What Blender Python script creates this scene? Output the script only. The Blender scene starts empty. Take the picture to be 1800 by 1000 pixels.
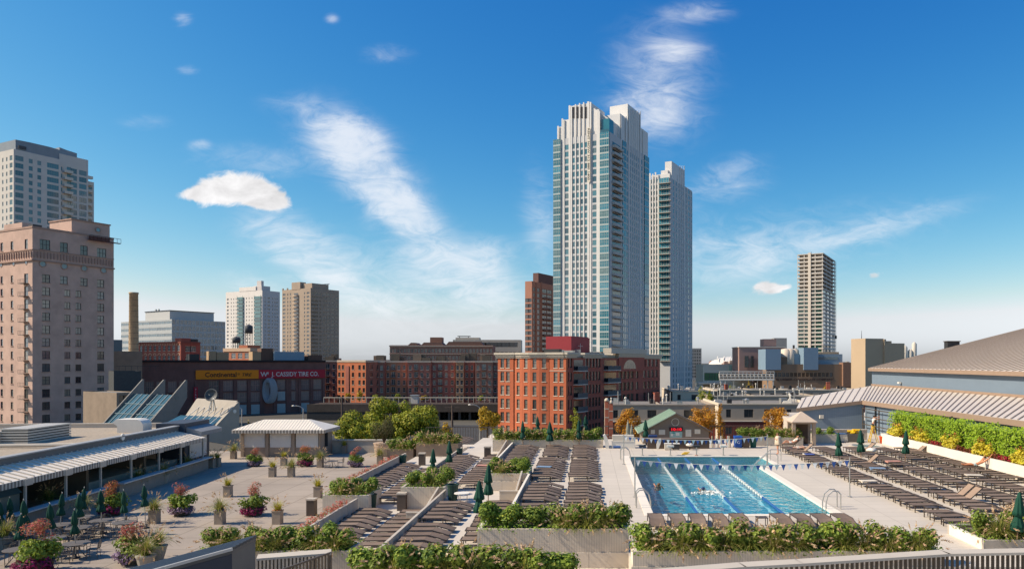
import bpy, math, random, bisect
from mathutils import Vector, Matrix, Euler

R = math.radians
rnd = random.Random(7)
SC = bpy.context.scene
COL = SC.collection

# ---------------------------------------------------------------- camera
F, CX, HY, CZ = 1300.0, 1035.0, 636.0, 7.5      # measured: focal length (px of 1800), axis, horizon, eye height
cam_d = bpy.data.cameras.new('camera'); cam = bpy.data.objects.new('camera', cam_d); COL.objects.link(cam)
cam.location = (0, 0, CZ); cam.rotation_euler = (R(90), 0, 0)
cam_d.sensor_width = 36; cam_d.lens = 36 * F / 1800
cam_d.shift_x = (900 - CX) / 1800; cam_d.shift_y = (HY - 500) / 1800
cam_d.clip_end = 20000; cam_d.clip_start = .1
SC.camera = cam

# ---------------------------------------------------------------- sun, sky, exposure
SUN_EL, SUN_AZ = 41.0, 188.0     # azimuth measured from +X: the sun stands to the left of the picture
sd = Vector((math.cos(R(SUN_AZ)) * math.cos(R(SUN_EL)), math.sin(R(SUN_AZ)) * math.cos(R(SUN_EL)), math.sin(R(SUN_EL))))
sl = bpy.data.lights.new('sun', 'SUN'); sl.energy = 4.7; sl.angle = R(.5); sl.color = (1, .90, .76)
so = bpy.data.objects.new('sun', sl); COL.objects.link(so)
so.rotation_euler = (-sd).to_track_quat('-Z', 'Y').to_euler(); so.location = (-60, 0, 90)
SC.view_settings.view_transform = 'Standard'; SC.view_settings.look = 'None'
SC.view_settings.exposure = 0.26; SC.view_settings.gamma = 1
try: SC.view_settings.use_curve_mapping = False
except Exception: pass

W = bpy.data.worlds.new('World'); SC.world = W; W.use_nodes = True
W.cycles.sampling_method = 'MANUAL'; W.cycles.sample_map_resolution = 512
nt = W.node_tree; N = nt.nodes; LK = nt.links; N.clear()
def wn(t, **k):
    n = N.new(t)
    for a, b in k.items(): setattr(n, a, b)
    return n
def wm(op, a, b=None, c=None, clamp=False):
    n = N.new('ShaderNodeMath'); n.operation = op; n.use_clamp = clamp
    for i, v in enumerate((a, b, c)):
        if v is None: continue
        if isinstance(v, (int, float)): n.inputs[i].default_value = v
        else: LK.new(v, n.inputs[i])
    return n.outputs[0]
sky = wn('ShaderNodeTexSky', sky_type='NISHITA', sun_disc=False)
sky.sun_elevation = R(SUN_EL); sky.sun_rotation = R(90 - SUN_AZ); sky.altitude = 180
sky.air_density = 1.0; sky.dust_density = .68; sky.ozone_density = 2.2
SKYG = ((4.0, 2.45), (1.38, 1.32), (.93, .66))
tc = wn('ShaderNodeTexCoord'); sx = wn('ShaderNodeSeparateXYZ'); LK.new(tc.outputs['Generated'], sx.inputs[0])
ypos = wm('MAXIMUM', sx.outputs[1], .04)
uu = wm('DIVIDE', sx.outputs[0], ypos); vv = wm('DIVIDE', sx.outputs[2], ypos)
cb = wn('ShaderNodeCombineXYZ'); LK.new(uu, cb.inputs[0]); LK.new(vv, cb.inputs[1])
front = wm('GREATER_THAN', sx.outputs[1], .05)
def wnoise(scale, sxy, detail=8, rough=.6, dist=0., rot=0.):
    mp = wn('ShaderNodeMapping'); LK.new(cb.outputs[0], mp.inputs[0])
    mp.inputs['Rotation'].default_value = (0, 0, R(rot)); mp.inputs['Scale'].default_value = (sxy[0], sxy[1], 1)
    nz = wn('ShaderNodeTexNoise'); LK.new(mp.outputs[0], nz.inputs['Vector'])
    nz.inputs['Scale'].default_value = scale; nz.inputs['Detail'].default_value = detail
    nz.inputs['Roughness'].default_value = rough; nz.inputs['Distortion'].default_value = dist
    return nz.outputs[0]
def patches(lst):
    tot = None
    for (px, py, rx, ry, ang, st) in lst:
        mp = wn('ShaderNodeMapping', vector_type='TEXTURE'); LK.new(cb.outputs[0], mp.inputs[0])
        mp.inputs['Location'].default_value = ((px - CX) / F, (HY - py) / F, 0)
        mp.inputs['Rotation'].default_value = (0, 0, R(ang)); mp.inputs['Scale'].default_value = (rx * 1.18 / F, ry * 1.18 / F, 1)
        ln = wn('ShaderNodeVectorMath', operation='LENGTH'); LK.new(mp.outputs[0], ln.inputs[0])
        mr = wn('ShaderNodeMapRange', interpolation_type='SMOOTHERSTEP'); LK.new(ln.outputs['Value'], mr.inputs[0])
        mr.inputs[1].default_value = 1; mr.inputs[2].default_value = 0; mr.inputs[3].default_value = 0; mr.inputs[4].default_value = st
        tot = mr.outputs[0] if tot is None else wm('ADD', tot, mr.outputs[0])
    return wm('MULTIPLY', tot, front)
# wispy cirrus: streaky noise inside soft regions of the sky; angles counted upward
cir = patches([(650, 300, 190, 85, -48, 1.0), (600, 240, 130, 60, -10, .55), (715, 375, 110, 50, -25, .7), (535, 440, 180, 78, -27, .95), (590, 487, 70, 16, 0, .5),
    (790, 480, 220, 95, -14, .7), (850, 505, 90, 90, 0, .4), (820, 440, 150, 36, 4, .4), (660, 530, 120, 38, -12, .55), (440, 500, 80, 30, -14, .5), (950, 385, 50, 130, 8, .5), (690, 590, 520, 120, 0, .3),
    (1155, 150, 130, 150, 8, .52), (1195, 88, 80, 30, -4, .45), (1225, 22, 95, 28, 4, .5), (1140, 195, 100, 70, 0, .5), (1265, 330, 120, 44, 12, .6), (1290, 290, 80, 28, 10, .35),
    (1400, 425, 330, 85, 8, .46), (1540, 400, 250, 34, 15, .42), (1250, 450, 200, 110, 0, .38), (1500, 560, 420, 110, 0, .12),
    (460, 285, 170, 42, -4, .36), (520, 182, 90, 28, 0, .34), (680, 96, 60, 24, 0, .4), (322, 36, 26, 20, 0, .6), (584, 34, 18, 13, 0, .6), (250, 215, 60, 18, 0, .3), (330, 123, 26, 12, 0, .4), (350, 255, 32, 14, 0, .5)])
n1 = wnoise(4.2, (1, 1.9), 7, .62, .6, -14); n2 = wnoise(16, (1, 2.5), 7, .68, 1.2, 12)
def mrange(v, a, b, c=0., d=1., t='SMOOTHSTEP'):
    m = wn('ShaderNodeMapRange', interpolation_type=t); LK.new(v, m.inputs[0])
    for i, q in enumerate((a, b, c, d)): m.inputs[i + 1].default_value = q
    return m.outputs[0]
nn = wm('SUBTRACT', wm('ADD', wm('MULTIPLY', n1, .75), wm('MULTIPLY', n2, .75)), .25)
thr = wm('SUBTRACT', .60, wm('MULTIPLY', cir, .30))           # denser regions let more of the noise through
ca = wm('MULTIPLY', mrange(wm('SUBTRACT', nn, thr), -.22, .40), wm('MULTIPLY', cir, 1.25, clamp=True), clamp=True)
# small cumulus puffs: sharp, billowy edge and a flat base
cum = patches([(372, 338, 66, 34, 0, .9), (425, 334, 84, 44, -4, 1.0), (470, 350, 70, 28, -12, .9), (345, 341, 42, 16, 6, .7), (1345, 505, 40, 18, 0, .95), (1364, 509, 30, 12, -4, .8), (1538, 484, 22, 11, 0, .75), (1385, 503, 15, 8, 0, .6)])
n3 = wnoise(27, (1, 1.3), 7, .62, .6)
cc = mrange(wm('ADD', cum, wm('MULTIPLY', n3, 1.9)), 1.16, 1.72)
cc = wm('MULTIPLY', cc, mrange(cum, .02, .2))
n4 = wnoise(17, (1, 1.8), 5, .6, .5)
shv = mrange(n4, .3, .72, 5.6, 9.0, 'LINEAR')
# the film's rendering of the clear sky: deeper towards the zenith, cleaner towards the horizon
sr = wn('ShaderNodeSeparateXYZ'); LK.new(sky.outputs[0], sr.inputs[0]); cg = wn('ShaderNodeCombineXYZ')
cr_, cg_, cb_ = [wm('MULTIPLY', wm('POWER', wm('MULTIPLY', sr.outputs[i], .1), g_), k * 10) for i, (k, g_) in enumerate(SKYG)]
LK.new(wm('MINIMUM', cr_, wm('MULTIPLY', cg_, .95)), cg.inputs[0]); LK.new(cg_, cg.inputs[1]); LK.new(wm('MAXIMUM', cb_, wm('MULTIPLY', cg_, 1.04)), cg.inputs[2])
m1 = wn('ShaderNodeMixRGB'); LK.new(wm('MULTIPLY', ca, .78), m1.inputs[0]); LK.new(cg.outputs[0], m1.inputs[1]); m1.inputs[2].default_value = (7.8, 8.0, 8.4, 1)
m2 = wn('ShaderNodeMixRGB'); LK.new(cc, m2.inputs[0]); LK.new(m1.outputs[0], m2.inputs[1])
cbc = wn('ShaderNodeCombineXYZ'); LK.new(shv, cbc.inputs[0]); LK.new(wm('MULTIPLY', shv, .99), cbc.inputs[1]); LK.new(wm('MULTIPLY', shv, 1.0), cbc.inputs[2])
LK.new(cbc.outputs[0], m2.inputs[2])
bg = wn('ShaderNodeBackground'); LK.new(m2.outputs[0], bg.inputs[0]); bg.inputs[1].default_value = .1
LK.new(bg.outputs[0], wn('ShaderNodeOutputWorld').inputs[0])

# ---------------------------------------------------------------- measuring helpers
def G(px, py, z=0.):
    d = F * (CZ - z) / (py - HY); return ((px - CX) / F * d, d)
def X(px, d): return (px - CX) / F * d
def Z(py, d): return CZ - (py - HY) * d / F
GZ = -10.0            # street level
PAT, S1, S2, DK = -2.0, -1.3, -.6, 0.0     # floor levels: patio, two lounger terraces, pool deck

# ---------------------------------------------------------------- materials
MATS = {}
def mat(name, col, rough=.8, var=.12, scale=2., bump=0., bscale=None, metal=0., spec=.3, island=None, objrand=None, wave=None, brick=None, stretch=(1, 1, 1)):
    if name in MATS: return MATS[name]
    wb = lambda c: (min(.9, c[0] * 1.09), c[1], c[2] * .87)      # warm light put into every base colour, against the blue sky fill
    col = wb(col); island = [wb(c) for c in island] if island else None; objrand = [wb(c) for c in objrand] if objrand else None; brick = (wb(brick[0]), wb(brick[1]), brick[2]) if brick else None
    m = bpy.data.materials.new(name); m.use_nodes = True; t = m.node_tree; n = t.nodes; l = t.links
    p = n['Principled BSDF']; p.inputs['Roughness'].default_value = rough; p.inputs['Metallic'].default_value = metal
    p.inputs['Specular IOR Level'].default_value = spec
    c4 = (*col, 1)
    tcn = n.new('ShaderNodeTexCoord'); mp = n.new('ShaderNodeMapping'); l.new(tcn.outputs['Object'], mp.inputs[0]); mp.inputs['Scale'].default_value = stretch
    base = None
    if brick:      # (second colour, mortar colour, scale)
        b = n.new('ShaderNodeTexBrick'); l.new(mp.outputs[0], b.inputs[0]); b.inputs['Color1'].default_value = c4
        b.inputs['Color2'].default_value = (*brick[0], 1); b.inputs['Mortar'].default_value = (*brick[1], 1); b.inputs['Scale'].default_value = brick[2]
        base = b.outputs[0]
    nz = n.new('ShaderNodeTexNoise'); l.new(mp.outputs[0], nz.inputs['Vector']); nz.inputs['Scale'].default_value = scale; nz.inputs['Detail'].default_value = 6; nz.inputs['Roughness'].default_value = .65
    mr = n.new('ShaderNodeMapRange'); l.new(nz.outputs[0], mr.inputs[0]); mr.inputs[1].default_value = .25; mr.inputs[2].default_value = .75
    mr.inputs[3].default_value = 1 - var; mr.inputs[4].default_value = 1 + var
    fac = mr.outputs[0]
    if wave:       # (axis, scale, low factor): fine grooves / stripes across the surface
        w = n.new('ShaderNodeTexWave'); w.bands_direction = wave[0]; w.inputs['Scale'].default_value = wave[1]; l.new(mp.outputs[0], w.inputs[0])
        w.inputs['Detail'].default_value = 0
        r = n.new('ShaderNodeMapRange'); l.new(w.outputs['Fac'], r.inputs[0]); r.inputs[1].default_value = wave[3] if len(wave) > 3 else .1; r.inputs[2].default_value = (wave[3] if len(wave) > 3 else .1) + .1
        r.inputs[3].default_value = wave[2]; r.inputs[4].default_value = 1
        k = n.new('ShaderNodeMath'); k.operation = 'MULTIPLY'; l.new(fac, k.inputs[0]); l.new(r.outputs[0], k.inputs[1]); fac = k.outputs[0]
    src = None
    if island or objrand:
        if island: g = n.new('ShaderNodeNewGeometry'); ro = g.outputs['Random Per Island']; cols = island
        else: g = n.new('ShaderNodeObjectInfo'); ro = g.outputs['Random']; cols = objrand
        cr = n.new('ShaderNodeValToRGB'); l.new(ro, cr.inputs[0]); e = cr.color_ramp.elements
        while len(e) < len(cols): e.new(.5)
        for i, c in enumerate(cols): e[i].position = i / max(1, len(cols) - 1); e[i].color = (*c, 1)
        src = cr.outputs[0]
    mx = n.new('ShaderNodeVectorMath'); mx.operation = 'SCALE'
    if src is not None: l.new(src, mx.inputs[0])
    elif base is not None: l.new(base, mx.inputs[0])
    else: mx.inputs[0].default_value = col
    l.new(fac, mx.inputs['Scale']); l.new(mx.outputs[0], p.inputs['Base Color'])
    if bump:
        bn = n.new('ShaderNodeTexNoise'); l.new(mp.outputs[0], bn.inputs['Vector']); bn.inputs['Scale'].default_value = bscale or scale * 6; bn.inputs['Detail'].default_value = 4
        bp = n.new('ShaderNodeBump'); bp.inputs['Strength'].default_value = bump; bp.inputs['Distance'].default_value = .05
        l.new(bn.outputs[0], bp.inputs['Height']); l.new(bp.outputs[0], p.inputs['Normal'])
    MATS[name] = m; return m
def glassmat(name, cols, rough=.07, spec=.9):
    return mat(name, cols[0], rough=rough, var=.25, scale=.35, spec=spec, objrand=cols, bump=.03, bscale=.5)
def leafmat(name, cols, rough=.55):
    m = mat(name, cols[0], rough=rough, var=.1, scale=1., spec=.25, island=cols)
    t = m.node_tree; p = t.nodes['Principled BSDF']; out = t.nodes['Material Output']
    tr = t.nodes.new('ShaderNodeBsdfTranslucent'); ms = t.nodes.new('ShaderNodeMixShader'); ms.inputs[0].default_value = .28
    src = p.inputs['Base Color'].links[0].from_socket; t.links.new(src, tr.inputs[0])
    t.links.new(p.outputs[0], ms.inputs[1]); t.links.new(tr.outputs[0], ms.inputs[2]); t.links.new(ms.outputs[0], out.inputs[0])
    return m

# ---------------------------------------------------------------- mesh builder
class MB:
    def __init__(s): s.v = []; s.f = []; s.m = []; s.T = None
    def add(s, vs, fs, mi=0):
        o = len(s.v)
        s.v.extend([tuple(s.T @ Vector(p)) for p in vs] if s.T is not None else [tuple(p) for p in vs])
        for f in fs: s.f.append(tuple(i + o for i in f)); s.m.append(mi)
        return s
    def box(s, x0, x1, y0, y1, z0, z1, mi=0):
        return s.add([(x0, y0, z0), (x1, y0, z0), (x1, y1, z0), (x0, y1, z0), (x0, y0, z1), (x1, y0, z1), (x1, y1, z1), (x0, y1, z1)],
                     [(0, 3, 2, 1), (4, 5, 6, 7), (0, 1, 5, 4), (1, 2, 6, 5), (2, 3, 7, 6), (3, 0, 4, 7)], mi)
    def hexa(s, b, t, mi=0):         # bottom 4 points, top 4 points
        return s.add(list(b) + list(t), [(0, 3, 2, 1), (4, 5, 6, 7), (0, 1, 5, 4), (1, 2, 6, 5), (2, 3, 7, 6), (3, 0, 4, 7)], mi)
    def bar(s, p, q, w, h=None, mi=0):
        p = Vector(p); q = Vector(q); h = h or w; d = (q - p).normalized()
        up = Vector((0, 0, 1)) if abs(d.z) < .95 else Vector((0, 1, 0))
        a = d.cross(up).normalized() * w / 2; b = a.cross(d).normalized() * h / 2
        return s.hexa([p - a - b, p + a - b, q + a - b, q - a - b], [p - a + b, p + a + b, q + a + b, q - a + b], mi)
    def tube(s, p, q, r0, r1=None, n=8, mi=0, caps=True):
        p = Vector(p); q = Vector(q); r1 = r0 if r1 is None else r1; d = (q - p).normalized()
        up = Vector((0, 0, 1)) if abs(d.z) < .95 else Vector((0, 1, 0))
        a = d.cross(up).normalized(); b = a.cross(d).normalized(); vs = []
        for c, r in ((p, r0), (q, r1)):
            for i in range(n): t = 2 * math.pi * i / n; vs.append(c + a * math.cos(t) * r + b * math.sin(t) * r)
        fs = [(i, (i + 1) % n, n + (i + 1) % n, n + i) for i in range(n)]
        if caps: fs += [tuple(range(n))[::-1], tuple(range(n, 2 * n))]
        return s.add(vs, fs, mi)
    def path(s, pts, r, n=6, mi=0):
        for i in range(len(pts) - 1): s.tube(pts[i], pts[i + 1], r, n=n, mi=mi)
        return s
    def lathe(s, prof, n=16, c=(0, 0, 0), mi=0, rf=None):
        vs = []; c = Vector(c)
        for (r, z) in prof:
            for i in range(n):
                t = 2 * math.pi * i / n; k = rf(t, z) if rf else 1
                vs.append((c.x + r * k * math.cos(t), c.y + r * k * math.sin(t), c.z + z))
        fs = []
        for j in range(len(prof) - 1):
            for i in range(n): fs.append((j * n + i, j * n + (i + 1) % n, (j + 1) * n + (i + 1) % n, (j + 1) * n + i))
        fs.append(tuple(range(n))[::-1]); fs.append(tuple(range((len(prof) - 1) * n, len(prof) * n)))
        return s.add(vs, fs, mi)
    def poly(s, pts, mi=0): return s.add(pts, [tuple(range(len(pts)))], mi)
    def prism(s, pts, z0, z1, mi=0):  # pts (x,y) counter-clockwise
        n = len(pts); vs = [(x, y, z0) for x, y in pts] + [(x, y, z1) for x, y in pts]
        return s.add(vs, [tuple(range(n))[::-1], tuple(range(n, 2 * n))] + [(i, (i + 1) % n, n + (i + 1) % n, n + i) for i in range(n)], mi)
    def slab(s, pts, off, mi=0):      # planar polygon given thickness vector
        n = len(pts); o = Vector(off); vs = [Vector(p) for p in pts] + [Vector(p) + o for p in pts]
        return s.add(vs, [tuple(range(n))[::-1], tuple(range(n, 2 * n))] + [(i, (i + 1) % n, n + (i + 1) % n, n + i) for i in range(n)], mi)
    def mesh(s, name, mats, smooth=False):
        me = bpy.data.meshes.new(name); me.from_pydata(s.v, [], s.f)
        for m in (mats if isinstance(mats, (list, tuple)) else [mats]): me.materials.append(m)
        if any(s.m): me.polygons.foreach_set('material_index', s.m)
        if smooth: me.polygons.foreach_set('use_smooth', [True] * len(s.f))
        me.update(); return me
    def build(s, name, mats, parent=None, smooth=False, loc=None):
        return place(name, s.mesh(name, mats, smooth), parent, loc)
def place(name, me, parent=None, loc=None, rot=None, scale=None):
    o = bpy.data.objects.new(name, me); COL.objects.link(o)
    if parent is not None: o.parent = parent
    if loc is not None: o.location = loc
    if rot is not None: o.rotation_euler = (0, 0, rot) if isinstance(rot, (int, float)) else rot
    if scale is not None: o.scale = (scale,) * 3 if isinstance(scale, (int, float)) else scale
    return o
def tag(o, label, cat, group=None, kind=None):
    if label: o['label'] = label
    if cat: o['category'] = cat
    if group: o['group'] = group
    if kind: o['kind'] = kind
    return o
def thing(name, label, cat, loc=(0, 0, 0), rz=0., group=None):
    o = bpy.data.objects.new(name, None); COL.objects.link(o); o.location = loc; o.rotation_euler = (0, 0, rz); o.empty_display_size = .3
    return tag(o, label, cat, group)
def struct(o): o['kind'] = 'structure'; return o
def stuff(o): o['kind'] = 'stuff'; return o
KIDS = {}
def dup(root, loc, rz=0., label=None, group=None, scale=None):
    r = root.copy(); COL.objects.link(r); r.location = loc; r.rotation_euler = (0, 0, rz)
    if scale is not None: r.scale = (scale,) * 3 if isinstance(scale, (int, float)) else scale
    if label: r['label'] = label
    if group: r['group'] = group
    if root.name not in KIDS: KIDS[root.name] = [(ch, list(ch.children)) for ch in root.children]
    for ch, gs in KIDS[root.name]:
        c = ch.copy(); COL.objects.link(c); c.parent = r
        for g in gs: d = g.copy(); COL.objects.link(d); d.parent = c
    return r
def ordn(i):
    i = int(i); return str(i) + ('th' if 10 <= i % 100 <= 20 else {1: 'st', 2: 'nd', 3: 'rd'}.get(i % 10, 'th'))
def text(name, body, size, mt, parent, loc, rot=(R(90), 0, 0), sx=1., align='LEFT', shear=0., ext=.01):
    cu = bpy.data.curves.new(name, 'FONT'); cu.body = body; cu.size = size; cu.align_x = align; cu.extrude = ext; cu.shear = shear; cu.resolution_u = 2
    cu.offset = size * .022
    o = bpy.data.objects.new(name + '_tmp', cu); COL.objects.link(o)
    bpy.context.view_layer.update()
    me = bpy.data.meshes.new_from_object(o.evaluated_get(bpy.context.evaluated_depsgraph_get()))
    bpy.data.objects.remove(o); me.materials.clear(); me.materials.append(mt)
    t = place(name, me, parent, loc, rot, (sx, 1, 1)); return t
# ================================================================ the city: ground and buildings
M_white = mat('white_paint', (.72, .71, .68), .6, .05)
M_conc = mat('concrete', (.42, .40, .36), .85, .12, 1.2, .15)
M_concl = mat('pale_concrete', (.60, .57, .52), .85, .08, 1.5)
M_dark = mat('dark_metal', (.035, .034, .036), .5, .1, 3, spec=.4)
M_steel = mat('galvanised_steel', (.45, .46, .47), .4, .1, 3, metal=.6)
M_blackhole = mat('dark_opening', (.012, .012, .014), .9, .1)
M_roofg = mat('grey_roofing', (.22, .215, .21), .9, .2, .6)
M_asph = mat('asphalt', (.055, .055, .057), .9, .25, .12, .2, 8)

g = MB(); g.add([(-5000, -300, GZ), (5000, -300, GZ), (5000, 9000, GZ), (-5000, 9000, GZ)], [(0, 1, 2, 3)])
struct(g.build('ground', mat('city_ground', (.085, .08, .068), .95, .5, .02)))

class Bld:
    def __init__(s, name, label, cx, d, a, cat='building', z0=GZ, group=None):
        s.x0 = X(cx, d); s.d = d; s.a = R(a); s.z0 = z0; s.nw = 0; s.over = {}
        s.root = thing(name, label, cat, (s.x0, d, z0), s.a, group)
    def uR(s, px):
        k = (px - CX) / F; return (k * s.d - s.x0) / (math.cos(s.a) - k * math.sin(s.a))
    def uL(s, px):
        k = (px - CX) / F; return (k * s.d - s.x0) / (-math.sin(s.a) - k * math.cos(s.a))
    def zR(s, px, py): return Z(py, s.d + s.uR(px) * math.sin(s.a)) - s.z0
    def zL(s, px, py): return Z(py, s.d + s.uL(px) * math.cos(s.a)) - s.z0
    def z(s, py): return Z(py, s.d) - s.z0
    def box(s, name, m, x0, x1, y0, y1, z0, z1, parent=None):
        return MB().box(x0, x1, y0, y1, z0, z1).build(name, m, parent or s.root)
    # wall with real window openings on face R (local Y = off, looking -Y) or L (local X = off, looking -X)
    def face(s, fc, u0, u1, z0, z1, wins, m, off=0., rec=.18, gm=None, fm=None, cap=300, sub=False, name='wall', sill=None):
        us = {u0, u1}; zs = {z0, z1}; ops = []
        for w in wins:
            a, b, c, e = w[0] - w[2] / 2, w[0] + w[2] / 2, w[1], w[1] + w[3]
            if a < u0 + .02 or b > u1 - .02 or c < z0 + .02 or e > z1 - .02: continue
            us |= {a, b}; zs |= {c, e}; ops.append((a, b, c, e, w))
        us = sorted(us); zs = sorted(zs); hole = set()
        for a, b, c, e, w in ops:
            for i in range(bisect.bisect_left(us, a), bisect.bisect_left(us, b)):
                for j in range(bisect.bisect_left(zs, c), bisect.bisect_left(zs, e)): hole.add((i, j))
        P = (lambda u, z, w: (u, off + w, z)) if fc == 'R' else (lambda u, z, w: (off + w, u, z))
        mb = MB()
        for j in range(len(zs) - 1):
            i = 0
            while i < len(us) - 1:
                if (i, j) in hole: i += 1; continue
                k = i
                while k < len(us) - 1 and (k, j) not in hole: k += 1
                mb.poly([P(us[i], zs[j], 0), P(us[k], zs[j], 0), P(us[k], zs[j + 1], 0), P(us[i], zs[j + 1], 0)]); i = k
        for a, b, c, e, w in ops:
            for q in ((a, c, b, c), (b, c, b, e), (b, e, a, e), (a, e, a, c)):
                mb.poly([P(q[0], q[1], 0), P(q[2], q[3], 0), P(q[2], q[3], rec + .02), P(q[0], q[1], rec + .02)])
        wo = mb.build(name, m, s.root)
        for a, b, c, e, w in ops:
            s.window(fc, (a + b) / 2, c, b - a, e - c, w[4] if len(w) > 4 else (1, 1), off + rec, gm, fm, cap, sub, sill)
        return wo
    def window(s, fc, uc, z, w, h, st, off, gm, fm, cap=300, sub=False, sill=None):
        gme, fme = winmesh(round(w, 2), round(h, 2), st, gm, fm, sub, sill)
        loc = (uc, off, z) if fc == 'R' else (off, uc, z); rz = 0 if fc == 'R' else -math.pi / 2
        if s.nw < cap:
            o = place('window', gme, s.root, loc, rz)
            if fme: place('frame', fme, o)
        else:
            mb = s.over.setdefault((gm.name, fm.name), MB()); mb.T = Matrix.Translation(loc) @ Matrix.Rotation(rz, 4, 'Z')
            winshape(mb, round(w, 2), round(h, 2), st, sill); mb.T = None
        s.nw += 1
    def done(s):
        for (a, b), mb in s.over.items(): stuff(mb.build('small_windows', [MATS[a], MATS[b]], s.root))
        return s.root
WM = {}
def winshape(mb, w, h, st, sill=None, part=0, ft=.07):
    if part in (0, 1): mb.box(-w / 2, w / 2, 0, .04, 0, h, 0)
    if part in (0, 2):
        k = 1 if part == 0 else 0
        ft = min(.09, w * .06)
        for x in [-w / 2 + ft / 2, w / 2 - ft / 2] + [-w / 2 + w * (i + 1) / (st[0] + 1) for i in range(st[0])]:
            mb.box(x - ft / 2, x + ft / 2, -.05, -.003, 0, h, k)
        for z in [ft / 2, h - ft / 2] + [h * (i + 1) / (st[1] + 1) for i in range(st[1])]:
            mb.box(-w / 2 + ft, w / 2 - ft, -.045, -.004, z - ft / 2, z + ft / 2, k)
        if sill: mb.box(-w / 2 - .08, w / 2 + .08, -.3, -.06, -.16, -.002, 2 if part == 0 else 1)
def winmesh(w, h, st, gm, fm, sub, sill):
    key = (w, h, st, gm.name, fm.name, sub, bool(sill))
    if key not in WM:
        ms = [fm] + ([sill] if sill else [])
        if sub:
            a = MB(); winshape(a, w, h, st, None, 1); b = MB(); winshape(b, w, h, st, sill, 2)
            WM[key] = (a.mesh('window', [gm]), b.mesh('frame', ms))
        else:
            a = MB(); winshape(a, w, h, st, sill); WM[key] = (a.mesh('window', [gm] + ms), None)
    return WM[key]
def grid(us, zs, w, h, st=(0, 1)): return [(u, z, w, h, st) for z in zs for u in us]
def rng(a, n, step): return [a + i * step for i in range(n)]

M_glass_br = glassmat('hotel_glass', [(.02, .025, .03), (.03, .05, .06), (.12, .15, .16), (.05, .045, .04), (.3, .27, .22), (.04, .08, .10)], .12)
M_glass_bl = glassmat('teal_glass', [(.03, .10, .14), (.05, .16, .22), (.08, .22, .28), (.03, .08, .12), (.16, .22, .24)], .06)
M_glass_dk = glassmat('dark_glass', [(.02, .022, .026), (.05, .055, .06), (.025, .03, .035), (.10, .10, .10)], .1)
M_glass_red = glassmat('blind_glass', [(.12, .115, .10), (.26, .24, .20), (.05, .05, .05), (.30, .28, .24)], .15)
M_fr_dark = mat('dark_frame', (.05, .05, .05), .5, .05)
M_fr_white = mat('white_frame', (.62, .62, .60), .5, .05)
M_fr_teal = mat('teal_frame', (.16, .24, .26), .5, .05)

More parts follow.
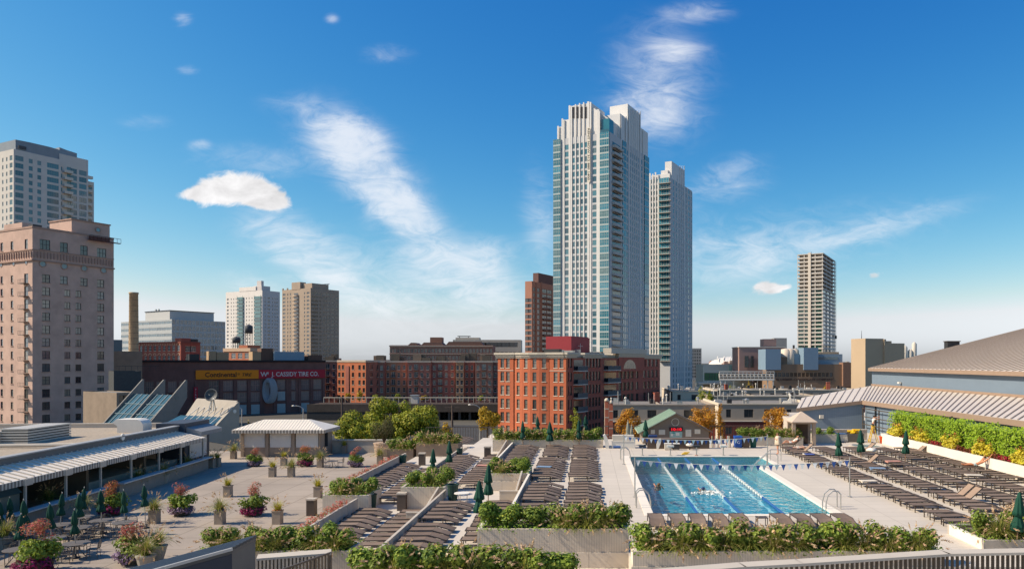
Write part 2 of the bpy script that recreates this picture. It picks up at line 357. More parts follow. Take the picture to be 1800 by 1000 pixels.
# ---------------------------------------------------------------- pink-brown brick hotel, far left
def brown_hotel():
    m = mat('pinkish_brick', (.53, .375, .32), .85, .2, .3, .3, 6)
    mt = mat('terracotta_trim', (.37, .25, .21), .85, .15, .8, .3, 5)
    b = Bld('brick_hotel', 'tall pinkish brown brick hotel with round windows under its cornice, far left', 57, 177, 64)
    LX = b.uR(200); LY = 26; top = b.z(398); cz = b.z(456)
    fl = 3.09; z0 = b.zR(81, 489.8) - .95
    rows = [z0 - fl * i for i in range(13)]
    us = {p: b.uR(p) for p in (81, 118.5, 137.8, 177, 79, 112.3, 147.6, 178.7)}
    wins = [(us[p], rows[0], 1.75, 1.95, (1, 1)) for p in (81, 112.3, 147.6, 177)]
    for r in rows[1:]:
        wins += [(us[81], r, 1.75, 1.95, (1, 1)), (us[177], r, 1.7, 1.95, (1, 1)), (us[118.5], r + .15, 1.35, 1.6, (1, 0)), (us[137.8], r + .15, 1.35, 1.6, (1, 0))]
    zt = b.zR(112, 435) - 1.2
    wins += [(us[79], zt + .1, 2.3, 2.4, (2, 1)), (us[112.3], zt, 1.8, 2.4, (1, 1)), (us[147.6], zt - .1, 1.8, 2.4, (1, 1)), (us[178.7], zt - .2, 2.3, 2.4, (2, 1))]
    b.face('R', 0, LX, 0, top, wins, m, gm=M_glass_br, fm=M_fr_dark, sub=True, sill=mt)
    ul = [b.uL(p) for p in (21, 3, -14, -30)]; uf = b.uL(46)
    wl = [(u, r + .1, 1.05, 1.75, (0, 1)) for r in rows for u in ul] + [(u, zt + .2, 1.2, 2.1, (0, 1)) for u in ul] + [(uf, r - .3, 1.7, 2.3, (0, 1)) for r in rows] + [(uf, zt, 1.3, 2.4, (0, 1))]
    b.face('L', 0.002, LY, 0, top, wl, m, gm=M_glass_br, fm=M_fr_dark, sub=True, sill=mt)
    MB().box(.01, LX, .01, LY, top - .6, top - .5).build('roof', M_roofg, b.root)
    MB().box(LX - .02, LX, .01, LY, 0, top - .6).box(.01, LX, LY - .02, LY, 0, top - .6).build('rear_wall', m, b.root)
    # cornice band and its corbels
    c = MB()
    c.box(-.35, LX + .1, -.35, -.003, cz - .25, cz + .1).box(-.35, -.003, 0, LY, cz - .25, cz + .1)
    c.box(-.18, LX, -.18, -.003, cz + 2.3, cz + 2.5).box(-.18, -.003, 0, LY, cz + 2.3, cz + 2.5)
    c.box(-.12, LX, -.12, -.003, top - .35, top + .1).box(-.12, -.003, 0, LY, top - .35, top + .1)
    c.build('cornice', mt, b.root)
    cm = MB().box(-.16, .16, -.22, -.003, 0, 1.5).mesh('corbel', [mt])
    for i in range(26): place('corbel', cm, b.root, (.4 + i * (LX - .8) / 25, 0, cz + .55))
    for i in range(24): place('corbel', cm, b.root, (0, .5 + i * 1.05, cz + .55), -math.pi / 2)
    # round windows with ring
    rw = MB(); rw.T = Matrix.Rotation(R(90), 4, 'X'); rw.lathe([(.62, 0), (.62, .12)], 20)
    rm = rw.mesh('round_window', [M_glass_bl])
    rg = MB(); rg.T = Matrix.Rotation(R(90), 4, 'X')
    n = 20; rg.add([(r * math.cos(2 * math.pi * i / n), r * math.sin(2 * math.pi * i / n), z) for r, z in ((.62, .16), (.85, .16), (.85, 0)) for i in range(n)],
           [(k * n + i, k * n + (i + 1) % n, (k + 1) * n + (i + 1) % n, (k + 1) * n + i) for k in (0, 1) for i in range(n)])
    rgm = rg.mesh('ring', [mt])
    zr = b.zR(113, 468)
    for p in (75, 113, 148, 182):
        o = place('round_window', rm, b.root, (b.uR(p), .05, zr)); place('ring', rgm, o)
    for p in (46, 24, 2): o = place('round_window', rm, b.root, (.05, b.uL(p), zr + .3), -math.pi / 2, .75); place('ring', rgm, o)
    # fire-escape balconies on the lit side
    bm_ = MB(); bm_.box(-1.2, -.003, -1.2, 1.2, 0, .1)
    for y in (-1.2, -.6, 0, .6, 1.2): bm_.box(-1.2, -1.16, y - .02, y + .02, .1, 1)
    bm_.box(-1.22, -1.14, -1.2, 1.2, .98, 1.04); bl = bm_.mesh('balcony', [M_fr_dark])
    for r in rows: place('balcony', bl, b.root, (0, uf, r - .5))
    # penthouses and window-washing stage
    x0, x1 = b.uR(128), b.uR(195)
    b.box('penthouse', m, x0, x1, .5, 10, top - .5, b.zR(160, 391)); b.box('parapet_cap', mt, x0 - .2, x1 + .2, .3, 10.2, b.zR(160, 391), b.zR(160, 391) + .3)
    o = place('round_window', rm, b.root, (b.uR(174), .45, b.zR(174, 404)), 0, .8); place('ring', rgm, o)
    b.box('stair_block', m, .8, b.uR(80), 6, 14, top - .5, top + 1.6); b.box('roof_unit', M_dark, b.uR(66), b.uR(82), 2, 4, top - .5, top + .9)
    st = MB(); xa, xb = b.uR(152), b.uR(207); zs = b.zR(175, 425)
    st.box(xa, xb, -1.4, -.5, zs, zs + .15)
    for x in [xa + i * (xb - xa) / 8 for i in range(9)]: st.box(x - .03, x + .03, -1.4, -1.34, zs + .15, zs + 1.2)
    st.box(xa, xb, -1.41, -1.33, zs + 1.15, zs + 1.25).box(xa + .2, xa + 5, -1.3, -.6, zs + .15, zs + 1.0)
    st.box(xb - 2.2, xb - 2.1, -1.0, 1.0, zs + 1.2, zs + 1.3)
    st.build('swing_stage', mat('rusty_stage', (.10, .045, .04), .7, .2), b.root)
    b.done()
brown_hotel()

# ---------------------------------------------------------------- white residential tower behind it
def white_condo():
    m = mat('white_precast', (.58, .56, .54), .8, .06, .3); mg = mat('grey_crown', (.22, .26, .31), .5, .1, .3)
    b = Bld('condominium_tower', 'white apartment tower with bands of blue glass rising behind the brick hotel', 24, 292, 64)
    x1 = b.uR(107); top = b.z(262); fl = 2.92; z0 = b.z(277) - .9; rows = [z0 - fl * i for i in range(30)]
    w = []
    for r in rows:
        w += [(b.uR(34), r, 2.9, 1.95, (2, 1)), (b.uR(54), r, 1.4, 1.75, (0, 1)), (b.uR(69), r, 1.4, 1.75, (0, 1)), (b.uR(93), r - .1, 4.4, 2.0, (4, 1))]
    b.face('R', 0, x1, 0, top, w, m, gm=M_glass_bl, fm=M_fr_teal, rec=.12, cap=110)
    wl = []
    for r in rows: wl += [(b.uL(19.5), r, 2.0, 1.9, (1, 1)), (b.uL(12), r, .9, 1.6, (0, 0)), (b.uL(5), r, .9, 1.6, (0, 0)), (b.uL(-8), r, 1.2, 1.6, (0, 0))]
    b.face('L', .002, 26, 0, top, wl, m, gm=M_glass_bl, fm=M_fr_teal, rec=.12, cap=180)
    MB().box(.05, x1, .05, 26, top - .4, top - .3).build('roof', M_roofg, b.root)
    # stepped-back wings to the right with balconies
    xa, xb, xc = b.uR(107), b.uR(158), b.uR(173); t2, t3 = b.zR(140, 277), b.zR(166, 318)
    w = []
    for r in rows: w += [(b.uR(110.5), r, .8, 1.7, (0, 0)), (b.uR(124), r, 1.6, 2.2, (1, 0)), (b.uR(132.5), r - .1, 2.6, 2.1, (2, 1)), (b.uR(148.5), r - .1, 3.0, 2.1, (2, 1))]
    b.face('R', xa, xb, 0, t2, w, m, off=1.2, gm=M_glass_bl, fm=M_fr_teal, rec=.12, cap=290)
    MB().box(xa, xb, 1.3, 22, t2 - .4, t2 - .3).box(xb - .1, xb, 1.3, 22, 0, t2).build('rear_wall', m, b.root)
    w = [(b.uR(166.5), r, 1.6, 2.0, (1, 0)) for r in rows if r < t3 - 3]
    b.face('R', xb, xc, 0, t3, w, m, off=3.2, gm=M_glass_bl, fm=M_fr_teal, rec=.12, cap=330)
    MB().box(xb, xc, 3.4, 20, t3 - .4, t3 - .3).build('roof', M_roofg, b.root)
    bal = MB().box(-1.7, 1.7, -.2, 1.1, 0, .22).box(-1.7, 1.7, -.22, -.16, .25, 1.15).mesh('balcony', [M_concl])
    for r in rows[:13]: place('balcony', bal, b.root, (b.uR(121), 0.05, r - .6)); place('balcony', bal, b.root, (b.uR(161), 2.05, r - .6))
    cr = MB(); a0, a1 = b.uR(31), b.uR(128)
    pts = [(b.uR(31), 1.5), (b.uR(54), .6), (b.uR(90), .4), (b.uR(108), 1.4), (a1, 4), (a1, 16), (a0, 16)]
    cr.prism(pts, top - .4, b.z(243)); cr.build('crown', mg, b.root)
    MB().prism([(b.uR(112), 3), (b.uR(128.5), 4.6), (b.uR(150), 6), (b.uR(150), 14), (b.uR(112), 14)], t2 - .4, b.zR(130, 262)).build('mechanical_screen', mg, b.root)
    b.box('louvre', mat('louvre', (.08, .08, .09), .6, .1), b.uR(33), b.uR(47), .3, .55, b.z(258), b.z(253))
    b.done()
white_condo()

# ---------------------------------------------------------------- generic helper for simpler blocks
def block(name, label, cx, d, a, pl, pr, ytop, m, winsR=None, winsL=None, gm=None, fm=None, depth=None, cat='building', rec=.12, cap=300, roof=True, group=None, width=None):
    b = Bld(name, label, cx, d, a, cat, group=group)
    b.LX = width or (b.uR(pr) if pr > cx else 12); b.LY = depth or (b.uL(pl) if pl < cx else 14); b.top = b.z(ytop)
    b.face('R', 0, b.LX, 0, b.top, winsR(b) if winsR else [], m, gm=gm, fm=fm, rec=rec, cap=cap)
    b.face('L', .002, b.LY, 0, b.top, winsL(b) if winsL else [], m, gm=gm, fm=fm, rec=rec, cap=cap)
    if roof:
        MB().box(.01, b.LX, .01, b.LY, b.top - .25, b.top - .15).build('roof', M_roofg, b.root)
        MB().box(b.LX - .02, b.LX, .01, b.LY, 0, b.top).box(.01, b.LX - .02, b.LY - .02, b.LY, 0, b.top).build('rear_wall', m, b.root)
    return b

# brick chimney
def chimney():
    d = 240; x = X(235, d); zt = Z(514, d)
    t = thing('factory_chimney', 'free-standing round yellow brick chimney stack right of the brick hotel', 'chimney', (x, d, GZ))
    h = zt - GZ
    MB().lathe([(1.75, 0), (1.45, h * .5), (1.28, h - .6), (1.42, h - .5), (1.42, h)], 20).build('shaft', mat('yellow_brick', (.46, .35, .23), .9, .2, .8, .3, 6), t, True)
    for i in range(12):
        z = h * (.45 + .044 * i); r = 1.47 - (z / h - .5) * .38
        MB().lathe([(r, 0), (r + .03, .03), (r + .03, .12), (r, .15)], 20).build('steel_band', mat('band_rust', (.20, .14, .10), .7, .2), t, True, (0, 0, z))
chimney()

# glass office block with rooftop plant room
def office():
    m = mat('office_metal', (.42, .45, .48), .45, .06, .3, spec=.5)
    gm = glassmat('office_glass', [(.05, .09, .12), (.08, .13, .16), (.04, .07, .10), (.10, .16, .20)], .05)
    def wr(b): return [(b.LX * (i + .5) / 14, b.top - 3.2 - 4 * j, b.LX / 14 - .5, 2.9, (1, 0)) for j in range(7) for i in range(14)]
    def wl(b): return [(b.LY * (i + .5) / 7, b.top - 2.9 - 4 * j, b.LY / 7 - .25, 1.9, (2, 0)) for j in range(7) for i in range(7)]
    b = block('glass_office', 'low wide glass office block with a pale plant room on its roof', 302, 470, 58, 213, 396, 561, m, wr, wl, gm, M_fr_white, cap=150)
    b.box('plant_room', mat('plant_metal', (.50, .52, .54), .5, .05, wave=('X', 1.2, .85)), 2, b.uR(385), 6, b.uL(250), b.top, b.z(545))
    b.box('coping', M_dark, 1.6, b.uR(385) + .3, 5.6, b.uL(250) + .4, b.z(545), b.z(544))
    for p in (262, 267): b.box('roof_vent', M_steel, 4, 4.8, b.uL(p) - .5, b.uL(p) + .5, b.z(545), b.z(540))
    b.done()
office()

# old red-brick factory with arched windows
def arched_factory():
    m = mat('old_red_brick', (.33, .10, .075), .9, .2, .3); tm = mat('cream_trim', (.52, .38, .28), .85, .1)
    b = Bld('arched_brick_factory', 'old red brick factory with cream arched windows behind the dark tire building', 318, 300, 64)
    LY = b.uL(244); LX = b.uR(352); top = b.z(601)
    wl = [(LY * (i + .5) / 9, top - 3.6 - 4.2 * j, 1.6, 2.3, (1, 1)) for i in range(9) for j in range(4)]
    b.face('L', .002, LY, 0, top, wl, m, gm=M_glass_dk, fm=M_fr_white, sill=tm)
    wr = [(LX * (i + .5) / 4, top - 3.8 - 4.2 * j, 2.6, 2.2, (2, 1)) for i in range(4) for j in range(4)]
    b.face('R', 0, LX, 0, top, wr, m, gm=M_glass_dk, fm=M_fr_white, sill=tm)
    MB().box(.01, LX, .01, LY, top - .4, top - .3).build('roof', M_roofg, b.root)
    arch = MB(); arch.T = Matrix.Rotation(R(90), 4, 'X'); n = 10
    for i in range(n):
        a0, a1 = math.pi * i / n, math.pi * (i + 1) / n
        arch.slab([(.8 * math.cos(a0), .8 * math.sin(a0), 0), (1.1 * math.cos(a0), 1.1 * math.sin(a0), 0), (1.1 * math.cos(a1), 1.1 * math.sin(a1), 0), (.8 * math.cos(a1), .8 * math.sin(a1), 0)], (0, 0, .1))
    am = arch.mesh('arch', [tm])
    for u, z, *_ in wl: place('arch', am, b.root, (-.003, u, z + 2.3), -math.pi / 2)
    MB().box(-.25, -.003, 0, LY, top - .5, top + .2).box(-.25, LX, -.25, -.003, top - .5, top + .2).build('cornice', mat('brick_cornice', (.24, .08, .06), .9, .2), b.root)
    b.box('stair_block', m, 1, 5, 1, 5, top - .4, b.z(594)); b.box('vent', M_dark, 6, 9, 2, 4, top - .4, top + 1.4)
    b.done()
arched_factory()

# pair of mid-distance towers
def white_tower():
    m = mat('white_stucco', (.74, .71, .70), .7, .05, .2); ms = mat('shaded_white_stucco', (.60, .57, .58), .7, .05, .2)  # grey of the right face: shade put into the stucco's colour
    b = Bld('white_apartment_tower', 'white stepped apartment tower left of the beige tower in the distance', 461, 660, 64)
    fl = 3.3; LY = b.uL(397); LX = b.uR(492); top = b.z(510); t1 = b.z(513)
    rows = [top - 7.5 - fl * i for i in range(27)]
    wl = [(b.uL(p), r, w, 1.7, (0, 0)) for r in rows for p, w in ((455, 1.8), (448.5, .9), (443, .9), (438, .9), (433.5, 1.0), (415, .9), (411, .9), (406.5, .9), (400.5, 2.2))]
    b.face('L', .002, LY, 0, top, wl, m, gm=M_glass_dk, fm=M_fr_white, cap=160)
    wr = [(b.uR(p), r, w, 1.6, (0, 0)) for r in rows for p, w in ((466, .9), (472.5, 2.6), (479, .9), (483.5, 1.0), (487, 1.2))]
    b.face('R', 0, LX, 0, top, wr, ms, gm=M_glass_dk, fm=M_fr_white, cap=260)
    MB().box(.05, LX, .05, LY, top - .4, top - .3).build('roof', M_roofg, b.root)
    for pa, pb, o in ((418.5, 428, .9), (447.5, 459, .5)):
        gm_ = glassmat('bay_glass', [(.04, .12, .13), (.06, .17, .18), (.03, .08, .09)], .05)
        y0, y1 = b.uL(pb), b.uL(pa)
        for r in rows[:18]:
            pn = MB().box(-o, -.005, y0, y1, r - .3, r + 2.2); pn.build('bay_window', gm_, b.root)
        MB().box(-o - .12, -o + .05, y0 - .15, y0 + .05, 0, top - 4).box(-o - .12, -o + .05, y1 - .05, y1 + .15, 0, top - 4).build('bay_mullion', M_fr_teal, b.root)
    b.box('penthouse', ms, .5, b.uR(477), 1.5, 12, top - .4, b.z(502)); b.box('lift_tower', ms, 1, b.uR(467), 2.5, 8, b.z(502), b.z(493)); b.box('parapet', m, -.2, 1, 8, LY * .62, top, b.z(503))
    b.done()
white_tower()
def beige_tower():
    m = mat('tan_masonry', (.37, .30, .245), .85, .1, .2); mb_ = mat('tan_balcony', (.46, .37, .30), .85, .08)
    b = Bld('beige_apartment_tower', 'tan masonry apartment tower with curved balconies, crane arm on its roof', 546, 565, 58)
    LY = b.uL(496); LX = b.uR(596); top = b.z(506); fl = 2.95; rows = [top - 4.6 - fl * i for i in range(27)]
    wl = [(b.uL(p), r, w, 1.7, (1, 0) if w > 1.6 else (0, 0)) for r in rows for p, w in ((541.5, 3.0), (535.5, 1.4), (510.5, 1.3), (506, 1.2), (499.5, 3.2))]
    b.face('L', .002, LY, 0, top, wl, m, gm=M_glass_dk, fm=mb_, cap=140)
    wr = [(b.uR(p), r, w, 1.7, (1, 0)) for r in rows for p, w in ((550.5, 3.2), (556.5, 2.6), (563, 1.8), (571, 3.2), (577, 3.0), (585, 2.6), (592, 2.2))]
    b.face('R', 0, LX, 0, top, wr, m, gm=M_glass_dk, fm=mb_, cap=290)
    MB().box(.05, LX, .05, LY, top - .4, top - .3).build('roof', M_roofg, b.root)
    bal = MB(); R0 = 3.4
    pts = [(-.003, -R0)] + [(-2.0 * math.cos(R(t)), R0 * math.sin(R(t))) for t in range(-70, 71, 20)] + [(-.003, R0)]
    bal.prism(pts[::-1], 0, 1.25); bmh = bal.mesh('balcony', [mb_]); hol = MB().box(-.05, -.002, -2.6, 2.6, 1.25, 2.8).mesh('balcony_door', [M_glass_dk])
    for r in rows[:22]: place('balcony', bmh, b.root, (0, b.uL(520.5), r - 1.3)); place('balcony_door', hol, b.root, (0, b.uL(520.5), r - 1.3))
    b.box('lift_tower', m, -.2, 5, b.uL(528), b.uL(513), top - .4, b.z(494)); b.box('penthouse', m, 2, b.uR(579), 1, 14, top - .4, b.z(497))
    cr = MB().bar((b.uR(560), 6, b.z(499)), (b.uR(586), 6, b.z(494)), .5).bar((b.uR(576), 6, b.z(501)), (b.uR(588), 6, b.z(493.5)), .4); cr.build('crane_arm', M_steel, b.root)
    for p in (497, 505): b.box('parapet_post', m, -.2, .6, b.uL(p) - .5, b.uL(p) + .5, top, top + 1.3)
    b.done()
beige_tower()

# ---------------------------------------------------------------- dark tire building with painted signs
def tire_building():
    m = mat('dark_brown_brick', (.185, .095, .085), .9, .25, .3); tm = mat('dark_stone', (.10, .085, .09), .85, .2)
    b = Bld('tire_warehouse', 'dark brick tire warehouse with long orange and red signs and giant tire', 245, 229, 37)
    LX = b.uR(571); top = b.zR(344, 634); rows = []
    w = []
    def zz(py): return b.zR(440, py)
    for p, wd in ((263, 2.4), (283, 2.4), (303, 2.4), (323, 2.4), (376, 2.9), (401, 2.9), (425.5, 2.9), (449, 2.9), (494.5, 2.6), (516, 1.4), (536.5, 2.8), (558, 2.8)):
        for k, (ya, yb) in enumerate(((686, 668), (706, 689), (728, 712))):
            if p < 330 and k == 1: continue
            w.append((b.uR(p), zz(ya), wd, zz(yb) - zz(ya), (3, 1)))
    gm = glassmat('dim_warehouse_glass', [(.10, .08, .085), (.22, .16, .16), (.32, .24, .21), (.06, .055, .06)], .25, .5)
    b.face('R', 0, LX, 0, top, w, m, gm=gm, fm=mat('mauve_frame', (.34, .22, .21), .7, .1), rec=.2, sill=tm)
    MB().box(0, .02, .01, 40, 0, top).box(LX - .02, LX, .01, 40, 0, top).build('side_wall', m, b.root)
    MB().box(0, LX, .02, 40, top - .5, top - .4).build('roof', mat('tar_roof', (.05, .048, .05), .9, .2), b.root)
    MB().box(-.3, LX + .2, -.4, -.003, top - .45, top + .2).build('cornice', mat('black_cornice', (.03, .022, .024), .8, .2), b.root)
    for p in (344, 388.5, 413, 437.5, 459, 483, 505, 526.5, 547.5, 569):
        b.box('pilaster', m, b.uR(p) - .35, b.uR(p) + .35, -.22, -.003, 0, zz(668))
    # panels boarding up the ground floor openings
    for p, c in ((425.5, 0), (449, 0), (494.5, 0), (536.5, 0), (472, 1)):
        b.box('panel', mat('grey_panel', (.36, .40, .42), .7, .1) if c == 0 else mat('rust_panel', (.20, .085, .07), .8, .2), b.uR(p) - 1.35, b.uR(p) + 1.35, -.06, -.004, zz(729), zz(711))
    b.box('panel', mat('grey_panel', (.36, .40, .42)), b.uR(494.5) - 1.25, b.uR(494.5) + 1.25, -.06, -.004, zz(705), zz(689))
    # signs
    zo0, zo1 = b.zR(344, 666.5), b.zR(344, 650.5)
    xo0, xo1, xr1 = b.uR(343.5), b.uR(454), b.uR(570.5)
    so_ = b.box('tire_sign', mat('sign_orange', (.82, .25, .010), .6, .06, .5), xo0, xo1, -.5, -.3, zo0, zo1); so_['label'] = 'orange sign board with black lettering'
    h = zo1 - zo0
    bk = mat('sign_black', (.02, .015, .01), .6, .05); wh = mat('sign_white', (.62, .58, .58), .6, .08)
    text('lettering', 'Continental', h * .74, bk, so_, (xo0 + (xo1 - xo0) * .14, -.512, zo0 + h * .24), sx=(xo1 - xo0) * .5 / (h * .74 * 4.75))
    text('lettering', 'TIRE', h * .48, bk, so_, (xo0 + (xo1 - xo0) * .72, -.512, zo0 + h * .3), sx=(xo1 - xo0) * .165 / (h * .48 * 2.1), shear=.25)
    lg = MB(); lg.T = Matrix.Rotation(R(90), 4, 'X'); 
    for i in range(14): lg.bar((.42 * math.cos(i * .42), .3 * math.sin(i * .42), 0), (.42 * math.cos((i + 1) * .42), .3 * math.sin((i + 1) * .42), 0), .06, .02)
    lg.bar((-.25, -.12, 0), (.1, .2, 0), .1, .02).bar((.1, .2, 0), (.25, -.1, 0), .08, .02)
    lg.build('emblem', bk, so_, loc=(xo0 + (xo1 - xo0) * .672, -.512, zo0 + h * .52))
    sr = b.box('shop_sign', mat('sign_red', (.42, .02, .04), .6, .08, .5), xo1 + .03, xr1, -.5, -.3, zo0, zo1); sr['label'] = 'dark red sign board with white lettering'
    L = xr1 - xo1
    text('lettering', 'W', h * .72, wh, sr, (xo1 + L * .028, -.512, zo0 + h * .24), sx=1.0, ext=.012)
    text('lettering', 'M', h * .4, wh, sr, (xo1 + L * .116, -.512, zo0 + h * .46), sx=.7)
    text('lettering', 'J. CASSIDY TIRE CO.', h * .72, wh, sr, (xo1 + L * .19, -.512, zo0 + h * .24), sx=L * .78 / (h * .72 * 9.75))
    vs = b.box('hanging_sign', mat('sign_red', (.30, .02, .035)), b.uR(339.5), b.uR(346.5), -1.2, -.9, b.zR(343, 706), b.zR(343, 680)); vs['label'] = 'small vertical red sign'
    for i, ch in enumerate('TIRES'): text('lettering', ch, .72, wh, vs, (b.uR(343) , -1.21, b.zR(343, 685.5 + i * 4.7)), align='CENTER')
    # giant tire hung on the wall
    tr = MB(); ctr = Matrix.Translation((b.uR(472.5), -1.35, zz(687))) @ Matrix.Diagonal((1, .3, 1, 1)) @ Matrix.Rotation(R(-73), 4, 'Z') @ Matrix.Rotation(R(90), 4, 'X')
    Ro = (zz(665) - zz(709)) / 2
    tr.T = ctr
    n = 40; prof = [(Ro * .66, -.8), (Ro * .74, -1.05), (Ro * .94, -1.1), (Ro, -.85), (Ro, .85), (Ro * .94, 1.1), (Ro * .74, 1.05), (Ro * .66, .8)]
    vs_ = [(r * math.cos(2 * math.pi * i / n), r * math.sin(2 * math.pi * i / n), z) for r, z in prof for i in range(n)]
    k = len(prof); tr.add(vs_, [(j * n + i, j * n + (i + 1) % n, ((j + 1) % k) * n + (i + 1) % n, ((j + 1) % k) * n + i) for j in range(k) for i in range(n)])
    for i in range(n):
        for zc in (-.6, -.2, .2, .6):
            a = 2 * math.pi * (i + (.5 if zc in (-.2, .6) else 0)) / n
            tr.bar((Ro * math.cos(a), Ro * math.sin(a), zc - .14), (Ro * math.cos(a), Ro * math.sin(a), zc + .14), .34, .22)
    o = tr.build('giant_tire', mat('grey_tire', (.30, .32, .36), .6, .15, 2), b.root); o['label'] = 'giant pale grey tire'
    # rooftop boxes
    tan = mat('tan_block', (.42, .30, .19), .85, .12); br = mat('brown_block', (.14, .085, .065), .9, .2)
    for (pa, pb, ya, yb, mm) in ((371, 383, 617, 634, tan), (384, 405, 619, 634, tan), (447, 462, 618, 634, tan), (462.5, 483, 612, 634, br), (545, 570, 624, 634, br), (335, 353, 622, 634, M_dark)):
        b.box('roof_block', mm, b.uR(pa), b.uR(pb), 2.5, 8, top - .4, b.zR((pa + pb) / 2, ya))
    bc = mat('blue_container', (.22, .33, .44), .6, .1, wave=('X', 3, .82))
    b.box('blue_plant_box', bc, b.uR(485), b.uR(537), 1.5, 9, b.zR(510, 640), b.zR(510, 618))
    b.box('plant_box_side', mat('pale_blue_metal', (.36, .44, .50), .6, .1), b.uR(483.5), b.uR(484.9), 1.45, 8.8, b.zR(510, 640), b.zR(510, 618.4))
    b.done()
tire_building()

def tank_building():
    m = mat('orange_brick', (.40, .15, .09), .9, .15, .3); tm = mat('cream_trim', (.52, .38, .28))
    b = block('loft_with_tanks', 'red and cream brick loft with rooftop water tanks behind the red sign', 440, 285, 64, 393, 481, 612, m,
              lambda b: [(b.LX * (i + .5) / 6, b.top - 4 - 4 * j, 2.2, 2.1, (1, 1)) for i in range(6) for j in range(3)],
              lambda b: [(b.LY * (i + .5) / 4, b.top - 4 - 4 * j, 2.4, 2.2, (1, 1)) for i in range(4) for j in range(3)], M_glass_dk, M_fr_white)
    MB().box(-.3, -.003, 0, b.LY, b.top - 1.2, b.top + .1).box(-.3, b.LX, -.3, -.003, b.top - 1.2, b.top + .1).build('cornice', tm, b.root)
    b.box('penthouse', m, 2, 8, 4, 9, b.top - .3, b.z(606))
    for p, ya, yb, r in ((437.5, 573, 586, 1.45), (415.5, 594, 603, 1.5)):
        t = thing('water_tank', 'dark rooftop water tank on stilts' if p > 430 else 'squat dark rooftop water tank', 'water tank', (X(p, 292), 292, Z(yb, 292)))
        hh = Z(ya, 292) - Z(yb, 292)
        MB().lathe([(r, 0), (r, hh), (r * .95, hh + .05), (.1, hh + .7)], 16).build('tank', mat('tank_steel', (.06, .065, .075), .6, .2), t, True)
        lg = Z(yb, 292) - (b.top + GZ) + .2
        for sx_ in (-1, 1):
            for sy_ in (-1, 1): MB().tube((sx_ * r * .6, sy_ * r * .6, -lg), (sx_ * r * .6, sy_ * r * .6, 0), .14, n=6).build('leg', M_dark, t)
    b.done()
tank_building()

# low buildings and street wall under the hotel's right side
def small_left():
    m = mat('stained_cream', (.27, .215, .17), .9, .2, .5)
    b = block('cream_annex', 'small stained cream annex with square windows between hotel and greenhouse', 205, 150, 58, 190, 247, 690, m,
              lambda b: [(b.uR(p), b.z(y) - .8, 1.1, 1.4, (0, 0)) for p in (206.5 + 2, 214, 222) for y in (692 + 8, 714)], None, M_glass_dk, M_fr_dark, depth=14)
    b.done()
    m2 = mat('dusty_brick', (.30, .22, .17), .9, .2, .4)
    block('dusty_brick_shed', 'dusty brown brick shed roof between the hotel and the chimney', 199, 215, 50, 180, 250, 617, m2, depth=16).done()
    b = block('dark_service_deck', 'dark steel service deck with stairs below the chimney', 200, 165, 40, 180, 248, 652, mat('dark_deck', (.06, .065, .07), .8, .2), depth=8)
    for i in range(7): b.box('rail_post', M_dark, 1 + i * 1.2, 1.06 + i * 1.2, .1, .16, b.top, b.top + 1.1)
    b.box('rail', M_dark, .5, 9, .1, .15, b.top + 1.05, b.top + 1.12)
    b.done()
    d = mat('distant_glass', (.13, .17, .20), .4, .2, .1)
    block('distant_dark_office', 'sliver of dark office seen between hotel and chimney', 200, 420, 40, 195, 215, 597, d, depth=20).done()
small_left()
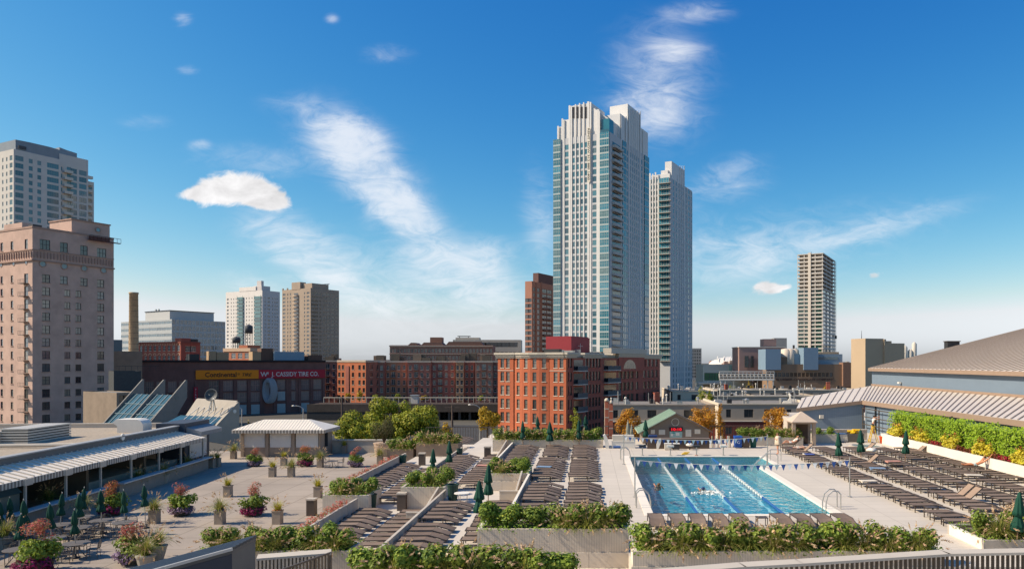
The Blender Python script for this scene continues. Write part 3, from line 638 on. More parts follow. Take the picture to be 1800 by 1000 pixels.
# ---------------------------------------------------------------- brick apartment row by the railway
def brick_row():
    m1 = mat('bright_orange_brick', (.50, .17, .085), .9, .12, .4); tm = mat('stone_coping', (.55, .46, .38), .85, .1)
    tints = [mat('row_brick_sun_shade_%d' % i, tuple(q * 1.35 for q in c), .9, .15, .4) for i, c in enumerate([(.24, .10, .075), (.33, .16, .10), (.28, .11, .085), (.22, .095, .08), (.36, .19, .11), (.26, .12, .09)])]  # tints also stand for lit and unlit bays, light put into the colour
    b = Bld('corner_apartments', 'bright orange brick apartment block at the left end of the brick row', 643, 286, 64)
    LY = b.uL(593); top = b.z(634); fl = 2.95
    w = [(b.uL(p), top - 3.4 - fl * j, 1.2, 1.75, (0, 1)) for p in (596.5, 603, 620.5, 632, 639.5) for j in range(5)]
    b.face('L', .002, LY, 0, top, w, m1, gm=M_glass_dk, fm=M_fr_dark, sill=tm)
    b.face('R', 0, 14, 0, top, [(3 + 4 * i, top - 3.4 - fl * j, 1.4, 1.8, (0, 1)) for i in range(3) for j in range(5)], tints[0], gm=M_glass_dk, fm=M_fr_dark, sill=tm)  # shaded face of the same block, its shade put into the darker brick
    MB().box(-.2, -.003, -.2, LY, top - .5, top + .25).box(-.2, 14, -.2, -.003, top - .5, top + .25).build('coping', tm, b.root)
    MB().box(.01, 14, .01, LY, top - .4, top - .3).build('roof', M_roofg, b.root)
    for p in (609.5, 612.5): b.box('pilaster', tints[2], -.3, -.003, b.uL(p) - .4, b.uL(p) + .4, 0, top - 2)
    b.done()
    segs = [(645, 676, 0), (677, 715, 1), (716, 757, 2), (758, 800, 3), (801, 815, 4), (816, 834, 0), (835, 866, 5), (867, 880, 3), (560, 592, 0)]
    names = ['left end of the row, next to the orange corner block', 'second block right of the orange corner', 'third block right of the orange corner', 'middle of the row with purple-brown brick', 'narrow ochre bay in the row', 'narrow dark block right of the ochre bay', 'wide block near the red corner building', 'last block, half hidden by the red corner building', 'set-back block left of the orange corner']
    for k, (pa, pb, t) in enumerate(segs):
        d = 292 + (3 if k % 2 else 0) + (18 if k == 8 else 0)
        b = Bld('brick_apartments', 'brown brick apartment house, ' + names[k], pa, d, 4, group='brick apartment row along the railway')
        LX = b.uR(pb); top = b.z(635 if k != 8 else 634); fl = 2.97; n = max(2, round(LX / 2.3)); w = []
        for i in range(n):
            u = LX * (i + .5) / n; deep = (i % 3 == 1 and LX > 5)
            for j in range(5): w.append((u, top - 3.35 - fl * j, 1.5 if deep else 1.05, 2.2 if deep else 1.8, (1, 0) if deep else (0, 1)))
        b.face('R', 0, LX, 0, top, w, tints[t], gm=M_glass_dk if k % 3 else M_glass_red, fm=M_fr_white, sill=tm)
        b.face('L', .002, 14, 0, top, [], tints[t]); MB().box(LX - .02, LX, .01, 14, 0, top).build('side_wall', tints[t], b.root)
        MB().box(-.1, LX + .1, -.25, -.003, top - .45, top + .2).build('coping', tm, b.root); MB().box(.01, LX, .01, 14, top - .4, top - .3).build('roof', M_roofg, b.root)
        bal = MB().box(-.95, .95, -1.1, -.01, 0, .12)
        for x in rng(-.95, 8, .27): bal.box(x - .02, x + .02, -1.1, -1.06, .12, 1)
        bal.box(-.97, .97, -1.12, -1.04, .98, 1.05); bme = bal.mesh('balcony', [M_dark])
        for i in range(n):
            if i % 3 == 1 and LX > 5:
                for j in range(4): place('balcony', bme, b.root, (LX * (i + .5) / n, 0, top - 3.5 - fl * j))
        r2 = random.Random(k)
        for q in range(3):
            x = r2.uniform(1, max(1.5, LX - 4)); b.box('roof_block', [mat('olive_block', (.16, .13, .10), .9, .15), mat('tan_dull', (.27, .2, .15), .9, .15)][q % 2], x, x + r2.uniform(2, 3.5), 4 + q, 9, top - .4, top + r2.uniform(1.4, 3.6))
        b.done()
brick_row()

def lofts():
    m = mat('loft_brown', (.27, .165, .14), .9, .15, .2); tm = mat('loft_stone', (.42, .36, .32), .85, .1)
    b = block('brown_loft_block', 'long dark brown loft building with white window bays on the skyline', 685, 430, 3, 660, 866, 606.5, m,
        lambda b: [(b.LX * (i + .5) / 30, b.top - 4.4 - 4.2 * j, 1.25, 2.3, (0, 1)) for i in range(30) for j in range(3)], None, M_glass_red, M_fr_white, depth=22)
    MB().box(-.3, b.LX + .3, -.4, -.003, b.top - .9, b.top - .2).box(-.3, b.LX + .3, -.35, -.003, b.top - 5.3, b.top - 4.9).build('cornice', tm, b.root)
    for pa, pb, y in ((715, 735, 602), (738, 780, 601.5), (782, 850, 600)):
        x0, x1 = b.uR(pa), b.uR(pb); z1 = b.z(y)
        MB().slab([(x0, 2, b.top - .2), (x1, 2, b.top - .2), (x1 - 2, 2, z1), (x0 + 2, 2, z1)], (0, 14, 0)).build('sawtooth_roof', mat('brown_roof', (.20, .12, .10), .9, .15), b.root)
    b.box('lift_block', mat('brown_brick2', (.27, .16, .12), .9, .15), b.uR(753), b.uR(774), 6, 14, b.top - .3, b.z(592))
    b.done()
    c = block('cream_loft_block', 'cream concrete loft building with roof terrace behind the brown lofts', 796, 470, 3, 780, 916, 597, mat('cream_conc', (.55, .51, .45), .85, .08, .2),
        lambda b: [(b.LX * (.42 + .58 * (i + .5) / 10), b.top - 4.6, 3.2, 2.9, (2, 0)) for i in range(10)] + [(b.LX * (i + .5) / 16, b.top - 10, 2, 2.2, (0, 1)) for i in range(16)], None, M_glass_dk, M_fr_dark, depth=20)
    c.box('penthouse', mat('cream_conc', (.5, .5, .5)), c.uR(800), c.uR(842), 2, 12, c.top - .2, c.z(593)); c.box('canopy', M_dark, c.uR(803), c.uR(825), 3, 9, c.z(591), c.z(590)); c.box('post', M_dark, c.uR(806), c.uR(807), 3.2, 3.6, c.top, c.z(591)); c.box('post', M_dark, c.uR(822), c.uR(823), 3.2, 3.6, c.top, c.z(591))
    c.done()
lofts()

# ---------------------------------------------------------------- red brick corner building
def red_building():
    m = mat('red_orange_brick', (.46, .135, .068), .88, .1, .5, .15, 8); md = mat('red_brick_shaded_side', (.36, .11, .08), .88, .12, .5, .15, 8)  # side brick is the front brick darkened, shade put into its colour
    tm = mat('grey_cornice', (.52, .48, .42), .8, .06, 1); sl_ = mat('pale_sill', (.62, .56, .48), .8, .05)
    b = Bld('corner_brick_building', 'five-storey red brick building with grey cornice and bowed front below the tower', 995, 165, 64)
    LY = b.uL(875); LX = b.uR(1160); top = b.z(629); fl = 3.11; zc = b.z(638.5)
    rows = [b.zL(985, 646.5) - fl * j for j in range(6)]
    # flat end bays
    for pa, pb, cols in ((995, 966, (976.6, 987)), (902.5, 875.2, (883, 892.8))):
        y0, y1 = b.uL(pa), b.uL(pb)
        w = [(b.uL(p), r, .98, 2.15, (0, 1)) for p in cols for r in rows]
        b.face('L', y0 + .002, y1, 0, top, w, m, off=0, gm=M_glass_red, fm=M_fr_dark, sub=True, sill=sl_, rec=.22)
        MB().box(.0, .9, y0 - .01, y0, 0, top).box(.0, .9, y1, y1 + .01, 0, top).build('return_wall', m, b.root)
        for q, (e, za, zb) in enumerate(((.25, top, top + .35), (.45, top + .35, top + .8), (.7, top + .8, top + 1.25))): b.box('cornice', tm, -e, .4, y0 - (e if pa != 995 else 0), y1 + e, za, zb)
        b.box('string_course', sl_, -.08, -.003, y0, y1, b.zL(980, 652), b.zL(980, 651))
    # bowed middle bay of five facets
    ya, yb = b.uL(964.5), b.uL(904); n = 4; R_ = .95
    pts = [(.75 - R_ * 1.45 * math.sin(math.pi * (.14 + .72 * i / n)), ya + (yb - ya) * i / n) for i in range(n + 1)]
    bw = MB(); pxs = (952, 937.4, 924.5, 912.8)
    sh = winmesh(.95, 2.1, (0, 1), M_glass_red, M_fr_dark, True, sl_)
    for i in range(n):
        p, q = Vector((*pts[i], 0)), Vector((*pts[i + 1], 0)); dv = q - p; Lf = dv.length; ang = math.atan2(dv.y, dv.x)
        f = MB(); c = Lf / 2
        zs = [0] + [z for r in sorted(rows) for z in (r, r + 2.1) if r > 0] + [top]
        for a in range(len(zs) - 1):
            hole = a % 2 == 1
            for (u0, u1) in (((0, c - .475), (c + .475, Lf)) if hole else ((0, Lf),)):
                f.poly([(p + dv * (u / Lf)) + Vector((0, 0, z)) for u, z in ((u0, zs[a]), (u1, zs[a]), (u1, zs[a + 1]), (u0, zs[a + 1]))])
        nrm = Vector((dv.y, -dv.x, 0)).normalized()       # inward
        if nrm.x < 0: nrm = -nrm
        for r in rows:
            if r <= 0: continue
            e0, e1 = p + dv * ((c - .475) / Lf), p + dv * ((c + .475) / Lf)
            for s_, e_ in ((e0, e0), (e1, e1)): f.poly([s_ + Vector((0, 0, r)), s_ + nrm * .22 + Vector((0, 0, r)), s_ + nrm * .22 + Vector((0, 0, r + 2.1)), s_ + Vector((0, 0, r + 2.1))])
            for z in (r, r + 2.1): f.poly([e0 + Vector((0, 0, z)), e1 + Vector((0, 0, z)), e1 + nrm * .22 + Vector((0, 0, z)), e0 + nrm * .22 + Vector((0, 0, z))])
            mid = (p + q) / 2 + nrm * .2
            o = place('window', sh[0], b.root, (mid.x, mid.y, r), math.atan2(dv.y, dv.x) + math.pi); place('frame', sh[1], o)
        f.build('bow_wall', m, b.root)
    for e, za, zb in ((.25, top, top + .35), (.45, top + .35, top + .8), (.7, top + .8, top + 1.25)):
        MB().prism([(1.2, pts[0][1]), (1.2, pts[-1][1])] + [(x - e, y) for x, y in pts[::-1]], za, zb).build('cornice', tm, b.root)
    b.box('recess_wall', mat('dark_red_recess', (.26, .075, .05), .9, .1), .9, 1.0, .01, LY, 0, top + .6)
    # long shaded side with balconies
    w = []
    for r in rows:
        for p in (996.8 + 2, 1004, ): w.append((b.uR(p), r, 1.0, 2.15, (0, 1)))
        for p in (1031, 1036.5, 1042.5, 1048, 1053.5): w.append((b.uR(p), r, 1.3, 2.15, (0, 1)))
        for p in (1090, 1097, 1104, 1111): w.append((b.uR(p), r, 2.0, 2.2, (1, 1)))
        for p in (1120, 1133, 1140, 1147, 1154): w.append((b.uR(p), r, 1.7, 2.1, (0, 1)))
        w.append((b.uR(1016.5), r - .6, 5.0, 2.9, (0, 0))); w.append((b.uR(1072.5), r - .6, 7.8, 2.9, (0, 0)))
    bal_ = [x for x in w if x[2] > 4]; w = [x for x in w if x[2] <= 4]
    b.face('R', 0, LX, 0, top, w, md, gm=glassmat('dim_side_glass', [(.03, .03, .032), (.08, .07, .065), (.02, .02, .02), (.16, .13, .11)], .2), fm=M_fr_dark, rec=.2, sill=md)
    for u, z, wd, h, _ in bal_:
        o = b.box('balcony', M_concl, u - wd / 2, u + wd / 2, -1.3, -.004, z - .25, z - .05)
        rl = MB(); k = int(wd / .25)
        for i in range(k + 1): rl.box(u - wd / 2 + i * wd / k - .02, u - wd / 2 + i * wd / k + .02, -1.28, -1.24, z - .05, z + .95)
        rl.box(u - wd / 2, u + wd / 2, -1.3, -1.22, z + .93, z + 1.0).box(u - wd / 2, u + wd / 2, -1.23, -1.21, z + .05, z + .9); rl.build('railing', mat('dull_rail', (.16, .17, .19), .6, .1), o)
        b.box('balcony_door', M_glass_dk, u - wd / 2 + .2, u + wd / 2 - .2, -.04, -.005, z, z + 2.4)
    for pa, pb, e0 in ((995, 1012, .25), (1026, 1056, .25), (1086, 1160, .25)):
        for e, za, zb in ((.25, top, top + .35), (.45, top + .35, top + .8), (.7, top + .8, top + 1.25)): b.box('cornice', tm, b.uR(pa) - e, b.uR(pb) + e, -e, .4, za, zb)
    b.box('parapet', tm, 0, LX, .45, .7, top, top + .9)
    b.box('raised_bay', md, b.uR(1086), b.uR(1131), -.35, -.004, top - 3.4, top + 1.25); b.box('raised_cornice', tm, b.uR(1069), b.uR(1131), -.9, 1.4, top + 1.27, top + 2.6)
    ar = MB(); ar.T = Matrix.Translation((b.uR(1105), -.37, top - 2.7)) @ Matrix.Rotation(R(90), 4, 'X')
    ar.poly([(4.2 * math.cos(math.pi * i / 12), 2.4 * math.sin(math.pi * i / 12), 0) for i in range(13)]); ar.build('arched_window', mat('arch_glass', (.30, .27, .22), .2, .3, .8, spec=.6), b.root)
    MB().box(.9, LX, .02, LY, top + .2, top + .3).build('roof', M_roofg, b.root); MB().box(LX - .02, LX, .03, LY, 0, top).build('rear_wall', md, b.root)
    b.box('red_penthouse', mat('dark_red_metal', (.27, .03, .04), .6, .08), b.uR(1037), b.uR(1066), 5, 12, top + .2, b.zR(1050, 591)); b.box('red_penthouse_wing', mat('dark_red_metal', (.27, .03, .04)), b.uR(1066), b.uR(1080), 7, 14, top + .2, b.zR(1072, 593))
    an = MB().tube((b.uR(1050), 4.6, top + .2), (b.uR(1050), 4.6, b.zR(1050, 603)), .05, n=5).bar((b.uR(1046), 4.6, b.zR(1050, 608)), (b.uR(1054), 4.6, b.zR(1050, 608)), .06); an.build('antenna', M_white, b.root)
    r2 = random.Random(3)
    for i in range(10): x = r2.uniform(2, LX * .55); b.box('roof_unit', [M_steel, M_concl, M_dark][i % 3], x, x + r2.uniform(.6, 1.6), r2.uniform(2, 5), r2.uniform(5.5, 8), top + .3, top + r2.uniform(1.2, 2.2))
    b.done()
red_building()

# ---------------------------------------------------------------- the tall twin towers
def tall_tower():
    m = mat('tower_precast', (.70, .705, .72), .75, .05, .3); ms = mat('tower_spandrel', (.50, .52, .56), .75, .06, .3)
    gm = M_glass_bl; fm = mat('tower_mullion', (.40, .48, .50), .5, .05)
    b = Bld('tall_apartment_tower', 'tall cream and teal glass tower with vertical ribs and a banner', 1072, 310, 64)
    LY = b.uL(975); LX = b.uR(1140); fl = 3.0
    top = b.z(232); nf = int(top / fl); base = top - nf * fl
    zt = lambda px, py: b.zL(px, py)
    wl = []
    for j in range(nf):
        z = base + j * fl
        for p in (996.3, 1008.3, 1015.3, 1022.5, 1030, 1045): wl.append((b.uL(p), z + .95, 1.4 if p not in (996.3, 1045) else 1.9, 2.2, (0, 0)))
    wl = sorted(wl, key=lambda q: -q[1])
    b.face('L', .002, LY, 0, top, wl, ms, gm=gm, fm=fm, rec=.1, cap=230)
    wr = []
    for j in range(nf):
        z = base + j * fl
        for p, w in ((1103, .9), (1108.2, .55), (1112, .55), (1115.5, .55), (1119, .55), (1122.8, .55), (1128, 1.0)): wr.append((b.uR(p), z + .8, w * 1.35, 2.2, (0, 0)))
    wr = sorted(wr, key=lambda q: -q[1])
    b.face('R', 0, LX, 0, top, wr, ms, gm=gm, fm=fm, rec=.08, cap=300)
    MB().box(.3, LX - .02, .3, LY, top - .3, top - .2).box(LX - .02, LX, .3, LY, 0, top).box(.3, LX, LY - .02, LY, 0, top).build('roof', M_roofg, b.root)
    # ribs, each with its own height
    for p, y, w in ((988.7, 209, .9), (991.5, 211, .8), (1001.5, 186, 1.2), (1004.7, 187, .9), (1011.9, 184, .75), (1019, 182, .75), (1026.2, 180.5, .75), (1034.3, 179, 1.3), (1038.3, 180, 1.0), (1051.3, 193, 1.5), (1054, 196, .7), (981.2, 222, 1.0)):
        b.box('rib', m, -.22, -.003, b.uL(p) - w * .36, b.uL(p) + w * .36, 0, zt(p, y))
    for p, y, w in ((1092, 203, .9), (1100.3, 205, .9), (1105.7, 191, .7), (1110, 192, .35), (1113.7, 193, .35), (1117.2, 194, .35), (1121, 195, .35), (1125.3, 196, .7), (1130.3, 228, .6)):
        b.box('rib', m, b.uR(p) - w / 2, b.uR(p) + w / 2, -.16, -.003, 0, b.zR(p, y))
    # glazed bays: one glass panel per floor with a mullion grid
    def bay(fc, ua, ub, o, ytop, gmat, n):
        zt_ = top if ytop is None else ytop
        pan = MB(); wd = ub - ua
        for j in range(n):
            z = base + (nf - 1 - j) * fl
            if z + fl > zt_: continue
            pb = MB(); fr = MB()
            if fc == 'L':
                pb.box(-o, -.01, ua, ub, z + .62, z + fl - .05); fr.box(-o - .07, -.01, ua - .03, ub + .03, z - .05, z + .6)
                for q in range(5): fr.box(-o - .05, -o - .002, ua + wd * q / 4 - .05, ua + wd * q / 4 + .05, z + .6, z + fl - .06)
                fr.box(-o - .05, -o - .003, ua, ub, z + 1.9, z + 2.0)
            else:
                pb.box(ua, ub, -o, -.01, z + .62, z + fl - .05); fr.box(ua - .03, ub + .03, -o - .07, -.01, z - .05, z + .6)
                for q in range(3): fr.box(ua + wd * q / 2 - .05, ua + wd * q / 2 + .05, -o - .05, -o - .002, z + .6, z + fl - .06)
            w = pb.build('bay_window', gmat, b.root); fr.build('mullions', fm, w)
    gb = glassmat('tower_bay_glass', [(.02, .13, .18), (.03, .20, .28), (.02, .09, .12), (.04, .25, .36), (.03, .15, .20), (.10, .2, .22)], .05)
    bay('L', b.uL(1071.2), b.uL(1055.6), .7, None, gb, nf); bay('L', b.uL(986.3), b.uL(974), .7, zt(980, 245), gb, nf)
    bay('R', b.uR(1093.2), b.uR(1099.8), .35, b.zR(1095, 215), gb, nf); bay('R', b.uR(1132), b.uR(1139.5), .4, b.zR(1136, 236), gb, nf)
    # balconies beside the corner
    ba, bb = b.uR(1075.8), b.uR(1090.5)
    bl = MB().box(ba, bb, -1.6, -.004, 0, .2).box(ba, bb, -1.6, -1.54, .25, 1.1).box(ba, ba + .06, -1.54, -.01, .25, 1.1); blm = bl.mesh('balcony', [mat('pale_balcony', (.46, .46, .46), .7, .06)])
    dr = MB().box(ba + .3, bb - .3, -.06, -.005, .2, 2.7).mesh('balcony_door', [M_glass_dk])
    for j in range(nf - 1):
        z = base + j * fl
        if z < b.z(625): continue
        o = place('balcony', blm, b.root, (0, 0, z)); place('balcony_door', dr, o)
    # crown
    cr = MB(); y0, y1 = b.uL(1038.5), b.uL(1000.5); zc = zt(1030, 182)
    cr.box(.3, 14, y0, y1, top - .3, zc); cr.build('crown', m, b.root)
    for p in (1008.3, 1015.3, 1022.5, 1030): b.box('crown_louvre', mat('louvre', (.08, .08, .09)), .2, .32, b.uL(p) - .7, b.uL(p) + .7, zt(p, 208), zt(p, 188))
    b.box('left_crown', m, .3, 12, b.uL(1000), b.uL(987.5), top - .3, zt(992, 211)); b.box('far_left_crown', m, .4, 10, b.uL(987), b.uL(979.5), top - .3, zt(983, 223))
    MB().slab([(.4, b.uL(1050.5), top - .3), (.4, y0, top - .3), (.4, y0, zt(1040, 186)), (.4, b.uL(1050.5), zt(1050, 195))], (10, 0, 0)).build('sloped_parapet', m, b.root)
    MB().slab([(2.5, b.uL(1066), top - .3), (2.5, b.uL(1050.5), top - .3), (2.5, b.uL(1050.5), zt(1050, 196)), (2.5, b.uL(1066), zt(1064, 206))], (9, 0, 0)).build('sloped_parapet', m, b.root)
    b.box('corner_lantern', gb, .6, 5, b.uL(1070), b.uL(1056), top - .3, zt(1060, 209)); b.box('terrace_rail', M_glass_bl, -.5, -.44, b.uL(1071), b.uL(1056), top, top + 1.2)
    b.box('right_crown', m, b.uR(1104.5), b.uR(1126.5), .3, 9, top - .3, b.zR(1115, 191)); b.box('right_step', m, b.uR(1091), b.uR(1104), .3, 8, top - .3, b.zR(1097, 204))
    b.box('rear_crown', ms, b.uR(1078), b.uR(1104), 8.2, 14, top - .3, b.zR(1090, 198)); b.box('end_step', m, b.uR(1127), LX, .3, 8, top - .3, b.zR(1133, 229))
    # banner
    bn = b.box('banner', mat('banner_white', (.70, .67, .60), .7, .05), -.72, -.66, b.uL(1038.6), b.uL(1033.6), zt(1036, 321), zt(1036, 225)); bn['label'] = 'narrow vertical leasing banner with dark characters'
    s_ = 'RENT NOW 312 880 1400'; Hh = zt(1036, 226) - zt(1036, 320); mk = mat('banner_ink', (.06, .06, .06), .7, .05)
    t = text('lettering', s_, 1.25, mk, bn, (-.73, (b.uL(1038.6) + b.uL(1033.6)) / 2 + .45, zt(1036, 226.5)), rot=(0, 0, 0))
    wdt = max(v.co.x for v in t.data.vertices); t.matrix_local = Matrix.Translation(t.location) @ Matrix(((0, 0, -1, 0), (0, -1, 0, 0), (-1, 0, 0, 0), (0, 0, 0, 1))) @ Matrix.Diagonal((Hh * .97 / wdt, 1, 1, 1))
    b.done()
tall_tower()

def second_tower():
    m = mat('tower_precast', (.7, .7, .6)); ms = mat('tower_spandrel', (.5, .5, .5)); fm = mat('tower_mullion', (.4, .4, .4))
    b = Bld('second_tall_tower', 'shorter cream and glass twin tower standing behind the tallest tower', 1178, 375, 64)
    LY = b.uL(1138); LX = b.uR(1217); fl = 3.0; top = b.z(312); nf = int(top / fl); base = top - nf * fl
    ws = sorted([(b.uL(p), base + j * fl + .9, 1.1, 2.0, (0, 0)) for j in range(nf) for p in (1145, 1150, 1154.8)], key=lambda q: -q[1])
    b.face('L', .002, LY, 0, top, ws, ms, gm=M_glass_bl, fm=fm, rec=.1, cap=80)
    ws = sorted([(b.uR(p), base + j * fl + .7, w, 2.1, (0, 0)) for j in range(nf) for p, w in ((1184, 1.6), (1189, 1.2), (1193.5, .7), (1197, .7), (1200.5, .7), (1206, 1.2), (1211, 2.2), (1215, 1.2))], key=lambda q: -q[1])
    b.face('R', 0, LX, 0, top, ws, ms, gm=M_glass_bl, fm=fm, rec=.08, cap=260)
    MB().box(.3, LX - .02, .3, LY, top - .3, top - .2).box(LX - .02, LX, .3, LY, 0, top).build('roof', M_roofg, b.root)
    for p, y, w in ((1147.5, 306, .9), (1152.4, 303, .9), (1157.5, 318, 1.3), (1142.5, 305, 1.2)): b.box('rib', m, -.22, -.003, b.uL(p) - w * .38, b.uL(p) + w * .38, 0, b.zL(p, y))
    for p, y, w in ((1191, 308, .8), (1195.2, 291, .5), (1198.7, 292, .5), (1202.6, 292, 1.0), (1208.5, 330, .6)): b.box('rib', m, b.uR(p) - w / 2, b.uR(p) + w / 2, -.16, -.003, 0, b.zR(p, y))
    # glass corner with projecting balcony slabs
    gb = MATS['tower_bay_glass']; ya, yb = b.uL(1176.5), b.uL(1159)
    gl = MB().box(-.6, -.01, ya, yb, .35, fl - .02).mesh('corner_glass', [gb]); sb = MB().box(-1.7, -.012, ya - 1.3, yb, 0, .3).box(-1.68, -1.63, ya - 1.3, yb, .9, .98)
    for q in range(5): sb.box(-.66, -.602, ya + (yb - ya) * q / 4 - .06, ya + (yb - ya) * q / 4 + .06, .3, fl - .05)
    sbm = sb.mesh('balcony', [mat('pale_balcony', (.46, .46, .46))])
    for j in range(nf):
        z = base + j * fl
        if z < b.z(640): continue
        o = place('corner_glass', gl, b.root, (0, 0, z)); place('balcony', sbm, o)
    b.box('crown', m, 1, 12, b.uL(1182 - 6), b.uL(1144), top - .3, b.z(304)); b.box('tall_crown', m, 2.5, b.uR(1203.5), .05, b.uL(1166), top - .3, b.zR(1190, 290)); b.box('crown_step', m, 1.5, 8, b.uL(1172), b.uL(1160), top - .3, b.z(297))
    b.box('right_step', ms, b.uR(1204), LX, .3, 8, top - .3 - 6, b.zR(1210, 331))
    b.done()
second_tower()

def pink_tower():
    m = mat('salmon_precast', (.40, .20, .15), .85, .08, .2)
    b = Bld('salmon_tower', 'salmon brick balcony tower half hidden behind the left of the tallest tower', 935, 400, 64)
    fl = 2.95; LX = b.uR(985); LY = b.uL(923); top = b.z(494); nf = int(top / fl); base = top - nf * fl
    b.face('R', 0, LX, 0, top, sorted([(b.uR(p), base + j * fl + .5, w, 2.2, (1, 0)) for j in range(nf - 1) for p, w in ((939, 1.8), (946.5, 3.0), (957, 5.5), (966, 5.5))], key=lambda q: -q[1]), m, gm=M_glass_dk, fm=M_fr_dark, cap=90)
    b.face('L', .002, LY, 0, top - 4.8, sorted([(LY * q, base + j * fl + .5, 2.2, 2.0, (1, 0)) for j in range(nf - 3) for q in (.3, .7)], key=lambda q: -q[1]), m, gm=M_glass_dk, fm=M_fr_dark, cap=150)
    b.box('upper_side', m, 0, .1, .01, LY, top - 4.8, top)
    MB().box(.02, LX, .02, LY, top - 4.9, top - 4.8).box(.02, LX, .02, LY, top - .3, top - .2).build('roof', M_roofg, b.root)
    bal = MB().box(-2.6, 2.6, -1.3, -.004, 0, .2).box(-2.6, 2.6, -1.3, -1.24, .3, 1.05).mesh('balcony', [mat('brown_balcony', (.22, .12, .10), .7, .1)])
    for j in range(nf - 2):
        z = base + j * fl + .2
        if z < b.z(620): continue
        place('balcony', bal, b.root, (b.uR(957), 0, z)); place('balcony', bal, b.root, (b.uR(966.5), 0, z))
    for p in (942.5, 951.5): b.box('rib', m, b.uR(p) - .5, b.uR(p) + .5, -.4, -.003, 0, top + .4)
    b.box('cap', mat('dark_cap', (.15, .085, .08), .8, .1), b.uR(948), LX, .6, max(2, LY - .3), top - .3, b.zR(955, 481)); b.done()
pink_tower()

def construction_tower():
    mc = mat('raw_concrete', (.60, .565, .535), .85, .1, .3); gg = glassmat('green_glass', [(.03, .09, .07), (.05, .12, .10), (.03, .06, .06)], .1)
    b = Bld('unfinished_tower', 'concrete tower under construction with open top floors and green glass below', 1446, 565, 62)
    LY = b.uL(1402); LX = b.uR(1467); top = b.z(446); fl = 3.03; nf = int(top / fl)
    sl_ = MB().box(-.6, LX, -.6, LY, 0, 1.0).mesh('floor_slab', [mc])
    core = MB().box(1.2, LX - 1.2, 1.2, LY - 1.2, 0, top); core.build('core', mat('dark_core', (.24, .23, .22), .9, .2), b.root)
    gl = MB().box(.3, .5, .6, LY * .42, .95, fl).box(.3, .5, LY * .58, LY - .5, .95, fl).mesh('glass_band', [gg]); gr = MB().box(.6, LX - 1.5, .2, .4, .4, fl).mesh('curtain_wall', [M_glass_bl])
    for j in range(nf):
        z = top - (j + 1) * fl
        if z < b.z(640): break
        o = place('floor_slab', sl_, b.root, (0, 0, z))
        if j > 8: place('glass_band', gl, o); place('curtain_wall', gr, o)
    for y in (0, LY * .28, LY * .72, LY - .4): MB().box(-.3, .25, y, y + .5, 0, top).build('column', mc, b.root)
    for x in (LX * .3, LX * .6, LX - .6): MB().box(x, x + .5, -.3, .2, 0, top).build('column', mc, b.root)
    MB().box(-1.0, .8, LY * .46, LY * .57, 0, b.z(443)).build('white_shaft', mat('pale_shaft', (.66, .60, .54), .8, .05), b.root)
    b.box('roof_slab', mc, -.6, LX, -.6, LY, top, top + .6); 
    r2 = random.Random(5)
    for i in range(9): x, y = r2.uniform(0, LX), r2.uniform(0, LY); MB().tube((x, y, top + .6), (x, y, top + r2.uniform(1.2, 2.6)), .12, n=5).build('rebar', M_dark, b.root)
    hz = b.z(592); b.box('hoist', M_dark, LX - .5, LX + 3, -1.4, .2, hz, hz + 2.6); MB().box(LX - .3, LX + .2, -1.2, -.8, 0, top).build('hoist_mast', M_steel, b.root)
    b.done()
construction_tower()

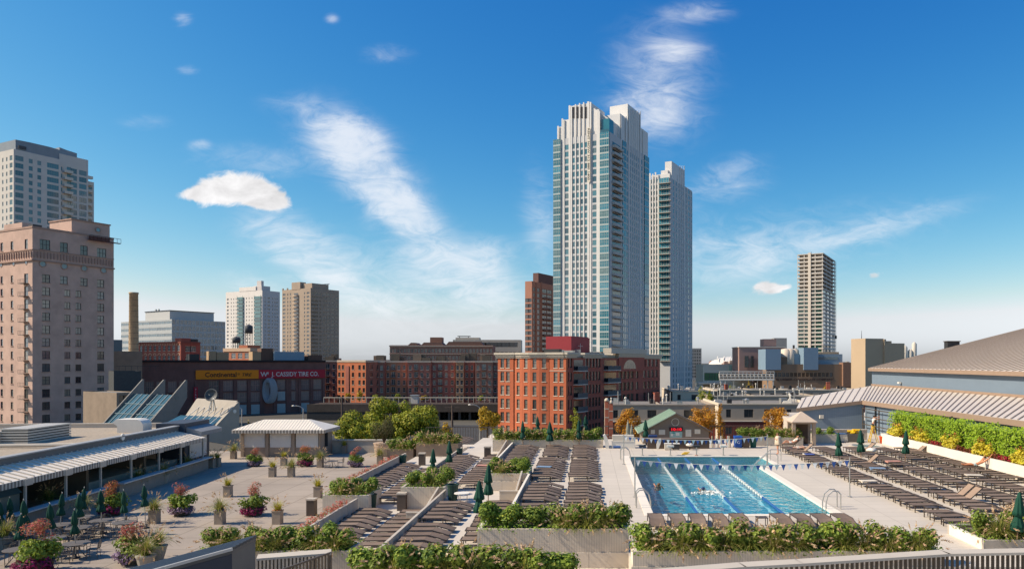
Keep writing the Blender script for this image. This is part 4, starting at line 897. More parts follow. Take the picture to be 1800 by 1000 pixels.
# ---------------------------------------------------------------- chocolate factory and neighbours, right
def factory():
    mp = mat('pink_corrugated', (.36, .24, .22), .7, .08, .3, wave=('X', 1.6, .82)); mb_ = mat('blue_cladding', (.20, .30, .42), .6, .06, .3); br = mat('factory_brown', (.27, .185, .13), .9, .12, .2)
    b = Bld('chocolate_factory', 'low brown factory with blue cladded blocks, white silos and wall lettering', 1360, 300, 3)
    LX = b.uR(1513); top = b.z(640)
    w = [(LX * (i + .5) / 22, b.z(662), LX / 22 - .35, b.z(655) - b.z(662), (0, 0)) for i in range(15)]
    b.face('R', 0, LX, 0, top, w, br, gm=M_glass_dk, fm=M_fr_dark); b.face('L', .002, 30, 0, top, [], br)
    MB().box(.01, LX, .01, 30, top - .3, top - .2).build('roof', M_roofg, b.root)
    tx = text('lettering', 'BLOMMER CHOCOLATE COMPANY', 1.15, mat('letter_brown', (.09, .055, .045), .7, .05), b.root, (b.uR(1364), -.05, b.z(668.5)), ext=.04)
    wd = max(v.co.x for v in tx.data.vertices); tx.scale = ((b.uR(1466) - b.uR(1364)) / wd, 1, 1)
    def bx(n, m_, pa, pb, ya, yb, y0=2, y1=14): return b.box(n, m_, b.uR(pa), b.uR(pb), y0, y1, b.z(yb), b.z(ya))
    bx('pink_block', mp, 1317, 1402, 609, 668, 16, 28); bx('roof_cap', mp, 1368, 1391, 593, 609, 20, 26); bx('pink_ledge', M_concl, 1316, 1403, 608, 609.4, 15.8, 28.2)
    bx('blue_block', mb_, 1345, 1372, 613.5, 650, -.6, 10); bx('brown_step', br, 1372, 1388, 627, 641, 3, 12); bx('blue_block', mb_, 1412, 1437.5, 611, 650, -.6, 10); bx('blue_side', mb_, 1401, 1412, 622, 641, 4, 12)
    bx('long_blue_shed', mat('pale_blue_shed', (.26, .35, .43), .6, .08), 1440, 1486, 622, 640.5, 3, 14); bx('shed_windows', M_glass_bl, 1442, 1478, 627, 632, 2.9, 2.99); bx('tan_block', mat('tan_wall', (.48, .34, .22), .85, .08), 1438, 1500, 617.5, 641, 15, 26)
    bx('dark_doors', M_glass_dk, 1327, 1334, 625, 646, 15.5, 15.9); bx('dark_doors', M_glass_dk, 1338, 1343.5, 625, 646, 15.5, 15.9); bx('right_wing', mat('red_brown_wing', (.25, .15, .11), .9, .12), 1480, 1514, 637, 680, -1.2, 20)
    for p, r in ((1388, 1.9), (1395, 1.9), (1406, 1.8)):
        MB().lathe([(r, 0), (r, b.z(613.5) - top + 2), (.3, b.z(612) - top + 2)], 16).build('silo', mat('silo_white', (.66, .58, .50), .6, .08), b.root, True, (b.uR(p), 5 if p < 1400 else 7, top - 2))
    for p, ya in ((1407, 605.5), (1424, 607), (1424.8, 609)): bx('stack', M_dark, p - 1, p + 1.5, ya, 613, 8, 9)
    b.done()
    t = mat('tan_render', (.46, .36, .26), .88, .06, .1); tl = mat('tan_render_light', (.55, .45, .34), .88, .06, .1)
    c = block('windowless_tan_block', 'plain windowless tan block standing left of the big ribbed roof', 1555, 262, 20, 1515, 1590, 603, t, depth=14)
    c.box('raised_part', t, .01, .8, .2, 12, c.top, c.z(596)); c.box('left_screen', t, -7.9, .05, .6, 8, 0, c.z(595)); c.box('low_step', t, .05, 4, 1, 8, c.top, c.z(599))
    MB().tube((-7.5, 3, c.z(595)), (-7.5, 3, c.z(581)), .12, .05, 6).build('flagpole', M_dark, c.root)
    c.done()
factory()

def billboard_and_gallery():
    wm_ = mat('gallery_white', (.62, .59, .52), .8, .06, .2); 
    b = block('gallery_building', 'low white building with green glass front behind the billboard frame', 1236, 330, 2, 1230, 1322, 640.5, wm_, lambda b: [(b.uR(p), b.z(668.5), 4.6, 3.4, (3, 1)) for p in (1247, 1257)], None, glassmat('lime_glass', [(.04, .14, .06), (.06, .2, .10)], .2, .5), M_fr_dark, depth=18)
    b.box('green_roof_part', mat('pale_green', (.40, .50, .42), .8, .06), b.uR(1281), b.uR(1312), -.3, 10, b.z(652), b.z(641.5)); b.box('apron', M_concl, b.uR(1222), b.uR(1268), -8, -.1, b.z(674), b.z(671)); b.done()
    d = 245; t = thing('billboard_frame', 'back of a wide white steel billboard frame on posts', 'billboard', (X(1265, d), d, Z(690, d)))
    W_ = X(1361, d) - X(1265, d); z0, z1 = Z(666, d) - Z(690, d), Z(653, d) - Z(690, d); mw = mat('frame_white', (.62, .60, .57), .6, .06)
    for k in range(4): z = z0 + (z1 - z0) * k / 3; MB().bar((0, 0, z), (W_, 0, z), .3).build('rail', mw, t)
    for k in range(15): x = W_ * k / 14; MB().bar((x, .05, z0), (x, .05, z1), .2).bar((x, .1, z0), (x, 1.6, z1 - .8), .12).build('strut', mw, t)
    MB().box(0, W_, 1.6, 1.8, z0, z1 - .6).build('panel', mat('billboard_back', (.16, .15, .15), .8, .2), t)
    for x in (0.4, W_ * .1, W_ * .88, W_ - .4): MB().bar((x, 0, Z(720, d) - Z(690, d) - 4), (x, 0, z0), .35).build('post', mw, t)
    MB().bar((0, 0, z0 - .3), (W_, 0, z0 - .3), .5, .35).build('walkway', mw, t)
billboard_and_gallery()

# ---------------------------------------------------------------- town-houses beyond the pool
def townhouses():
    mg = mat('taupe_render', (.33, .29, .255), .88, .08, .5); mr = mat('dark_red_base', (.16, .042, .036), .9, .15, .5); cream = mat('cream_parapet', (.60, .53, .44), .85, .06); rf = mat('flat_grey_roof', (.20, .19, .185), .95, .18, .5)
    rows = [('nearest row', 1066, 1258, 140, 703.5, 712.5, 'left half, behind the pool house', 0), ('nearest row', 1263, 1440, 136, 702, 711, 'right half, behind the gazebo', 1), ('second row', 1250, 1440, 178, 692, 697, 'second row back, behind the first roofs', 2), ('third row', 1262, 1520, 215, 681, 686, 'third row back, below the billboard frame', 3), ('far row', 1180, 1262, 205, 682, 688, 'cream block below the second tower', 4)]
    r2 = random.Random(11); vents = []
    for nm, pa, pb, d, yr, ye, where, k in rows:
        zr = Z(ye, d); dep = 1.0 * F * (CZ - zr) / (yr - HY) - d
        t = thing('town_house_row', 'flat-roofed grey town-house row, ' + where, 'house row', (X(pa, d), d, GZ), 0, 'town-house rows beyond the pool')
        W_ = X(pb, d) - X(pa, d); h = zr - GZ
        wz = h - 2.5
        mm = mg if k < 4 else cream
        b = Bld.__new__(Bld); b.root = t; b.nw = 0; b.over = {}
        nb = max(3, int(W_ / 3.4)); w = [(W_ * (i + .5) / nb, h - 2.35, 1.7 if i % 3 else .9, 1.5, (1, 0)) for i in range(nb)]
        b.face('R', 0, W_, h - 3.0, h, w, mm, gm=M_glass_dk, fm=M_fr_dark, rec=.15)
        b.face('R', 0, W_, 0, h - 3.05, [(W_ * (i + .5) / nb, h - 5.4, 1.3, 1.3, (1, 0)) for i in range(nb)], mr, off=-.25, gm=M_glass_dk, fm=M_fr_dark, rec=.15, name='brick_base')
        MB().box(0, W_, -.35, 0.1, h - 3.08, h - 2.95).build('ledge', M_concl, t)
        MB().box(0, W_, .1, dep, h - .3, h - .2).build('roof', rf, t); MB().box(0, .3, 0, dep, 0, h + .25).box(W_ - .3, W_, 0, dep, 0, h + .25).build('party_wall', cream if k in (1, 4) else mm, t)
        MB().box(0, W_, -.12, .2, h, h + .22).build('parapet', cream if k != 0 else mm, t)
        for i in range(1, nb // 3): b_ = MB().box(W_ * i * 3 / nb - .12, W_ * i * 3 / nb + .12, .2, dep * .9, h - .2, h + .15).build('roof_divider', cream if k == 1 else mm, t)
        for i in range(int(W_ / 1.1)): vents.append((X(pa, d) + r2.uniform(.6, W_ - .6), d + r2.uniform(1.0, max(1.5, dep - 1)), zr - .2, k))
    protos = []
    vm = [M_steel, mat('vent_white', (.7, .68, .64), .6, .08), M_dark, mat('vent_rust', (.30, .09, .06), .8, .15)]
    def pv(mb, m, n): return mb.mesh(n, [m])
    protos = [pv(MB().tube((0, 0, 0), (0, 0, 1.2), .1, n=6).lathe([(.2, 1.2), (.2, 1.4), (.05, 1.5)], 8), vm[1], 'roof_vent'), pv(MB().box(-.5, .5, -.4, .4, 0, .8).box(-.55, .55, -.45, .45, .8, .86), vm[0], 'roof_condenser'), pv(MB().box(-.35, .35, -.35, .35, 0, .9).box(-.3, .3, -.3, .3, .9, 1.0), vm[2], 'roof_condenser'),
              pv(MB().lathe([(.16, 0), (.16, .7), (.32, .75), (.32, .95), (.1, 1.1)], 10), vm[0], 'roof_vent'), pv(MB().box(-.7, .7, -.3, .3, 0, .3).box(-.6, .6, -.25, .25, .3, .5), vm[1], 'skylight'), pv(MB().box(-.45, .45, -.4, .4, 0, 1.7).box(-.5, .5, -.45, .45, 1.7, 1.85), vm[3], 'brick_chimney'), pv(MB().tube((0, 0, 0), (0, 0, 2.2), .07, n=6), vm[0], 'vent_pipe')]
    nms = ['roof_vent', 'roof_condenser', 'roof_condenser', 'roof_vent', 'skylight', 'brick_chimney', 'vent_pipe']
    cats = ['vent', 'air conditioner', 'air conditioner', 'vent', 'skylight', 'chimney', 'pipe']
    desc = ['white capped vent pipe', 'grey box condenser', 'black box condenser', 'grey turbine vent', 'low white skylight', 'small red brick chimney', 'thin grey vent pipe']
    rn = ['left half of the nearest town-house roofs', 'right half of the nearest town-house roofs', 'second row of town-house roofs', 'third row of town-house roofs', 'cream block roof below the second tower']
    for i, (x, y, z, k) in enumerate(vents[:210]):
        q = r2.choices(range(7), (4, 3, 2, 3, 2, .5, 3))[0]
        o = place(nms[q], protos[q], None, (x, y, z), r2.uniform(-.3, .3), r2.uniform(.85, 1.25)); tag(o, desc[q] + ' on the ' + rn[k], cats[q], desc[q] + 's on ' + rn[k])
    # leaning red poles with pale caps at the left end
    for i, p in enumerate((1066.5, 1074)):
        d = 112; t = thing('red_brick_pylon', ('left' if i == 0 else 'right') + ' of two slim red brick pylons with pale bands', 'pylon', (X(p, d), d, GZ), 0, 'slim red pylons'); h = Z(705 + i * 4, d) - GZ
        MB().box(-.28, .28, -.28, .28, 0, h).build('shaft', mat('pylon_red', (.50, .15, .09), .85, .1), t)
        for q in range(5): MB().box(-.3, .3, -.3, .3, 0, .14).build('band', cream, t, loc=(0, 0, h - 1.2 - q * 1.3))
        MB().lathe([(.34, 0), (.36, .15), (.25, .4), (.05, .5)], 12).build('cap', cream, t, True, (0, 0, h))
townhouses()

# ---------------------------------------------------------------- railway viaduct and street between
def viaduct():
    d = 222; zt = Z(712, d); x0, x1 = X(540, d), X(930, d)
    t = thing('railway_viaduct', 'long dark railway viaduct crossing below the brick apartment row', 'viaduct', (x0, d, GZ)); L = x1 - x0; h = zt - GZ
    MB().box(0, L, 0, 14, h - .4, h).build('track_deck', mat('ballast', (.13, .10, .085), .95, .25, 1.5), t)
    for i, y in enumerate((1.5, 3.0, 5.5, 7.0, 9.5, 11)): MB().box(0, L, y, y + .12, h + .004, h + .18).build('rail', mat('rusty_rail', (.24, .18, .15), .6, .15), t)
    MB().box(0, L, -.3, -.003, h - 2.0, h + .35).build('girder', mat('grey_girder', (.085, .068, .058), .85, .2, .5), t)
    MB().box(0, L * .33, -.2, .6, 0, h - 2.05).build('abutment', mat('blue_grey_wall', (.045, .047, .052), .9, .2), t)
    pm = MB().box(-.35, .35, 0, .7, 0, h - 2.05).mesh('pier', [mat('dark_pier', (.07, .065, .065), .9, .2)])
    for i in range(14): place('pier', pm, t, (L * .36 + i * 3.1, .2, 0)); place('pier', pm, t, (L * .36 + i * 3.1, 9, 0))
    MB().box(L * .33, L, 12, 12.4, 0, h - .5).build('rear_wall', mat('dark_wall', (.03, .03, .032), .9, .2), t)
    fz = h + .2
    MB().box(0, L, 13.7, 13.9, fz + 1.3, fz + 1.6).build('fence_rail', mat('cream_rail', (.60, .55, .44), .8, .06), t)
    po = MB().box(-.07, .07, 13.72, 13.86, fz - .2, fz + 1.3).mesh('fence_post', [mat('cream_rail', (.6, .5, .4))])
    for i in range(40): place('fence_post', po, t, (L * i / 39, 0, 0))
    # catenary/utility poles and signal hut
    for p, ya, yb in ((601, 698, 760), (795, 712, 762)):
        q = thing('utility_pole', 'dark utility pole ' + ('left of the tree' if p < 700 else 'beside the viaduct opening right of the tree'), 'pole', (X(p, 200), 200, GZ)); hh = Z(ya, 200) - GZ
        MB().tube((0, 0, 0), (0, 0, hh), .3, .2, 8).build('pole_shaft', mat('pole_wood', (.12, .09, .075), .9, .2), q); MB().bar((-2, 0, hh - .6), (2, 0, hh - .6), .18).build('crossarm', mat('pole_wood', (.1, .1, .1)), q)
    q = thing('signal_hut', 'small pale signal hut on the railway viaduct', 'hut', (X(729, 229), 229, zt)); MB().box(-1.1, 1.1, -1, 1, 0, 2.6).build('body', M_concl, q); MB().box(-1.3, 1.3, -1.2, 1.2, 2.6, 2.8).build('roof', M_steel, q)
    # street and pavements below
    s = MB().box(X(640, 200), X(1000, 200), 100, 205, GZ + .004, GZ + .01); struct(s.build('street', M_asph))
    s = MB().box(X(800, 130), X(880, 130), 100, 200, GZ + .012, GZ + .14); struct(s.build('pavement', M_concl))
viaduct()
def lamps():
    for p, yt, d, lab in ((843, 711, 150, 'street lamp beside the yellow tree'), (533, 713, 150, 'street lamp before the tire warehouse'), (425, 714, 150, 'street lamp at the left of the tire warehouse')):
        t = thing('street_lamp', 'grey curved-arm ' + lab, 'street lamp', (X(p, d), d, GZ), 0, 'street lamps'); h = Z(yt, d) - GZ - .6; s = -1
        MB().tube((0, 0, 0), (0, 0, h), .14, .09, 8).build('pole', M_steel, t)
        pts = [(0, 0, h), (s * .5, 0, h + .4), (s * 1.2, 0, h + .6), (s * 1.8, 0, h + .6)]; MB().path(pts, .06).build('arm', M_steel, t)
        MB().lathe([(.1, 0), (.3, .05), (.3, .2), (.1, .28)], 10).build('lamp_head', M_white, t, True, (s * 2.0, 0, h + .45))
lamps()

# ---------------------------------------------------------------- distant skyline
def skyline():
    r2 = random.Random(21); ms = [mat('far_%d' % i, c, .9, .1, .05) for i, c in enumerate([(.30, .20, .17), (.38, .30, .25), (.26, .22, .21), (.44, .38, .32), (.33, .17, .13), (.30, .31, .33)])]
    ks = ['brick', 'tan', 'grey-brown', 'cream', 'red', 'grey']
    for i in range(75):
        d = r2.uniform(480, 1300); zone = r2.random()
        px = r2.uniform(1222, 1530) if zone < .5 else (r2.uniform(596, 925) if zone < .8 else r2.uniform(1585, 1680))
        ht = r2.uniform(7, 17) + (r2.uniform(0, 6) if zone > .5 else 0); wd = r2.uniform(10, 32); q = r2.randrange(6)
        if d > 900: ht += 3
        b = MB().box(-wd / 2, wd / 2, 0, 14, 0, ht).box(-wd / 2 + 1, -wd / 2 + 5, 3, 8, ht, ht + 2)
        for k in range(int(wd / 2.6)):
            for z in rng(2, int((ht - 3) / 3.2) + 1, 3.2):
                if z < ht - 2.5: b.box(-wd / 2 + .8 + k * 2.6, -wd / 2 + 2.2 + k * 2.6, -.04, -.01, z, z + 1.7, 1)
        o = b.build('distant_building', [ms[q], M_glass_dk], None, loc=(X(px, d), d, GZ)); tag(o, 'low ' + ks[q] + ' building far off on the skyline', 'building', 'far ' + ks[q] + ' skyline buildings')
    d = 1150; t = thing('white_domed_arena', 'low white domed roof far off left of the factory', 'arena', (X(1285, d), d, GZ))
    MB().lathe([(34, 0), (34, 15), (30, 19), (18, 23.5), (6, 25.5), (.5, 26)], 28).build('dome', mat('arena_white', (.58, .58, .58), .6, .03), t, True)
    for q in range(6): MB().bar((-26 + q * 10, -24, 21), (-22 + q * 10, -8, 26), 1).build('roof_truss', M_white, t)
    for p, ya, d2, lab in ((1222, 612, 700, 'small grey tower right of the second tower'), (1575, 606, 700, 'thin grey tower right of the tan block'), (1372, 594, 700, 'brick tower block behind the factory')):
        b = MB().box(-6, 6, 0, 12, 0, Z(ya, d2) - GZ); 
        for k in range(5):
            for z in rng(3, 9, 3): b.box(-5.2 + k * 2.2, -3.8 + k * 2.2, -.05, -.01, z, z + 1.8, 1)
        o = b.build('distant_tower', [ms[5], M_glass_dk], None, loc=(X(p, d2), d2, GZ)); tag(o, lab, 'building')
    d2 = 640; t = thing('grain_silos', 'distant cluster of pale silos left of the ribbed roof', 'silos', (X(1597, d2), d2, GZ))
    for i, (dx, hh) in enumerate(((-7, 26), (-3, 30), (1.5, 27), (5, 33))): MB().lathe([(2, 0), (2, hh), (.3, hh + 2)], 12).build('silo', M_concl, t, True, (dx, 0, 0))
skyline()
# ================================================================ the club terraces
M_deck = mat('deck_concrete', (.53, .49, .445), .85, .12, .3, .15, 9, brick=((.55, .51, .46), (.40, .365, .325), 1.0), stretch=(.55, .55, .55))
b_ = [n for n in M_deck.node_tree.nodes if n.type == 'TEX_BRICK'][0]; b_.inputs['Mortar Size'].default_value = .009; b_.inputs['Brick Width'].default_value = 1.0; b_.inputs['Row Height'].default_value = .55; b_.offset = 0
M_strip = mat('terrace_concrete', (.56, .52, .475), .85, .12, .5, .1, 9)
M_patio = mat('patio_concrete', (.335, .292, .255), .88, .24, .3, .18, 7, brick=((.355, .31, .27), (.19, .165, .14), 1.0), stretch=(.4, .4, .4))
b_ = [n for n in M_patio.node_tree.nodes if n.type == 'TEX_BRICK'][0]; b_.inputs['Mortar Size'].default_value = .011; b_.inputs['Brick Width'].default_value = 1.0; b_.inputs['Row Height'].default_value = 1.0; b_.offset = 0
M_board = mat('board_concrete', (.52, .48, .435), .88, .1, 1.2, wave=('X', 3.2, .80, .06))
M_wallc = mat('wall_concrete', (.47, .43, .385), .88, .12, 1.5, .15)
M_whitew = mat('white_wall', (.74, .70, .64), .8, .06, .8)
M_cap = mat('pale_cap', (.50, .465, .42), .8, .07, 1.)
M_soil = mat('soil', (.06, .045, .03), .95, .3, 4)
M_bronze = mat('bronze_frame', (.075, .058, .046), .5, .08, 3, spec=.4)

JX = 45.0                                        # depth at which the terrace edges jog
def slabs(name, m, rects, z):
    mb = MB()
    for x0, x1, y0, y1 in rects: mb.box(x0, x1, y0, y1, GZ + .02, z)
    return struct(mb.build(name, m))
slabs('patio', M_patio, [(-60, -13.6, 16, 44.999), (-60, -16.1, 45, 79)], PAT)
slabs('lower_lounger_terrace', M_strip, [(-13.599, -8.55, 33.0, 44.999), (-16.099, -11.3, 45, 79)], S1)
slabs('middle_lounger_terrace', M_strip, [(-8.549, -3.75, 14, 46.499), (-11.299, -6.65, 46.5, 79), (-3.749, 1.56, 14, 29.1), (1.561, 45, 14, 27.1)], S2)
PX0, PX1, PY0, PY1 = 3.15, 12.15, 36.4, 58.7; AX1, AY0 = 13.55, 53.2
dk = MB()
for x0, x1, y0, y1 in ((-3.749, PX0, 29.101, 46.5), (-6.649, PX0, 46.5, 72), (1.561, PX0, 27.101, 29.101), (PX0, AX1, 27.101, PY0), (PX0, AX1, PY1, 72), (PX1, AX1, PY0, AY0), (AX1, 26.9, 27.101, 72), (26.9, 45, 20, 110), (20.5, 26.9, 72, 79)):
    dk.box(x0, x1, y0, y1, GZ + .03, DK)
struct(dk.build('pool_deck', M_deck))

# ---------------------------------------------------------------- swimming pool
def pool():
    t = thing('swimming_pool', 'rectangular outdoor lap pool with pale coping and teal water', 'pool', (PX0, PY0, -1.4))
    W_, L_, A_ = PX1 - PX0, PY1 - PY0, AX1 - PX0; ay = AY0 - PY0
    tile = mat('pool_tile', (.05, .36, .50), .4, .18, .35, .0); 
    MB().box(0, A_, 0, L_, -.2, 0).build('floor', tile, t)
    MB().box(-.02, .03, .031, L_ - .031, -.2, 1.36).box(-.02, W_ - .031, -.02, .03, -.2, 1.36).box(-.02, A_, L_ - .03, L_ + .02, -.2, 1.36).box(W_ - .03, W_ + .02, -.02, ay, -.2, 1.36).box(W_ + .021, A_ - .031, ay - .02, ay + .03, -.2, 1.36).box(A_ - .03, A_ + .02, ay + .031, L_ - .031, -.2, 1.36).build('basin_wall', mat('basin_wall', (.12, .34, .42), .5, .1), t)
    co = M_whitew; z0, z1 = 1.33, 1.425
    for nm, a in (('coping', (-.42, .04, -.35, L_ + .3)), ('coping', (W_ - .04, W_ + .42, -.35, ay - .02)), ('coping', (.04, W_ - .04, -.4, .03)), ('coping', (.04, A_, L_ - .03, L_ + .3)), ('coping', (W_ + .42, A_ + .4, ay - .4, ay - .02)), ('coping', (A_, A_ + .4, ay, L_ + .3))):
        MB().box(*a, z0, z1).build(nm, co, t)
    # pale wavy lines on the floor, one along each lane
    ln = mat('lane_line', (.80, .90, .95), .4, .15, 1.0); r2 = random.Random(2)
    for k, x in enumerate((1.25, 3.4, 5.55, 7.7)):
        mb = MB(); pts = []; n = 90
        for i in range(n + 1):
            y = .9 + (L_ - 2.2) * i / n; w = .09 + .07 * math.sin(i * .9 + k) * math.sin(i * .37) + r2.uniform(-.03, .03); c = x + .05 * math.sin(i * .6 + k * 2) + r2.uniform(-.03, .03)
            pts.append((c - max(.03, w), c + max(.03, w), y))
        vs = []
        for a, b, y in pts: vs += [(a, y, .006), (b, y, .006)]
        mb.add(vs, [(2 * i, 2 * i + 1, 2 * i + 3, 2 * i + 2) for i in range(n)]); mb.build('lane_line', ln, t)
    for k in range(4): MB().box(W_ + .05 + k * .36, A_, ay + .05, L_, 0.004, .25 + .28 * k).build('entry_step', mat('step_tile', (.30, .42, .46), .5, .08), t)
    w = MB(); nx, ny = 60, 130
    def quad(x0, x1, y0, y1): w.add([(x0, y0, 1.29), (x1, y0, 1.29), (x1, y1, 1.29), (x0, y1, 1.29)], [(0, 1, 2, 3)])
    quad(0, W_, 0, ay); quad(0, A_, ay, L_)
    m = bpy.data.materials.new('pool_water'); m.use_nodes = True; q = m.node_tree; n = q.nodes; l = q.links; n.clear()
    out = n.new('ShaderNodeOutputMaterial'); tr = n.new('ShaderNodeBsdfTransparent'); tr.inputs[0].default_value = (.62, .90, .95, 1)
    gl = n.new('ShaderNodeBsdfGlossy'); gl.inputs['Roughness'].default_value = .04; gl.inputs[0].default_value = (1, 1, 1, 1)
    tcn = n.new('ShaderNodeTexCoord'); mp = n.new('ShaderNodeMapping'); l.new(tcn.outputs['Object'], mp.inputs[0]); mp.inputs['Scale'].default_value = (1, .7, 1)
    nz = n.new('ShaderNodeTexNoise'); l.new(mp.outputs[0], nz.inputs[0]); nz.inputs['Scale'].default_value = 2.6; nz.inputs['Detail'].default_value = 4; nz.inputs['Distortion'].default_value = .6
    bp = n.new('ShaderNodeBump'); bp.inputs['Strength'].default_value = .75; bp.inputs['Distance'].default_value = .12; l.new(nz.outputs[0], bp.inputs['Height']); l.new(bp.outputs[0], gl.inputs['Normal'])
    fr = n.new('ShaderNodeFresnel'); fr.inputs[0].default_value = 1.22; l.new(bp.outputs[0], fr.inputs['Normal'])
    ms = n.new('ShaderNodeMixShader'); l.new(fr.outputs[0], ms.inputs[0]); l.new(tr.outputs[0], ms.inputs[1]); l.new(gl.outputs[0], ms.inputs[2]); l.new(ms.outputs[0], out.inputs[0])
    w.build('water', m, t)
pool()

# lane ropes: white floats in the middle, plain blue towards the ends
def lane_ropes():
    fl = mat('white_float', (.85, .85, .84), .4, .03); bl = mat('blue_float', (.03, .14, .42), .45, .05)
    for k, x in enumerate((5.46, 7.60, 9.75)):
        t = thing('lane_rope', 'floating lane rope with white and blue discs, ' + ('left', 'middle', 'right')[k] + ' of the three in the pool', 'lane rope', (x, PY0, -.10), 0, 'pool lane ropes')
        a = MB(); b = MB(); b2 = MB(); y = .3
        while y < PY1 - PY0 - .3:
            white = 5.0 < y < 18.6
            if white: a.lathe([(.03, 0), (.085, .03), (.085, .13), (.03, .16)], 8, (0, 0, 0)) if False else a.box(-.06, .06, y, y + .24, -.05, .08)
            else: (b if y < 9 else b2).box(-.05, .05, y, y + .14, -.05, .05)
            y += .66 if white else .16
        a.build('white_floats', fl, t); b.build('blue_floats', bl, t); b2.build('blue_floats', bl, t); MB().bar((0, 0, 0), (0, PY1 - PY0, 0), .025).build('cable', M_white, t)
lane_ropes()

def pennants():
    fb = mat('flag_blue', (.04, .10, .34), .8, .05); fw = mat('flag_white', (.78, .80, .84), .8, .05)
    for k, d in enumerate((41.1, 54.2)):
        t = thing('pennant_line', 'line of blue and white pennants across the ' + ('near' if k == 0 else 'far') + ' end of the pool', 'pennants', (2.56, d, 0), 0, 'backstroke pennant lines')
        xa, xb = 0, 12.9 - 2.56 + (1.6 if k == 0 else .2); hz = 2.05
        for x in (xa, xb): MB().tube((x, 0, 0), (x, 0, hz + .15), .035, n=8).lathe([(.12, 0), (.12, .03)], 10, (x, 0, 0)).build('post', M_steel, t)
        f = lambda s: hz - .28 * 4 * s * (1 - s)
        MB().path([(xa + (xb - xa) * i / 16, 0, f(i / 16)) for i in range(17)], .012, 4).build('line', M_white, t)
        n = 34
        for i in range(n):
            s0, s1 = (i + .12) / n, (i + .88) / n; x0, x1 = xa + (xb - xa) * s0, xa + (xb - xa) * s1; xm = (x0 + x1) / 2
            o = rnd.uniform(-.1, .1)
            MB().slab([(x0, 0, f(s0)), (x1, 0, f(s1)), (xm, o, f(s0) - .34)], (0, .01, 0)).build('flag', fb if i % 2 else fw, t)
pennants()

def pool_rails():
    def hoop(x, d, rz, lab):
        t = thing('pool_ladder', lab, 'pool ladder', (x, d, 0), rz, 'steel pool ladders')
        for y in (-.28, .28):
            pts = [(.45, y, 0), (.45, y, .75), (.3, y, .92), (.05, y, .92), (-.2, y, .7), (-.3, y, .3), (-.3, y, -.9)]; MB().path(pts, .03, 8).build('handrail', M_steel, t)
        for z in (-.25, -.55, -.85): MB().box(-.36, -.24, -.28, .28, z, z + .04).build('tread', M_steel, t)
    hoop(PX0 - .25, 38.3, math.pi, 'steel pool ladder at the near left corner of the pool')
    hoop(PX1 + .25, 38.0, 0, 'steel pool ladder at the near right corner of the pool')
    hoop(PX0 - .25, 57.0, math.pi, 'steel pool ladder at the far left corner of the pool')
    for i, (x, d) in enumerate(((13.2, 53.6), (14.1, 56.2))):
        t = thing('step_rail', 'bent steel handrail at the pool steps, ' + ('nearer' if i == 0 else 'farther') + ' one', 'handrail', (x, d, 0), 0, 'handrails at the pool steps')
        MB().path([(-1.6, 0, -.3), (-.3, 0, .85), (.35, 0, .85), (.5, 0, .7), (.5, 0, 0)], .03, 8).build('handrail', M_steel, t); MB().tube((-.3, 0, 0.0), (-.3, 0, .85), .025).build('post', M_steel, t)
    sb = mat('block_white', (.66, .66, .64), .6, .08)
    for i, x in enumerate((4.3, 6.55, 8.65, 10.8)):
        t = thing('starting_post', 'low starting post, ' + ordn(i + 1) + ' from the left behind the far pool edge', 'starting post', (x, PY1 + .7, 0), 0, 'starting posts at the far pool end')
        MB().tube((0, 0, 0), (0, 0, .75), .05).build('pole', M_steel, t); MB().lathe([(.14, 0), (.14, .03)], 10).build('base', mat('red_base', (.35, .10, .06), .7, .1) if i == 2 else M_steel, t)
        MB().box(-.28, .28, -.22, .22, .75, .8).box(-.26, .26, -.2, .2, .68, .75).build('platform', sb if i % 2 else M_dark, t)
pool_rails()

# ---------------------------------------------------------------- low panel walls between the terraces
PANEL = MB().box(-.05, .05, .015, .885, 0, 1).mesh('panel', [M_wallc])
def panel_wall(lab, x, d0, d1, z0, z1, cap=M_wallc):
    t = thing('panel_wall', lab, 'low wall', (x, d0, z0), 0, 'low concrete panel walls between the terraces')
    n = max(1, round((d1 - d0) / .9)); sy = (d1 - d0) / (n * .9)
    for i in range(n): place('panel', PANEL, t, (0, i * .9 * sy, .03), None, (1, sy, z1 - z0 - .10))
    MB().box(-.065, .065, 0, d1 - d0, z1 - z0 - .07, z1 - z0).build('cap', cap, t)
    MB().box(-.045, .045, 0, d1 - d0, -.02, .03).build('footing', M_wallc, t)
    return t
panel_wall('panel wall between the patio and lower loungers, near half', -13.6, 34.0, 43.4, S1, -.48)
panel_wall('panel wall between the patio and lower loungers, far half', -16.1, 49, 65, S1, -.48)
panel_wall('panel wall right of the front left loungers', -8.55, 30.2, 44.1, S1, -.08)
panel_wall('panel wall behind the middle terrace umbrellas', -11.3, 49.5, 66, S1, -.08)
panel_wall('bright-capped panel wall left of the front deck loungers', -3.75, 32.4, 46.4, S2, .5, M_whitew)
panel_wall('bright-capped panel wall left of the far deck loungers', -6.65, 52.5, 66.6, S2, .5, M_whitew)

